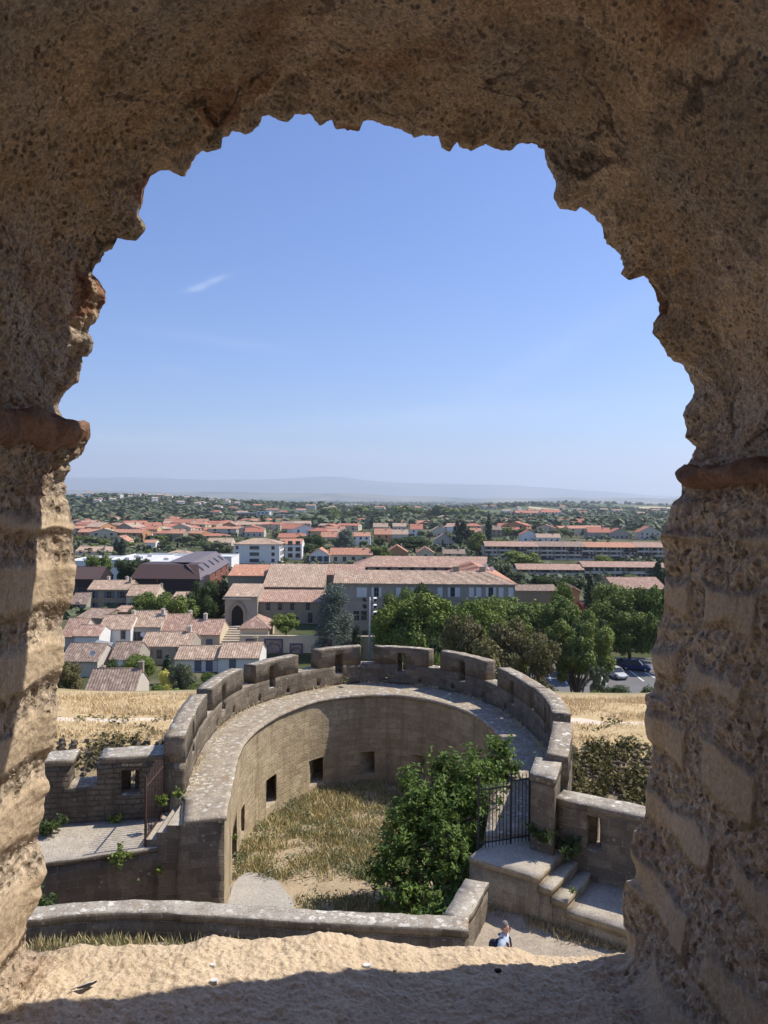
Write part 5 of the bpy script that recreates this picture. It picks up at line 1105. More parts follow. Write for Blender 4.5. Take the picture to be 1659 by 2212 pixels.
# --- convent: front wing, rear wing and right wing
cv = empty('convent', (PY(900, 1380, 140).x, 140, -26.6), label='long grey convent with white shutters and great pinkish tile roofs', cat='building'); V0 = Vector(cv.location)
def vrel(p): return (p[0]-V0.x, p[1]-V0.y, p[2]-V0.z)
fx0, fx1 = PY(724, 1262, 140).x, PY(1113, 1260, 140).x; fz = PY(900, 1261, 140).z; bz = -30
m = MB(); m.face([vrel((fx0, 140, bz)), vrel((fx1, 140, bz)), vrel((fx1, 140, fz)), vrel((fx0, 140, fz))]); m.face([vrel((fx1, 140, bz)), vrel((fx1, 168, bz)), vrel((fx1, 168, fz)), vrel((fx1, 140, fz))]); m.face([vrel((fx0, 168, bz)), vrel((fx0, 140, bz)), vrel((fx0, 140, fz)), vrel((fx0, 168, fz))]); m.build('front_wall', M['grey'], cv)
rz_ = fz+1.75; r = MB()
corr_slope(r, vrel((fx0-.4, 139.5, fz)), vrel((fx1+.4, 139.5, fz)), vrel((fx1-5, 145, rz_+.2)), vrel((fx0-.4, 145, rz_+.2))); r.build('front_roof', M['roof_tan'], cv)
r = MB(); corr_slope(r, vrel((fx0-.4, 150.5, fz)), vrel((fx1-5, 150.5, fz+.2)), vrel((fx1-5, 145, rz_+.2)), vrel((fx0-.4, 145, rz_+.2))); r.build('front_roof_back', M['roof_tan'], cv)
r = MB(); corr_slope(r, vrel((fx1+.4, 139.5, fz)), vrel((fx1+.4, 172, fz)), vrel((fx1-5.2, 166, rz_+.3)), vrel((fx1-5, 145, rz_+.2))); corr_slope(r, vrel((fx1-10.5, 172, fz)), vrel((fx1-10.5, 150, fz)), vrel((fx1-5, 145, rz_+.2)), vrel((fx1-5.2, 166, rz_+.3))); r.build('side_roof', M['roof_orange'], cv)
ex0, ex1 = PY(764, 1225, 166).x, PY(1046, 1226, 166).x; ez = PY(900, 1225, 166).z
m = MB(); m.face([vrel((ex0, 166, bz)), vrel((ex1, 166, bz)), vrel((ex1, 166, ez)), vrel((ex0, 166, ez))]); m.build('rear_wall', M['grey'], cv)
r = MB(); corr_slope(r, vrel((ex0-.3, 165.5, ez)), vrel((ex1+.3, 165.5, ez)), vrel((ex1+1.5, 172, ez+1.9)), vrel((ex0+4.5, 172, ez+1.9))); corr_slope(r, vrel((ex0-.3, 178, ez)), vrel((ex0-.3, 165.5, ez)), vrel((ex0+4.5, 172, ez+1.9)), vrel((ex0+4.5, 172, ez+1.9))); r.build('rear_roof', M['roof_pink'], cv)
for i in range(11): p = PY(790+i*25, 1241, 165.95); win_obj(cv, vrel((p.x, 165.99, p.z)), 0, .9, 1.7, 'plain', True)
m = MB()
for y in (1296, 1328, 1362): a_ = PY(800, y, 140).z; m.box(vrel(((fx0+fx1)/2, 139.97, a_)), (fx1-fx0, .1, .16))
m.build('string_course', M['stone'], cv)
for i, x in enumerate((776, 787, 813, 861, 890, 950, 978, 988, 1018, 1034, 1060, 1082, 1103)):
    p = PY(x, 1289, 140); st_ = 'closed_white' if i % 4 != 2 else 'white'; win_obj(cv, vrel((p.x, 139.99, p.z)), 0, .9, 1.7, st_, True)
for y, xs in ((1331, (786, 770, 828, 1082, 1044)), (1373, (788, 771, 828, 870)), (1400, (788, 828))):
    for x in xs: p = PY(x, y, 140); win_obj(cv, vrel((p.x, 139.99, p.z-.8)), 0, 1.05, 1.8, 'plain', True)
for x in (800, 962, 1040): p = PY(x, 1262, 139.9); m = MB(); m.tube([vrel((p.x, 139.9, fz-.2)), vrel((p.x, 139.9, -27))], .06, 6); m.build('drainpipe', M['steel'], cv)
m = MB()
for x, z_ in ((1042, 1235), (985, 1228)): p = PY(x, z_+5, 145); m.box(vrel((p.x, 145, rz_+.4)), (1.1, .7, 1.3))
m.build('chimney', M['stone'], cv)
for k, (x, y) in enumerate(((1049, 1222), (1051, 1233), (1062, 1229))):
    p = PY(x, y, 150); o = empty('satellite_dish', p, label=('upper white satellite dish on the convent roof corner', 'lower white satellite dish on the convent roof corner', 'rightmost white satellite dish on the convent roof corner')[k], cat='satellite dish', group='dishes on the convent roof')
    m = MB(); n_ = 12; R0 = .5
    for i in range(n_): a1, a2 = 6.2832*i/n_, 6.2832*(i+1)/n_; m.face([(0, .12, 0), (R0*math.cos(a1), 0, R0*math.sin(a1)), (R0*math.cos(a2), 0, R0*math.sin(a2))])
    m.build('dish', M['dish'], o); m = MB(); m.tube([(0, .1, 0), (0, .2, -1.2)], .03, 5); m.tube([(0, .1, -.4), (0, -.35, 0)], .015, 4); m.build('mast', M['steel'], o)
# hip-roofed pavilion on the garden terrace
hpx('small cream pavilion with a pyramid tile roof above the mural wall', 519, 580, 1320, 1355, 0, 7, 'cream', 'roof_pink', Y=127.6, kind='hip', oh=.35)
# garden wall with painted panels
gw = empty('mural_wall', (-10, 126.5, -26), label='weathered cream garden wall carrying faded purple arched murals', cat='wall')
A, Bq = PY(518, 1374, 126.5), PY(882, 1376, 126.5); m = MB(); m.box(((A.x+Bq.x)/2+10, .25, (A.z+26)/2-1), (Bq.x-A.x, .5, A.z+26+2)); m.box(((A.x+Bq.x)/2+10, .25, A.z+26+.05), (Bq.x-A.x+.1, .62, .16)); m.build('wall', M['cream'], gw)
mur = NT(new_mat('faded mural paint')); cc_ = mur.coord(); mv = mur.noise(cc_, 1.6, 6, .7, 1.5)
M['mural'] = mur.out(mur.ramp(mv, [(.3, (.14, .1, .13)), (.45, (.26, .18, .17)), (.55, (.4, .34, .26)), (.68, (.25, .17, .13))]), .9); M['mural_frame'] = plain('faded purple frame paint', (.14, .08, .14), .9, .2, 0, .5, 3)
for x, y0, y1, wpx in ((591, 1380, 1420, 40), (640, 1390, 1424, 28), (703, 1381, 1404, 28), (838, 1381, 1404, 28), (545, 1380, 1412, 28)):
    a = PY(x, y0, 126.4); b_ = PY(x, y1, 126.4); w = wpx*126.4/FD; m = MB(); h = a.z-b_.z; m.box((0, 0, h/2), (w, .04, h)); m.build('mural', M['mural'], gw).location = (a.x+10, -.1+.065, b_.z+26)
    m = MB(); pts_ = arch_pts(w*.36, h*.45, h*.28, 6)
    for i in range(len(pts_)-1): m.tube([(pts_[i][0], -.05, pts_[i][1]), (pts_[i+1][0], -.05, pts_[i+1][1])], .06, 4)
    for xx in (-w/2+.1, w/2-.1): m.box((xx, -.03, h/2), (.22, .05, h-.01))
    m.box((0, -.033, h-.1), (w-.02, .05, .2)); o = m.build('mural_border', M['mural_frame'], gw); o.location = (a.x+10, -.06, b_.z+26)
# floodlight mast
fl = empty('floodlight_mast', (PY(798, 1400, 118).x, 118, gzf(-2, 118)), label='grey floodlight mast with two banks of lamps before the convent', cat='street lamp')
H = PY(798, 1290, 118).z-fl.location.z; m = MB(); m.tube([(0, 0, 0), (0, 0, H)], [.2, .11], 10); m.build('pole', M['steel'], fl)
m = MB(); m.box((0, 0, H-.4), (1.9, .1, .1)); m.box((0, 0, H-2.6), (1.9, .1, .1)); m.build('crossarm', M['steel'], fl)
for i in range(3):
    for s in (-1, 1):
        o = empty('x', (0, 0, 0)); bpy.data.objects.remove(o)
        m = MB(); m.box((0, 0, 0), (.55, .35, .6)); m.box((0, -.19, 0), (.46, .03, .5), mat=1); m.box((0, .1, 0), (.2, .3, .2)); o = m.build('floodlight', [M['darkiron'] if s < 0 else M['dish'], M['glass']], fl); o.location = (s*.75, 0, H-.35-i*1.05); o.rotation_euler = (.5, 0, s*.5)
# --- houses of the middle distance, read off the photograph
hpx('white apartment block with hipped tan roof and stacked balconies', 505, 604, 1163, 1175, 0, 15, 'white', 'roof_tan', Y=338, kind='hip', near=True, wins=[(x, z, w, 1.5, 'plain') for z in (.6, 3.4, 6.2) for x, w in ((-8.6, 1.2), (-1, 4.2), (7.2, 1.4))], name='apartment_block', cat='apartment block', side_wins=[(4+4.5*i, z, 2.6, 1.9, 'plain') for z in (.6, 3.4, 6.2) for i in range(3)], oh=.6)
hpx('white wing of the apartment block with deep balconies', 602, 652, 1164, 1175, 0, 12, 'white', 'roof_orange', Y=362, name='apartment_block', cat='apartment block', wins=[(x, z, 2.2, 1.9, 'plain') for z in (1.2, 4.1, 7.0) for x in (-3.6, 0, 3.6)])
hpx('long cream row house with pale orange roof and chimneys behind the convent', 712, 805, 1184, 1198, 0, 10, 'cream', 'roof_orange', Y=345, wins=[(x, .8, 1.5, 2.0, 'plain') for x in (-7, -3, 1, 6)], chim=((-5, 6), (3, 6), (6, 4)))
hpx('white and blue end house with three shutters adjoining the long row house', 668, 712, 1184, 1199, 0, 12, 'white', 'roof_orange', Y=342, wins=[(x, .8, 1.2, 2.4, 'blue') for x in (-2.8, .2, 3.0)], kind='front_gable')
for args in (
  ('white two-storey house with dark shuttered balconies, lit cream side', 758, 800, 1150, 1158, 1178, 12, 'white', 'roof_orange'),
  ('orange walled house with white windows in the middle distance', 808, 846, 1142, 1154, 1174, 12, 'orange', 'roof_orange'),
  ('cream house joined to the right of the orange walled house', 846, 882, 1144, 1154, 1170, 12, 'pale', 'roof_tan'),
  ('tall white cube-like house with pale orange roof right of centre', 886, 914, 1132, 1143, 1160, 14, 'white', 'roof_red'),
  ('white villa with dark balcony below the tall white house', 939, 981, 1151, 1166, 1183, 12, 'pale', 'roof_brown', 'front_gable'),
  ('white gabled villa between the tall house and dark pine', 930, 966, 1137, 1147, 1160, 12, 'pale', 'roof_tan', 'front_gable'),
  ('bright orange gabled house just behind the convent roofs', 836, 880, 1178, 1192, 1210, 12, 'orange', 'roof_orange', 'front_gable'),
  ('cream gabled house with one brown door right of the orange one', 901, 938, 1181, 1194, 1209, 12, 'cream', 'roof_orange', 'front_gable'),
  ('low pale house with grey tiles at the right of the orange gable', 957, 1006, 1187, 1196, 1210, 9, 'pale', 'roof_brown'),
  ('small orange roofed house half hidden left of the cedar top', 692, 730, 1149, 1160, 1172, 12, 'pale', 'roof_orange'),
  ('cream farmhouse with tan roof above the cedar', 700, 745, 1137, 1146, 1156, 12, 'cream', 'roof_orange'),
  ('twin roofed pale house left of the big planes', 772, 806, 1127, 1134, 1142, 14, 'cream', 'roof_orange'),
  ('brown roofed house beside the pale twin roofed house', 806, 838, 1130, 1138, 1148, 12, 'cream', 'roof_tan'),
  ('wide red roofed house behind the tall white one', 898, 942, 1128, 1134, 1142, 14, 'cream', 'roof_red'),
  ('brown roofed house under the planes right of centre', 848, 878, 1130, 1137, 1146, 14, 'pale', 'roof_tan'),
  ('white house with orange gable roof above the terraces', 1125, 1160, 1145, 1155, 1171, 10, 'white', 'roof_red', 'front_gable'),
  ('long low white house right of the white gabled one', 1159, 1212, 1153, 1161, 1172, 10, 'white', 'roof_tan'),
  ('grey house with red roof and twin gables at the right', 1270, 1320, 1140, 1150, 1164, 12, 'grey', 'roof_red'),
  ('grey front gabled house joined to the red roofed grey house', 1318, 1360, 1141, 1151, 1165, 12, 'grey', 'roof_red', 'front_gable'),
  ('pale gabled villa with red roof at the far right edge', 1380, 1428, 1137, 1149, 1166, 12, 'pale', 'roof_red', 'front_gable'),
  ('wide villa with red roof behind green hedges at right', 1207, 1264, 1121, 1128, 1138, 14, 'cream', 'roof_red'),
  ('white barn-like house left of the wide red roofed villa', 1172, 1208, 1122, 1132, 1140, 14, 'white', 'roof_tan', 'front_gable'),
  ('stone house with lit side beside the lone cypress', 1051, 1084, 1133, 1144, 1161, 10, 'stone', 'roof_brown', 'gable'),
  ('low red roofed house right of the stone one by the cypress', 1086, 1124, 1139, 1146, 1158, 10, 'stone', 'roof_red'),
  ('orange roofed house right of the dark round pine', 1010, 1040, 1141, 1149, 1158, 10, 'cream', 'roof_orange'),
  ('yellow walled house with bright red roof in the left field of roofs', 312, 340, 1136, 1143, 1162, 12, 'yellow', 'roof_red'),
  ('white house with red gable roof left of the yellow house', 274, 313, 1140, 1148, 1164, 12, 'pale', 'roof_red', 'front_gable'),
  ('broad tan roofed villa left of the white apartment block', 447, 500, 1162, 1172, 1182, 12, 'cream', 'roof_tan'),
  ('tan roofed house with lit white side wall, centre left', 364, 396, 1143, 1152, 1170, 12, 'stone', 'roof_orange'),
  ('white L-shaped house with black cypress pair at its left', 311, 336, 1166, 1172, 1188, 8, 'white', 'roof_orange'),
  ('cream gabled house behind the cypress pair', 240, 275, 1158, 1168, 1182, 12, 'cream', 'roof_orange', 'front_gable'),
  ('low long tan roofed building at the far left behind the white flats', 162, 243, 1181, 1191, 1200, 12, 'cream', 'roof_tan'),
  ('hip roofed tan pavilion rising behind the flat white complex', 350, 412, 1188, 1198, 1207, 12, 'cream', 'roof_tan', 'hip'),
  ('large orange roofed hall in the field of roofs, left', 350, 446, 1121, 1134, 1142, 20, 'stone', 'roof_orange'),
  ('long red roofed hall at the foot of the wooded hill', 172, 258, 1117, 1122, 1127, 24, 'pale', 'roof_red'),
  ('pale orange roofed house left of the apartment block top', 528, 570, 1140, 1149, 1160, 12, 'pale', 'roof_red'),
  ('red gabled house behind the white apartment block', 600, 658, 1152, 1161, 1176, 12, 'cream', 'roof_red'),
  ('double orange roofed villa above the apartment block', 608, 656, 1132, 1142, 1156, 12, 'stone', 'roof_red')):
    lb, x0, x1, yR, yE, yb, d, wl, rf = args[:9]; kd = args[9] if len(args) > 9 else 'gable'; Y = depth_at((x0+x1)/2, yb); w = (x1-x0)*Y/FD
    he = (yb-yE)*Y/FD
    hpx(lb, x0, x1, yR, yE, yb, d, wl, rf, kind=kd, near=Y < 420, wins=grid_wins(w, he, st='plain', ww=1.3, wh=1.6, gap=3.6), side_wins=[(d/2, 1.2, 1.2, 1.5, 'plain')], chim=((w*.22, d*.4),) if w > 8 else ())
# terraces at right: long balconied rows
def terrace(label, x0, x1, yR0, yE0, yE1, yR1, Y, d, segs, floors, he):
    e = empty('terraced_block', (PY((x0+x1)/2, yE0, Y).x, Y, gzf(40, Y)), label=label, cat='terraced housing'); E0 = Vector(e.location); A = PY(x0, yE0, Y); Bq = PY(x1, yE1, Y); w = Bq.x-A.x
    m = MB(); hz = (A.z+Bq.z)/2-E0.z; m.box((0, d/2+.8, (hz-4)/2), (w, d-1.6, hz+4)); m.build('wall', M['pale'], e)
    dv = MB()
    n = int(w/6.4)
    for i in range(n+1): dv.box((-w/2+i*w/n, .4, hz/2-1), (.28, 1.9, hz+1.9))
    dv.build('party_wall', M['stone'], e)
    fh = (hz-.3)/floors
    for f in range(floors):
        for i in range(n):
            x = -w/2+(i+.5)*w/n
            m = MB(); m.box((x, .2, f*fh+.05), (w/n-.3, .9, .16)); m.box((x, -.22, f*fh+.5), (w/n-.3, .07, .75), mat=1 if (i*7+f*3) % 4 == 0 else 0); m.build('balcony', [M['pale'], M['darkiron']], e)
            win_obj(e, (x-1.2, .78, f*fh+.3), 0, 1.8, 2.0, 'plain', True); win_obj(e, (x+1.6, .78, f*fh+.9), 0, 1.2, 1.3, 'white' if (i+f) % 3 else 'plain', True)
    zr = PY((x0+x1)/2, yR0, Y+d/2).z-E0.z
    for j, (s0, s1, mt) in enumerate(segs):
        xa, xb = -w/2+s0*w, -w/2+s1*w; r = MB(); z2 = .12*(j % 2)
        corr_slope(r, (xa, -.7, hz+z2), (xb, -.7, hz+z2), (xb, d/2, zr+z2), (xa, d/2, zr+z2), .5, .05, cps=4); corr_slope(r, (xb, d+.4, hz+z2), (xa, d+.4, hz+z2), (xa, d/2, zr+z2), (xb, d/2, zr+z2), .5, 0); r.build('roof', M[mt], e)
    m = MB(); m.face([(w/2, .8, 0), (w/2, d-.8, 0), (w/2, d/2, zr-.1)]); m.box((-w/2-.01, d/2, hz/2), (.1, d, hz)); m.build('gable_wall', M['grey'], e)
terrace('upper long balconied terrace with three tones of red roof', 1047, 1436, 1170.5, 1183, 1180, 1169, 375, 13, ((0, .3, 'roof_pink'), (.3, .56, 'roof_brown'), (.56, .84, 'roof_orange'), (.84, 1, 'roof_pink')), 3, 7)
terrace('lower terrace with dusty pink roof, left section', 1116, 1262, 1218, 1231, 1230, 1217, 272, 10, ((0, 1, 'roof_pink'),), 2, 5)
terrace('lower terrace with rosy roof reaching the right jamb', 1258, 1440, 1213, 1226, 1224, 1212, 274, 10, ((0, 1, 'roof_pink'),), 2, 5)
hpx('low brown open shed with dark bays behind the plane trees', 1114, 1204, 1264, 1276, 0, 8, 'stone', 'roof_brown', Y=176, wins=((2, .2, 5, 2.2, 'plain'),))
hpx('low house with long dusty pink tile roof near the right jamb', 1328, 1440, 1248, 1272, 0, 14, 'stone', 'roof_pink', Y=172)
hpx('small red tiled roof tip behind the crimson bush', 1226, 1252, 1264, 1276, 0, 8, 'orange', 'roof_pink', Y=165, kind='front_gable')
hpx('small tan roofed cottage glimpsed between the plane trees', 1224, 1262, 1326, 1348, 0, 7, 'cream', 'roof_brown', Y=128)
hpx('cream walled house corner under the plane tree by the car park', 1335, 1400, 1362, 1370, 0, 6, 'cream', 'roof_brown', Y=136, wins=((-1.5, .2, 1, 2.1, 'plain'),))
# large institution with red roof and lit white side, far right
e, w, he = hpx('big pale institution with red roof and square tower on the skyline', 1114, 1172, 1103, 1108, 1122, 30, 'stone', 'roof_red', near=False, name='large_building', cat='building')
e, w, he = hpx('long bright white wing with orange roof beside the square tower', 1170, 1213, 1101, 1107, 1123, 26, 'white', 'roof_red', near=False, name='large_building', cat='building', wins=[(x, z, 2, 3, 'plain') for z in (5, 11) for x in range(-15, 18, 6)])
hpx('tall plain square tower of the far institution', 1169, 1174.5, 1099, 1100, 1122, 6, 'stone', 'roof_brown', near=False, kind='flat', name='tower_block', cat='tower')
for lb, x0, x1, yE, yb, wl in (('dark grey modern flats with balconies, far left of centre', 512, 556, 1108, 1127, 'grey'), ('pale grey stepped modern flats beside the dark ones', 554, 582, 1106, 1128, 'membrane'), ('low white modern block at the end of the grey flats', 587, 640, 1113, 1130, 'white')):
    Y = depth_at((x0+x1)/2, yb); w = (x1-x0)*Y/FD; he = (yb-yE)*Y/FD
    hpx(lb, x0, x1, yE, yE, yb, 18, wl, 'membrane', near=False, kind='flat', name='apartment_block', cat='apartment block', wins=[(x, z, 3, 2, 'plain') for z in np.arange(1.5, he-2, 3.4) for x in np.arange(-w/2+3, w/2-2, 5.5)])
# --- the distant field of roofs
ORD = ['first', 'second', 'third', 'fourth', 'fifth', 'sixth', 'seventh', 'eighth', 'ninth', 'tenth', 'eleventh', 'twelfth', 'thirteenth', 'fourteenth', 'fifteenth', 'sixteenth', 'seventeenth', 'eighteenth', 'nineteenth', 'twentieth', 'twenty-first', 'twenty-second', 'twenty-third', 'twenty-fourth', 'twenty-fifth', 'twenty-sixth', 'twenty-seventh', 'twenty-eighth', 'twenty-ninth', 'thirtieth']
ROWS = [(1124, 165, 500, 22, 'in the farthest left row', .62), (1130, 160, 560, 24, 'in the second farthest left row', .66), (1137, 162, 640, 23, 'in the middle left row', .72), (1146, 160, 660, 20, 'in the nearer left row', .8), (1157, 165, 560, 13, 'in the left gardens', .9), (1169, 165, 480, 7, 'in the gardens behind the white flats', .95),
        (1129, 1040, 1425, 20, 'in the farthest right row', .7), (1137, 960, 1250, 14, 'in the middle right row', .75), (1136, 690, 960, 10, 'in the middle central row', .8), (1146, 690, 760, 3, 'in the nearer central row', .8), (1164, 640, 760, 4, 'in the central gardens', .9), (1149, 960, 1130, 6, 'in the nearer right row', .85), (1127, 930, 1040, 6, 'just behind the row of planes', .7), (1155, 1160, 1300, 4, 'above the terraces', .9)]
protos = {}
def far_proto(wl, rf, kd):
    k = (wl, rf, kd)
    if k not in protos:
        e = house('x', 0, -500, 0, 0, 13, 10, 5.2, .36, wl, rf, kind=kd, near=False, wins=((-3.6, .8, 1.3, 1.8, 'plain'), (3.4, .8, 1.3, 1.8, 'plain'), (-3.4, 3.4, 1.2, 1.3, 'plain'), (3.2, 3.4, 1.2, 1.3, 'plain')), side_wins=((4, 3.2, 1.2, 1.3, 'plain'),), chim=((2.5, 6),)); protos[k] = e
    return protos[k]
KN = {'roof_orange': 'orange', 'roof_red': 'red', 'roof_tan': 'tan', 'roof_brown': 'brown', 'roof_pink': 'pinkish'}
WN = {'white': 'white', 'cream': 'cream', 'pale': 'pale', 'grey': 'grey', 'stone': 'stone', 'yellow': 'yellow', 'orange': 'orange'}
rr = random.Random(31)
for yb, xa, xb, n, txt, sc in ROWS:
    for i in range(n):
        x = xa+(xb-xa)*(i+.5+rr.uniform(-.3, .3))/n; y = yb+rr.uniform(-2.2, 2.2); Y = depth_at(x, y); p = PY(x, y, Y)
        wl = rr.choice(['white', 'cream', 'pale', 'cream', 'white', 'grey', 'yellow'] if rr.random() < .9 else ['orange']); rf = rr.choice(['roof_orange', 'roof_red', 'roof_red', 'roof_orange', 'roof_tan', 'roof_pink']); kd = rr.choice(['gable', 'gable', 'hip', 'front_gable'])
        pr = far_proto(wl, rf, kd); o = copy_tree(pr)
        o.location = (p.x, Y, gzf(p.x, Y)); o.rotation_euler = (0, 0, R(rr.choice([0, 12, -15, 25, -30, 75]))); s = rr.uniform(1.0, 1.4); o.scale = (s*rr.uniform(.85, 1.5), s, s*rr.uniform(.75, 1.1))
        tag(o, label=f"{WN[wl]} house with {KN[rf]} roof, {ORD[i]} from left {txt}", cat='house', group='distant houses of the lower town')
def kill(o):
    for c in list(o.children): kill(c)
    bpy.data.objects.remove(o)
for e in protos.values(): kill(e)
print('CHECK', len(NF)); [print(q) for q in NF]
# --- car park, road and cars
def strip(name, pts, z, mat):
    return tag(mesh_obj(name, [(x, y, gzf(x, y)+z if z < 1 else z) for x, y in pts], [tuple(range(len(pts)))], mat), kind='structure')
def pg_(x, y): p = PZ(x, y, -26.0); return (p.x, p.y)
m = MB(); cps = [(20, 92.5), (62, 92.5), (62, 126), (20, 126)]
tag(mesh_obj('car_park', [(x, y, max(gzf(x, y), -26.3)+.12) for x in np.arange(14, 66, 2.) for y in np.arange(93, 131, 2.)], [(i*19+j, i*19+j+19, i*19+j+20, i*19+j+1) for i in range(25) for j in range(18)], M['asphalt']), kind='structure')
ml = MB()
def line_px(a, b, w=.13):
    A = Vector((*pg_(*a), 0)); Bp = Vector((*pg_(*b), 0)); t = (Bp-A).normalized(); n_ = Vector((-t.y, t.x, 0))*w; zz = lambda q: Vector((q.x, q.y, gzf(q.x, q.y)+.135)); K = 6
    for i in range(K): p, q = A.lerp(Bp, i/K), A.lerp(Bp, (i+1)/K); ml.face([zz(p-n_), zz(q-n_), zz(q+n_), zz(p+n_)])
for a, b in (((1336, 1428), (1391, 1471)), ((1380, 1443), (1440, 1478)), ((1280, 1428), (1310, 1478)), ((1215, 1450), (1225, 1478)), ((1325, 1400), (1430, 1400)), ((1345, 1391), (1370, 1401)), ((1180, 1436), (1190, 1470))): line_px(a, b)
tag(ml.build('parking_lines', M['paint']), kind='structure')
mrd = [(x, y) for x, y in ((-30, 108), (16, 108), (16, 121), (-30, 121))]
def car(label, x, y, rz, col, kind='hatch', sc=1.0):
    e = empty('parked_car', (x, y, gzf(x, y)+.13), rz, label=label, cat='car', group='cars in the car park')
    paint = bpy.data.materials.get('paint '+label[:14]) or plain('paint '+label[:14], col, .25, .5, .1, .02)
    L, W, H = (4.3, 1.8, 1.5) if kind != 'suv' else (4.5, 1.86, 1.66)
    secs = [(-L/2, .42, .62, .80), (-L/2+.12, .30, .86, .92), (-L/2+.7, .24, .95, .98), (-L/2+1.5, .22, .97, 1.0), (0, .22, .96, 1.0), (L/2-1.4, .22, .93, 1.0), (L/2-.6, .24, .84, .97), (L/2-.1, .3, .68, .86), (L/2, .42, .56, .74)]
    m = MB(); rg = []
    for x_, zl, zh, wf in secs:
        w2 = W/2*wf; ring = [(x_, -w2*.92, zl), (x_, -w2, zl+.15), (x_, -w2, zh-.16), (x_, -w2*.9, zh), (x_, w2*.9, zh), (x_, w2, zh-.16), (x_, w2, zl+.15), (x_, w2*.92, zl)]; rg.append(ring)
    for a, b in zip(rg[:-1], rg[1:]):
        for i in range(8): j = (i+1) % 8; m.face([a[i], a[j], b[j], b[i]])
    m.face(rg[0][::-1]); m.face(rg[-1]); m.build('body', paint, e, smooth=False)
    zt = H; cab = [(-L/2+.25, .84), (-L/2+.75, zt-.04), (.35, zt), (L/2-1.25, .9)]
    m = MB(); w1, w2 = W/2*.95, W/2*.76; lo = [(-L/2+.3, .9), (L/2-1.2, .92)]
    P0 = [(cab[0][0], s*w1, cab[0][1]) for s in (-1, 1)]; P1 = [(cab[1][0], s*w2, cab[1][1]) for s in (-1, 1)]; P2 = [(cab[2][0], s*w2, cab[2][1]) for s in (-1, 1)]; P3 = [(cab[3][0], s*w1, cab[3][1]) for s in (-1, 1)]
    m.face([P0[1], P0[0], P1[0], P1[1]]); m.face([P2[1], P2[0], P3[0], P3[1]]); m.face([P0[0], P3[0], P2[0], P1[0]]); m.face([P3[1], P0[1], P1[1], P2[1]]); m.build('windows', M['glass'], e).name = 'glazing'
    m = MB(); m.box(((cab[1][0]+cab[2][0])/2, 0, zt), (cab[2][0]-cab[1][0]+.1, W*.78, .06))
    for s in (-1, 1):
        m.tube([P1[0 if s < 0 else 1], P0[0 if s < 0 else 1]], .045, 5); m.tube([P2[0 if s < 0 else 1], P3[0 if s < 0 else 1]], .04, 5); m.tube([(-.4, s*w2, zt-.02), (-.35, s*w1, .92)], .04, 5)
    m.build('roof', paint, e)
    for sx in (-L/2+.8, L/2-.85):
        for s in (-1, 1):
            m = MB(); m.tube([(0, -.1, 0), (0, .1, 0)], .33, 14); o = m.build('wheel', M['dark'], e); o.location = (sx, s*(W/2-.06), .33)
            m = MB(); m.tube([(0, -.115, 0), (0, .115, 0)], .2, 10); c = m.build('rim', M['steel'], o)
    for s in (-1, 1):
        m = MB(); m.box((L/2-.1, s*W*.36, .62), (.16, .35, .13)); m.build('headlight', M['dish'], e); m = MB(); m.box((-L/2+.06, s*W*.37, .74), (.14, .28, .18)); m.build('tail_light', plain('tail red', (.3, .02, .02)) if not bpy.data.materials.get('tail red') else bpy.data.materials['tail red'], e)
        m = MB(); m.box((.55, s*(W/2+.05), .98), (.14, .18, .12)); m.build('mirror', paint, e)
    m = MB(); m.box((L/2+.01, 0, .5), (.03, .5, .11)); m.build('number_plate', M['dish'], e)
    return e
for lb, x, y, rz, col, kd in (('blue car parked nearest the right jamb in the car park', 1374, 1446, -22, (.01, .025, .12), 'suv'), ('dark slate car parked between the blue car and white hatchback', 1333, 1440, -35, (.035, .045, .06), 'hatch'), ('white hatchback seen from behind below the slate car', 1330, 1462, -75, (.6, .6, .6), 'hatch'),
        ('white car glimpsed behind the trunk of the bright tree', 1246, 1449, -80, (.6, .6, .6), 'hatch'), ('grey car in the shade behind the bright tree', 1225, 1412, 5, (.2, .21, .22), 'hatch'), ('white car in the shade of the plane trees', 1318, 1392, 8, (.55, .55, .55), 'hatch')):
    q = pg_(x, y); car(lb, q[0], q[1], R(rz), col, kd)
# dishes and aerials on cottages
for lb, x, y, Y in (('white dish on the brown roof at the far left', 200, 1411, 112.5), ('white dish on the wall beside the green bushes', 259, 1431, 113), ('white dish on the tan cottage roof ridge', 309, 1370, 121)):
    p = PY(x, y, Y); o = empty('satellite_dish', p, label=lb, cat='satellite dish', group='dishes on the cottages'); o.rotation_euler = (0, 0, .3)
    m = MB()
    for i in range(12): a1, a2 = 6.2832*i/12, 6.2832*(i+1)/12; m.face([(0, .1, 0), (.42*math.cos(a1), 0, .42*math.sin(a1)), (.42*math.cos(a2), 0, .42*math.sin(a2))])
    m.build('dish', M['dish'], o); m = MB(); m.tube([(0, .1, 0), (0, .2, -.8)], .03, 5); m.build('mast', M['steel'], o)
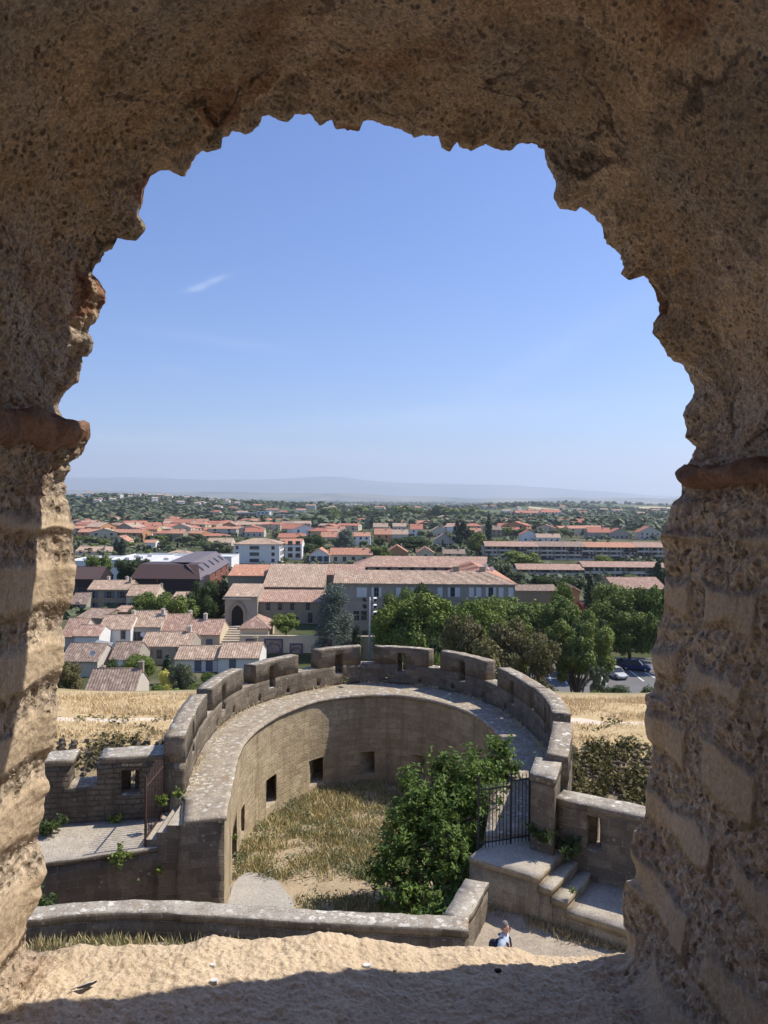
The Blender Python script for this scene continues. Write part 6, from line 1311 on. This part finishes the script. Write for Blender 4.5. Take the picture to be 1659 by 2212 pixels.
# ================================================================ TREES AND SHRUBS
def crown_points(kind, n, seed):
    r = np.random.default_rng(seed); C = []; 
    if kind == 'round':
        C = [((0, 0, 5.8), 2.6)]+[((math.cos(a)*q, math.sin(a)*q, z), s) for a, q, z, s in zip(r.uniform(0, 6.28, 26), r.uniform(1.4, 3.6, 26), r.uniform(3.4, 8.4, 26), r.uniform(.9, 1.7, 26))]
        C = [(c, s) for c, s in C if (c[0]**2+c[1]**2)/14+((c[2]-5.8)/3.6)**2 < 1.15]
    elif kind == 'pine': C = [((math.cos(a)*q, math.sin(a)*q, 8.2-.12*q*q*.5+r.uniform(-.5, .5)), s) for a, q, s in zip(r.uniform(0, 6.28, 26), 4.3*np.sqrt(r.uniform(0, 1, 26)), r.uniform(.8, 1.5, 26))]
    elif kind == 'cypress': C = [((0, 0, z), .95*min(1, (10.2-z)/4.5, (z+1.6)/2.6)) for z in np.linspace(.8, 9.6, 16)]
    elif kind == 'cedar': C = [((math.cos(a)*q*k, math.sin(a)*q*k, z), .62+.75*q/3.4) for z, q in zip(np.linspace(1.2, 9.3, 30), 3.4*np.linspace(1, .16, 30)**.6) for a, k in ((r.uniform(0, 6.28), .75), (r.uniform(0, 6.28), .6))]
    elif kind == 'open': C = [((math.cos(a)*q, math.sin(a)*q, z), s) for a, q, z, s in zip(r.uniform(0, 6.28, 34), r.uniform(.6, 4.4, 34), r.uniform(4.2, 9.2, 34), r.uniform(.55, 1.05, 34)) if q/4.6+abs(z-6.6)/3.6 < 1.35]
    elif kind == 'bush': C = [((math.cos(a)*q, math.sin(a)*q, z), s) for a, q, z, s in zip(r.uniform(0, 6.28, 20), r.uniform(0, 3.4, 20), r.uniform(1.2, 7.5, 20), r.uniform(1.3, 2.3, 20)) if q/4.2+z/11 < 1.1]
    elif kind == 'oak': C = [((math.cos(a)*q, math.sin(a)*q, z), s) for a, q, z, s in zip(r.uniform(0, 6.28, 44), r.uniform(.4, 4.3, 44), r.uniform(1.6, 8.8, 44), r.uniform(.8, 1.6, 44)) if (q/4.6)**2+((z-5)/4.8)**2 < 1]
    w = np.array([s**2 for _, s in C]); w /= w.sum(); k = r.choice(len(C), n, p=w); c = np.array([C[i][0] for i in k]); s = np.array([C[i][1] for i in k])
    v = r.normal(size=(n, 3)); v /= np.linalg.norm(v, axis=1, keepdims=True)
    rad = s*(r.uniform(.35, 1.15, n)**.6)*(1+.22*np.sin(v[:, 0]*7+s*9)*np.cos(v[:, 2]*6)); P = c+v*rad[:, None]*np.array([1, 1, .85 if kind != 'pine' else .6])
    return P, v, C
TP = {}
def tree_proto(kind, mat, lod, seed=1):
    key = (kind, mat, lod, seed)
    if key in TP: return TP[key]
    n, sz = {'hi': (17000, .17), 'mid': (6000, .28), 'lo': (800, .66)}[lod]
    if kind == 'cypress': n = n//3; sz *= .8
    P, v, C = crown_points(kind, n, seed); N = v+rng.normal(size=v.shape)*.55; N[:, 2] += .35; N /= np.linalg.norm(N, axis=1, keepdims=True)
    A = np.cross(N, rng.normal(size=N.shape)); A /= np.linalg.norm(A, axis=1, keepdims=True); B = np.cross(N, A); s = (sz*rng.uniform(.6, 1.4, len(P)))[:, None]
    if kind == 'cedar' or kind == 'pine': A[:, 2] *= .4; s = s*.9; B = B*.55
    V = np.stack([P-A*s, P+B*s*.7, P+A*s, P-B*s*.7], 1).reshape(-1, 3); b = np.arange(len(P))*4
    o = mesh_obj('crown', V, np.stack([b, b+1, b+2, b+3], 1), M[mat]); COL.objects.unlink(o); cme = o.data; bpy.data.objects.remove(o)
    m = MB(); hi = {'round': 5, 'pine': 8, 'cypress': 8, 'cedar': 9, 'open': 4, 'bush': 2, 'oak': 3}[kind]; r0 = .3 if kind not in ('bush', 'cypress') else .15
    nn_ = 8 if lod != 'lo' else 5
    m.tube([(0, 0, -1.2), (.05, 0, hi*.5), (0, .05, hi)], [r0*1.2, r0*.8, r0*.45], nn_)
    if kind in ('open', 'round', 'pine', 'oak') and lod != 'lo':
        if kind == 'open': m.tube([(.15, 0, -1), (.5, .1, 1.5), (1.2, .2, 4)], [r0*.8, r0*.6, r0*.3], 7); m.tube([(-.15, 0, -1), (-.5, -.1, 1.2), (-1.4, .1, 4)], [r0*.8, r0*.55, r0*.3], 7)
        for c, s_ in C[:22]: c = Vector(c); m.tube([(0, 0, hi*.55), c*.5+Vector((0, 0, hi*.35)), c], [r0*.45, r0*.25, .04], 5, cap=False)
    o = m.build('trunk', M['bark'] if kind != 'open' else M['bark_grey']); COL.objects.unlink(o); tme = o.data; bpy.data.objects.remove(o)
    TP[key] = (cme, tme); return TP[key]
def tree(label, x, y, H, Wd, kind='round', mat='leaf', lod='mid', seed=1, name='tree', cat='tree', group=None, z=None):
    cme, tme = tree_proto(kind, mat, lod, seed); e = empty(name, (x, y, (gzf(x, y) if z is None else z)), random.uniform(0, 6.28), label=label, cat=cat, group=group)
    base = {'round': 9.2, 'pine': 10.6, 'cypress': 1.9, 'cedar': 7.4, 'open': 9.6, 'bush': 9, 'oak': 10}[kind]; e.scale = (Wd/base, Wd/base, H/10)
    for nm, me in (('crown', cme), ('trunk', tme)):
        if nm == 'trunk' and lod == 'lo' and kind in ('bush',): continue
        o = bpy.data.objects.new(nm, me); COL.objects.link(o); o.parent = e
    return e
def tpx(label, xc, yT, wpx, Y, kind, mat, lod='mid', seed=1, **k):
    """tree from the photo: centre x, top y, crown width in photo pixels, at distance Y"""
    p = PY(xc, yT, Y); W = 1.22*wpx*Y/FD; z = gzf(p.x, Y); H = p.z-z; top = {'round': .99, 'pine': .96, 'cypress': 1.02, 'cedar': .97, 'open': .97, 'bush': .95, 'oak': .97}[kind]
    return tree(label, p.x, Y, H/top, W, kind, mat, lod, seed, **k)
for a in (
 ('blue-green cedar with layered branches before the church aisle', 724, 1263, 92, 127, 'cedar', 'leaf_cedar', 'hi', 2, 'cedar_tree', 'cedar tree'),
 ('slim dark shrub tree at the right foot of the cedar', 770, 1350, 26, 125, 'cedar', 'leaf_cyp', 'mid', 3, 'cedar_tree', 'tree'),
 ('umbrella pine with bright green cap left of the pair by the mast', 858, 1272, 110, 122, 'oak', 'leaf_pine', 'hi', 4, 'pine_tree', 'pine tree'),
 ('broad umbrella pine with spreading cap in front of the convent centre', 930, 1278, 150, 119, 'oak', 'leaf_pine', 'hi', 5, 'pine_tree', 'pine tree'),
 ('umbrella pine half behind the brown oaks, third from the mast', 1005, 1296, 100, 116, 'oak', 'leaf_pine', 'hi', 6, 'pine_tree', 'pine tree'),
 ('dark round tree top before the convent facade', 912, 1255, 48, 136, 'oak', 'leaf_dark', 'mid', 7, 'tree', 'tree'),
 ('bushy green tree low beneath the umbrella pines', 895, 1353, 70, 108, 'bush', 'leaf', 'mid', 8, 'tree', 'tree'),
 ('dark bushy tree between pines and brown oak', 945, 1350, 70, 107, 'bush', 'leaf_dark', 'mid', 9, 'tree', 'tree'),
 ('brown-green holm oak at the left of the near grove', 1010, 1325, 120, 92, 'oak', 'leaf_brown', 'hi', 10, 'oak_tree', 'oak tree'),
 ('tall olive-brown holm oak in the middle of the near grove', 1085, 1335, 130, 88, 'oak', 'leaf_brown', 'hi', 11, 'oak_tree', 'oak tree'),
 ('brown holm oak low at the right of the near grove', 1150, 1362, 110, 84, 'oak', 'leaf_brown', 'hi', 12, 'oak_tree', 'oak tree'),
 ('dark holm oak between the battlement merlons and grove', 1055, 1385, 110, 84, 'oak', 'leaf_brown', 'mid', 13, 'oak_tree', 'oak tree'),
 ('yellow-green tree top in the near grove', 1122, 1334, 44, 93, 'bush', 'leaf_bright', 'mid', 14, 'tree', 'tree'),
 ('bright green open tree with twisted trunks before the car park', 1247, 1345, 128, 88, 'open', 'leaf_fresh', 'hi', 15, 'tree', 'tree'),
 ('bare-limbed small tree at the foot of the bright tree', 1290, 1436, 40, 84, 'open', 'leaf_olive', 'mid', 16, 'tree', 'tree'),
 ('small plane tree filling the gap above the near grove', 1255, 1296, 74, 118, 'round', 'leaf', 'mid', 80, 'plane_tree', 'plane tree'),
 ('plane tree behind the bright open tree', 1292, 1326, 76, 124, 'round', 'leaf', 'mid', 81, 'plane_tree', 'plane tree'),
 ('light green tree between the umbrella pines and end plane tree', 1050, 1290, 90, 124, 'round', 'leaf_bright', 'mid', 83, 'tree', 'tree'),
 ('round plane tree at the end of the convent', 1110, 1276, 120, 130, 'round', 'leaf', 'hi', 17, 'plane_tree', 'plane tree'),
 ('round plane tree left of the crimson bush', 1198, 1272, 96, 128, 'round', 'leaf', 'hi', 18, 'plane_tree', 'plane tree'),
 ('big plane tree under the pink tile roof at right', 1318, 1257, 104, 130, 'round', 'leaf', 'hi', 19, 'plane_tree', 'plane tree'),
 ('plane tree shading the car park edge', 1362, 1308, 100, 124, 'round', 'leaf', 'hi', 20, 'plane_tree', 'plane tree'),
 ('plane tree pressed against the right jamb', 1418, 1246, 80, 128, 'round', 'leaf', 'mid', 21, 'plane_tree', 'plane tree'),
 ('lower plane tree against the right jamb', 1425, 1310, 60, 118, 'round', 'leaf', 'mid', 22, 'plane_tree', 'plane tree'),
 ('dark small tree beneath the planes by the cottage', 1278, 1325, 80, 112, 'round', 'leaf_dark', 'mid', 23, 'tree', 'tree'),
 ('garden tree filling the gap behind the grove', 1060, 1300, 70, 128, 'round', 'leaf_dark', 'mid', 24, 'tree', 'tree'),
 ('small round tree beside the shed roof', 1212, 1252, 46, 160, 'round', 'leaf', 'mid', 25, 'tree', 'tree'),
 ('crimson flowering bush beside the lone cypress', 1254, 1262, 30, 131, 'bush', 'leaf_red', 'mid', 26, 'shrub', 'shrub'),
 ('dark cypress standing before the lower terrace', 1276, 1226, 24, 150, 'cypress', 'leaf_cyp', 'mid', 27, 'cypress_tree', 'cypress tree'),
 ('dark cypress near the right jamb before the terraces', 1422, 1190, 20, 190, 'cypress', 'leaf_cyp', 'mid', 28, 'cypress_tree', 'cypress tree'),
 ('thin cypress touching the right jamb', 1437, 1215, 14, 188, 'cypress', 'leaf_cyp', 'mid', 29, 'cypress_tree', 'cypress tree'),
 ('silver olive-coloured tree at the end of the convent roof', 1085, 1212, 66, 210, 'oak', 'leaf_olive', 'mid', 30, 'tree', 'tree'),
 ('grey-green tree right of the silver one', 1120, 1232, 50, 205, 'oak', 'leaf_olive', 'mid', 31, 'tree', 'tree'),
 ('leafy garden tree before the left lower terrace', 1180, 1238, 60, 200, 'round', 'leaf_dark', 'mid', 32, 'tree', 'tree'),
 ('leafy garden tree left of the dark cypress', 1232, 1240, 50, 205, 'round', 'leaf_dark', 'mid', 33, 'tree', 'tree'),
 ('garden tree right of the dark cypress', 1300, 1235, 46, 210, 'round', 'leaf_olive', 'mid', 34, 'tree', 'tree'),
 ('broad green tree before the upper terrace left end', 1124, 1187, 80, 290, 'round', 'leaf', 'mid', 35, 'tree', 'tree'),
 ('yellow-green mimosa between the two terraces', 1310, 1193, 50, 285, 'bush', 'leaf_bright', 'mid', 36, 'tree', 'tree'),
 ('small lime green tree between the terraces', 1222, 1214, 28, 280, 'bush', 'leaf_bright', 'mid', 37, 'tree', 'tree'),
 ('lime green tree before the lower rosy terrace', 1368, 1235, 40, 235, 'bush', 'leaf_bright', 'mid', 38, 'tree', 'tree'),
 ('dark green shrub mass right of the bright tree', 1335, 1476, 70, 84, 'bush', 'leaf_dark', 'hi', 39, 'shrub', 'shrub'),
 ('dark shrub touching the right jamb above the dry grass', 1398, 1480, 50, 82, 'bush', 'leaf_dark', 'mid', 40, 'shrub', 'shrub'),
 ('spiky green shrub behind the dry grass crest', 1285, 1490, 50, 78, 'bush', 'leaf', 'mid', 41, 'shrub', 'shrub'),
 ('brown-green tree against the left jamb before the tiled house', 148, 1428, 70, 80, 'oak', 'leaf_brown', 'hi', 42, 'oak_tree', 'oak tree'),
 ('round green garden tree left of the yellow bush', 302, 1411, 76, 104, 'round', 'leaf', 'hi', 43, 'tree', 'tree'),
 ('yellow ball-shaped bush among the cottages', 361, 1441, 34, 100, 'bush', 'leaf_yellow', 'mid', 44, 'shrub', 'shrub'),
 ('silver-green olive tree right of the yellow bush', 398, 1426, 56, 101, 'oak', 'leaf_olive', 'hi', 45, 'olive_tree', 'olive tree'),
 ('slim conical dark cypress above the yellow bush', 362, 1407, 18, 108, 'cypress', 'leaf_cyp', 'mid', 46, 'cypress_tree', 'cypress tree'),
 ('low hedge bush beyond the grass, left end', 337, 1474, 46, 92, 'bush', 'leaf', 'mid', 47, 'shrub', 'shrub'),
 ('bright low hedge bush beyond the grass, middle', 375, 1484, 60, 88, 'bush', 'leaf_bright', 'mid', 48, 'shrub', 'shrub'),
 ('low hedge bush beyond the grass beside the tower', 425, 1472, 54, 90, 'bush', 'leaf', 'mid', 49, 'shrub', 'shrub'),
 ('green hedge bush behind the white cottages', 455, 1450, 40, 104, 'bush', 'leaf', 'mid', 50, 'shrub', 'shrub'),
 ('small bush between the tiled house and round garden tree', 243, 1420, 40, 105, 'bush', 'leaf_dark', 'mid', 51, 'shrub', 'shrub'),
 ('leafy light green tree left of the big dark tree', 335, 1270, 84, 152, 'round', 'leaf', 'hi', 52, 'tree', 'tree'),
 ('mid green tree between the tan roofs', 385, 1282, 70, 150, 'round', 'leaf', 'mid', 53, 'tree', 'tree'),
 ('big dark tree in front of the maroon wing', 437, 1248, 66, 158, 'oak', 'leaf_dark', 'hi', 54, 'tree', 'tree'),
 ('reddish-brown tree touching the big dark tree', 468, 1250, 50, 165, 'oak', 'leaf_brown', 'mid', 55, 'tree', 'tree'),
 ('dark tree behind the left maroon building', 212, 1194, 48, 225, 'round', 'leaf', 'mid', 56, 'tree', 'tree'),
 ('dark tree pair, left one, behind the maroon roof', 275, 1200, 46, 218, 'round', 'leaf_dark', 'mid', 57, 'tree', 'tree'),
 ('dark tree pair, right one, behind the maroon roof', 302, 1202, 40, 218, 'round', 'leaf_dark', 'mid', 58, 'tree', 'tree'),
 ('light green shrub tree by the pavilion on the garden terrace', 618, 1320, 54, 131, 'round', 'leaf_bright', 'mid', 59, 'tree', 'tree'),
 ('yellow-green small shrub right of the mast', 825, 1361, 22, 124, 'bush', 'leaf_bright', 'mid', 60, 'shrub', 'shrub'),
 ('bush between the third and fourth merlon beyond the tower', 936, 1398, 34, 74, 'bush', 'leaf', 'mid', 61, 'shrub', 'shrub'),
 ('grey dark spiky cedar before the twin houses', 747, 1143, 50, 420, 'cedar', 'leaf_cedar', 'mid', 62, 'cedar_tree', 'cedar tree'),
 ('dark bushy tree right of the apartment block', 668, 1150, 60, 400, 'round', 'leaf_dark', 'mid', 63, 'tree', 'tree'),
 ('dense green tree below the dark bushy one', 650, 1172, 60, 375, 'round', 'leaf_dark', 'mid', 64, 'tree', 'tree'),
 ('wide dark tree beside the orange house', 895, 1158, 78, 430, 'round', 'leaf_dark', 'mid', 65, 'tree', 'tree'),
 ('tall dark conifer right of the white villas', 995, 1120, 36, 470, 'oak', 'leaf_cyp', 'mid', 66, 'tree', 'tree'),
 ('green tree at the foot of the tall dark conifer', 1030, 1148, 46, 400, 'round', 'leaf', 'mid', 67, 'tree', 'tree'),
 ('lone dark cypress among the red roofs right of centre', 1056, 1107, 12, 560, 'cypress', 'leaf_cyp', 'mid', 68, 'cypress_tree', 'cypress tree'),
 ('olive tree left of the white apartment block', 465, 1165, 60, 360, 'oak', 'leaf_olive', 'mid', 69, 'tree', 'tree'),
 ('dark cypress pair, left one, behind the flats', 252, 1158, 11, 380, 'cypress', 'leaf_cyp', 'mid', 70, 'cypress_tree', 'cypress tree'),
 ('dark cypress pair, right one, behind the flats', 264, 1158, 12, 378, 'cypress', 'leaf_cyp', 'mid', 71, 'cypress_tree', 'cypress tree'),
 ('yellow-green round tree behind the flat white roofs', 322, 1181, 24, 350, 'bush', 'leaf_bright', 'mid', 72, 'tree', 'tree'),
 ('green orchard tree right of the wide dark tree', 1075, 1160, 36, 390, 'round', 'leaf', 'mid', 73, 'tree', 'tree'),
 ('row-end tree beside the long cream row house', 820, 1178, 40, 350, 'round', 'leaf', 'mid', 74, 'tree', 'tree')):
    lb, xc, yT, w, Y, kd, mt, lod, sd_, nm, ct = a; tpx(lb, xc, yT, w, Y, kd, mt, lod, sd_, name=nm, cat=ct)
# garden trees between the distant roofs, each a thing
rt = random.Random(5)
def band(yb, xa, xb, n, hpx_, txt, kinds, wmul=1.0):
    for i in range(n):
        x = xa+(xb-xa)*(i+.5+rt.uniform(-.35, .35))/n; y = yb+rt.uniform(-2.5, 2.5); Y = depth_at(x, y); p = PY(x, y, Y); kd, mt, ln = rt.choice(kinds)
        H = hpx_*rt.uniform(.75, 1.25)*Y/FD; W = H*{'cypress': .2, 'round': 1.15, 'bush': 1.4, 'oak': 1.2, 'pine': 1.1}[kd]*wmul
        tree(f"{ln}, {ORD[i] if i < 30 else 'last'} from the left {txt}", p.x, Y, H, W, kd, mt, 'lo' if Y > 360 else 'mid', rt.choice((1, 2, 3)), group='garden trees of the lower town', name='cypress_tree' if kd == 'cypress' else 'tree')
K1 = [('round', 'leaf', 'green tree'), ('round', 'leaf_dark', 'dark tree'), ('cypress', 'leaf_cyp', 'dark cypress'), ('bush', 'leaf_olive', 'olive-coloured bush'), ('oak', 'leaf_dark', 'dark bushy tree')]
K2 = [('round', 'leaf', 'green tree'), ('round', 'leaf', 'tall green tree'), ('oak', 'leaf_dark', 'dark tree'), ('round', 'leaf_dark', 'dense dark tree')]
band(1123, 700, 1045, 24, 26, 'in the long belt of planes behind the houses', K2, 1.35)
band(1129, 660, 1045, 16, 17, 'in the front of the plane belt', K2, 1.3)
band(1143, 660, 1045, 16, 14, 'in the gardens among the central houses', K1)
band(1162, 640, 1050, 16, 15, 'in the gardens behind the row house', K1)
band(1186, 660, 1050, 14, 20, 'in the gardens just behind the convent', K1)
band(1128, 165, 660, 18, 10, 'among the farthest left roofs', K1); band(1142, 165, 660, 16, 11, 'among the middle left roofs', K1)
band(1156, 165, 500, 14, 12, 'in the left gardens', K1, 1.1); band(1172, 165, 500, 20, 17, 'in the left gardens behind the flats', K1, 1.4); band(1186, 165, 480, 12, 17, 'just behind the white flats', K1, 1.5)
band(1128, 1040, 1440, 14, 11, 'among the farthest right roofs', K1); band(1142, 1050, 1440, 14, 13, 'among the middle right roofs', K1, 1.2); band(1160, 1060, 1440, 16, 17, 'in the gardens above the upper terrace', K1, 1.4)
# far woodland: nobody could count these
Pc = []; Sz = []
for _ in range(5200):
    Y = 165*(900/165)**rt.random(); X = rt.uniform(-.46, .42)*Y
    if Y > 520 and rt.random() < .6: continue
    if noise.fractal((X/60, Y/60, 2), 1, 2, 3)+rt.uniform(-.2, .2) > -.05: Pc.append((X, Y, gzf(X, Y))); Sz.append(rt.uniform(.9, 2.2)*(1+Y/700))
def far_wood(n, y0, y1, dens, xr=.62):
    k = 0
    while k < n:
        u = rt.random(); Y = y0*(y1/y0)**u; X = rt.uniform(-xr, xr)*Y
        dn = noise.fractal((X/420, Y/300, 4), 1, 2, 4)+rt.uniform(-.25, .25)
        if dn > dens(X, Y): Pc.append((X, Y, gzf(X, Y))); Sz.append(rt.uniform(5, 10)*(1+Y/6000)); k += 1
far_wood(3200, 820, 1500, lambda X, Y: -.5); far_wood(5200, 1300, 3200, lambda X, Y: (.08 if X < 200 else .16) if not (X < -250 and Y < 2300) else -.6); far_wood(3800, 3000, 9000, lambda X, Y: .26, .55)
Pc = np.array(Pc); Sz = np.array(Sz); n = len(Pc); T = 11; r = rng
v = r.normal(size=(n, T, 3)); v[..., 2] = np.abs(v[..., 2]); v /= np.linalg.norm(v, axis=2, keepdims=True)
P = Pc[:, None, :]+v*(Sz[:, None, None]*np.array([.75, .75, .8]))+np.array([0, 0, .15])*Sz[:, None, None]; P = P.reshape(-1, 3); s = np.repeat(Sz, T)[:, None]*r.uniform(.28, .5, (n*T, 1))
N = v.reshape(-1, 3)+r.normal(size=(n*T, 3))*.35; N[:, 2] += .4; N /= np.linalg.norm(N, axis=1, keepdims=True); A = np.cross(N, r.normal(size=N.shape)); A /= np.linalg.norm(A, axis=1, keepdims=True); B = np.cross(N, A)
V = np.stack([P-A*s, P+B*s, P+A*s, P-B*s], 1).reshape(-1, 3); b = np.arange(n*T)*4
M['leaf_far'] = leaf_mat('far woodland', (.045, .065, .03), (.125, .15, .07), .05, .008)
tag(mesh_obj('woodland_and_hedges', V, np.stack([b, b+1, b+2, b+3], 1), M['leaf_far']), kind='stuff')
# pale houses scattered over the wooded hill and the plain
for i in range(20):
    x = 170+i*18+rt.uniform(-5, 5); y = 1094+rt.uniform(-9, 8); Y = rt.uniform(1450, 1780); p = PY(x, y, Y); z = gzf(p.x, Y)
    m = MB(); w_ = rt.uniform(10, 18); m.box((0, 0, 4), (w_, 9, 9)); e = empty('house', (p.x, Y, z+3), rt.uniform(-.6, .6), label=f'pale villa among the trees of the wooded hill, {ORD[i]} from the left', cat='house', group='villas on the wooded hill')
    m.build('wall', M['white'], e); m = MB(); m.face([(-w_/2-.5, -5, 8.4), (w_/2+.5, -5, 8.4), (w_/2, 0, 10.6), (-w_/2, 0, 10.6)]); m.face([(w_/2+.5, 5, 8.4), (-w_/2-.5, 5, 8.4), (-w_/2, 0, 10.6), (w_/2, 0, 10.6)]); m.build('roof', M['roof_tan'], e)
for i in range(34):
    x = 470+i*28.5+rt.uniform(-9, 9); y = rt.uniform(1096, 1119); Y = depth_at(x, y)*.96; p = PY(x, y, Y); z = gzf(p.x, Y); w_ = rt.uniform(14, 26); wl = rt.choice(['white', 'cream', 'pale']); rf = rt.choice(['roof_red', 'roof_tan', 'roof_orange'])
    e = empty('house', (p.x, Y, z+2), rt.uniform(-.6, .6), label=f"{wl} house with {KN[rf]} roof on the far plain, {ORD[i] if i < 30 else ('thirty-first', 'thirty-second', 'thirty-third', 'thirty-fourth')[i-30]} from left", cat='house', group='houses of the far plain')
    m = MB(); m.box((0, 0, 4), (w_, 10, 9)); m.build('wall', M[wl], e); m = MB(); m.face([(-w_/2-.5, -5.5, 8.4), (w_/2+.5, -5.5, 8.4), (w_/2, 0, 10.8), (-w_/2, 0, 10.8)]); m.face([(w_/2+.5, 5.5, 8.4), (-w_/2-.5, 5.5, 8.4), (-w_/2, 0, 10.8), (w_/2, 0, 10.8)]); m.build('roof', M[rf], e)
for i, (x, y, w_) in enumerate(((700, 1085, 90), (730, 1087, 120), (770, 1088, 60), (655, 1084, 110), (620, 1086, 60), (280, 1083, 160), (340, 1084, 90), (985, 1091, 120), (1150, 1092, 80), (1390, 1096, 120), (1080, 1090, 60), (850, 1089, 70))):
    p = PY(x, y, 4200); z = gzf(p.x, 4200); e = empty('warehouse', (p.x, 4200, z+1), label=f'long white warehouse on the far plain, {ORD[sorted((700, 730, 770, 655, 620, 280, 340, 985, 1150, 1390, 1080, 850)).index(x)]} from the left', cat='warehouse', group='warehouses on the plain')
    m = MB(); m.box((0, 0, 5), (w_, 60, 12)); m.build('wall', M['membrane'], e); m = MB(); m.box((0, 0, 11.6), (w_+3, 63, 1.2)); m.build('roof', M['membrane'], e)
# ---------------------------------------------------------------- haze
hm = bpy.data.materials.new('haze air'); hm.use_nodes = True; ht = hm.node_tree; ht.nodes.clear()
ho = ht.nodes.new('ShaderNodeOutputMaterial'); hv = ht.nodes.new('ShaderNodeVolumePrincipled')
hv.inputs['Color'].default_value = (.76, .84, 1.0, 1); hv.inputs['Density'].default_value = HAZE_D; hv.inputs['Anisotropy'].default_value = .3
ht.links.new(hv.outputs[0], ho.inputs['Volume'])
b = MB(); b.box((0, 9000, 460), (84000, 54000, 1060)); tag(b.build('haze', hm), kind='stuff')
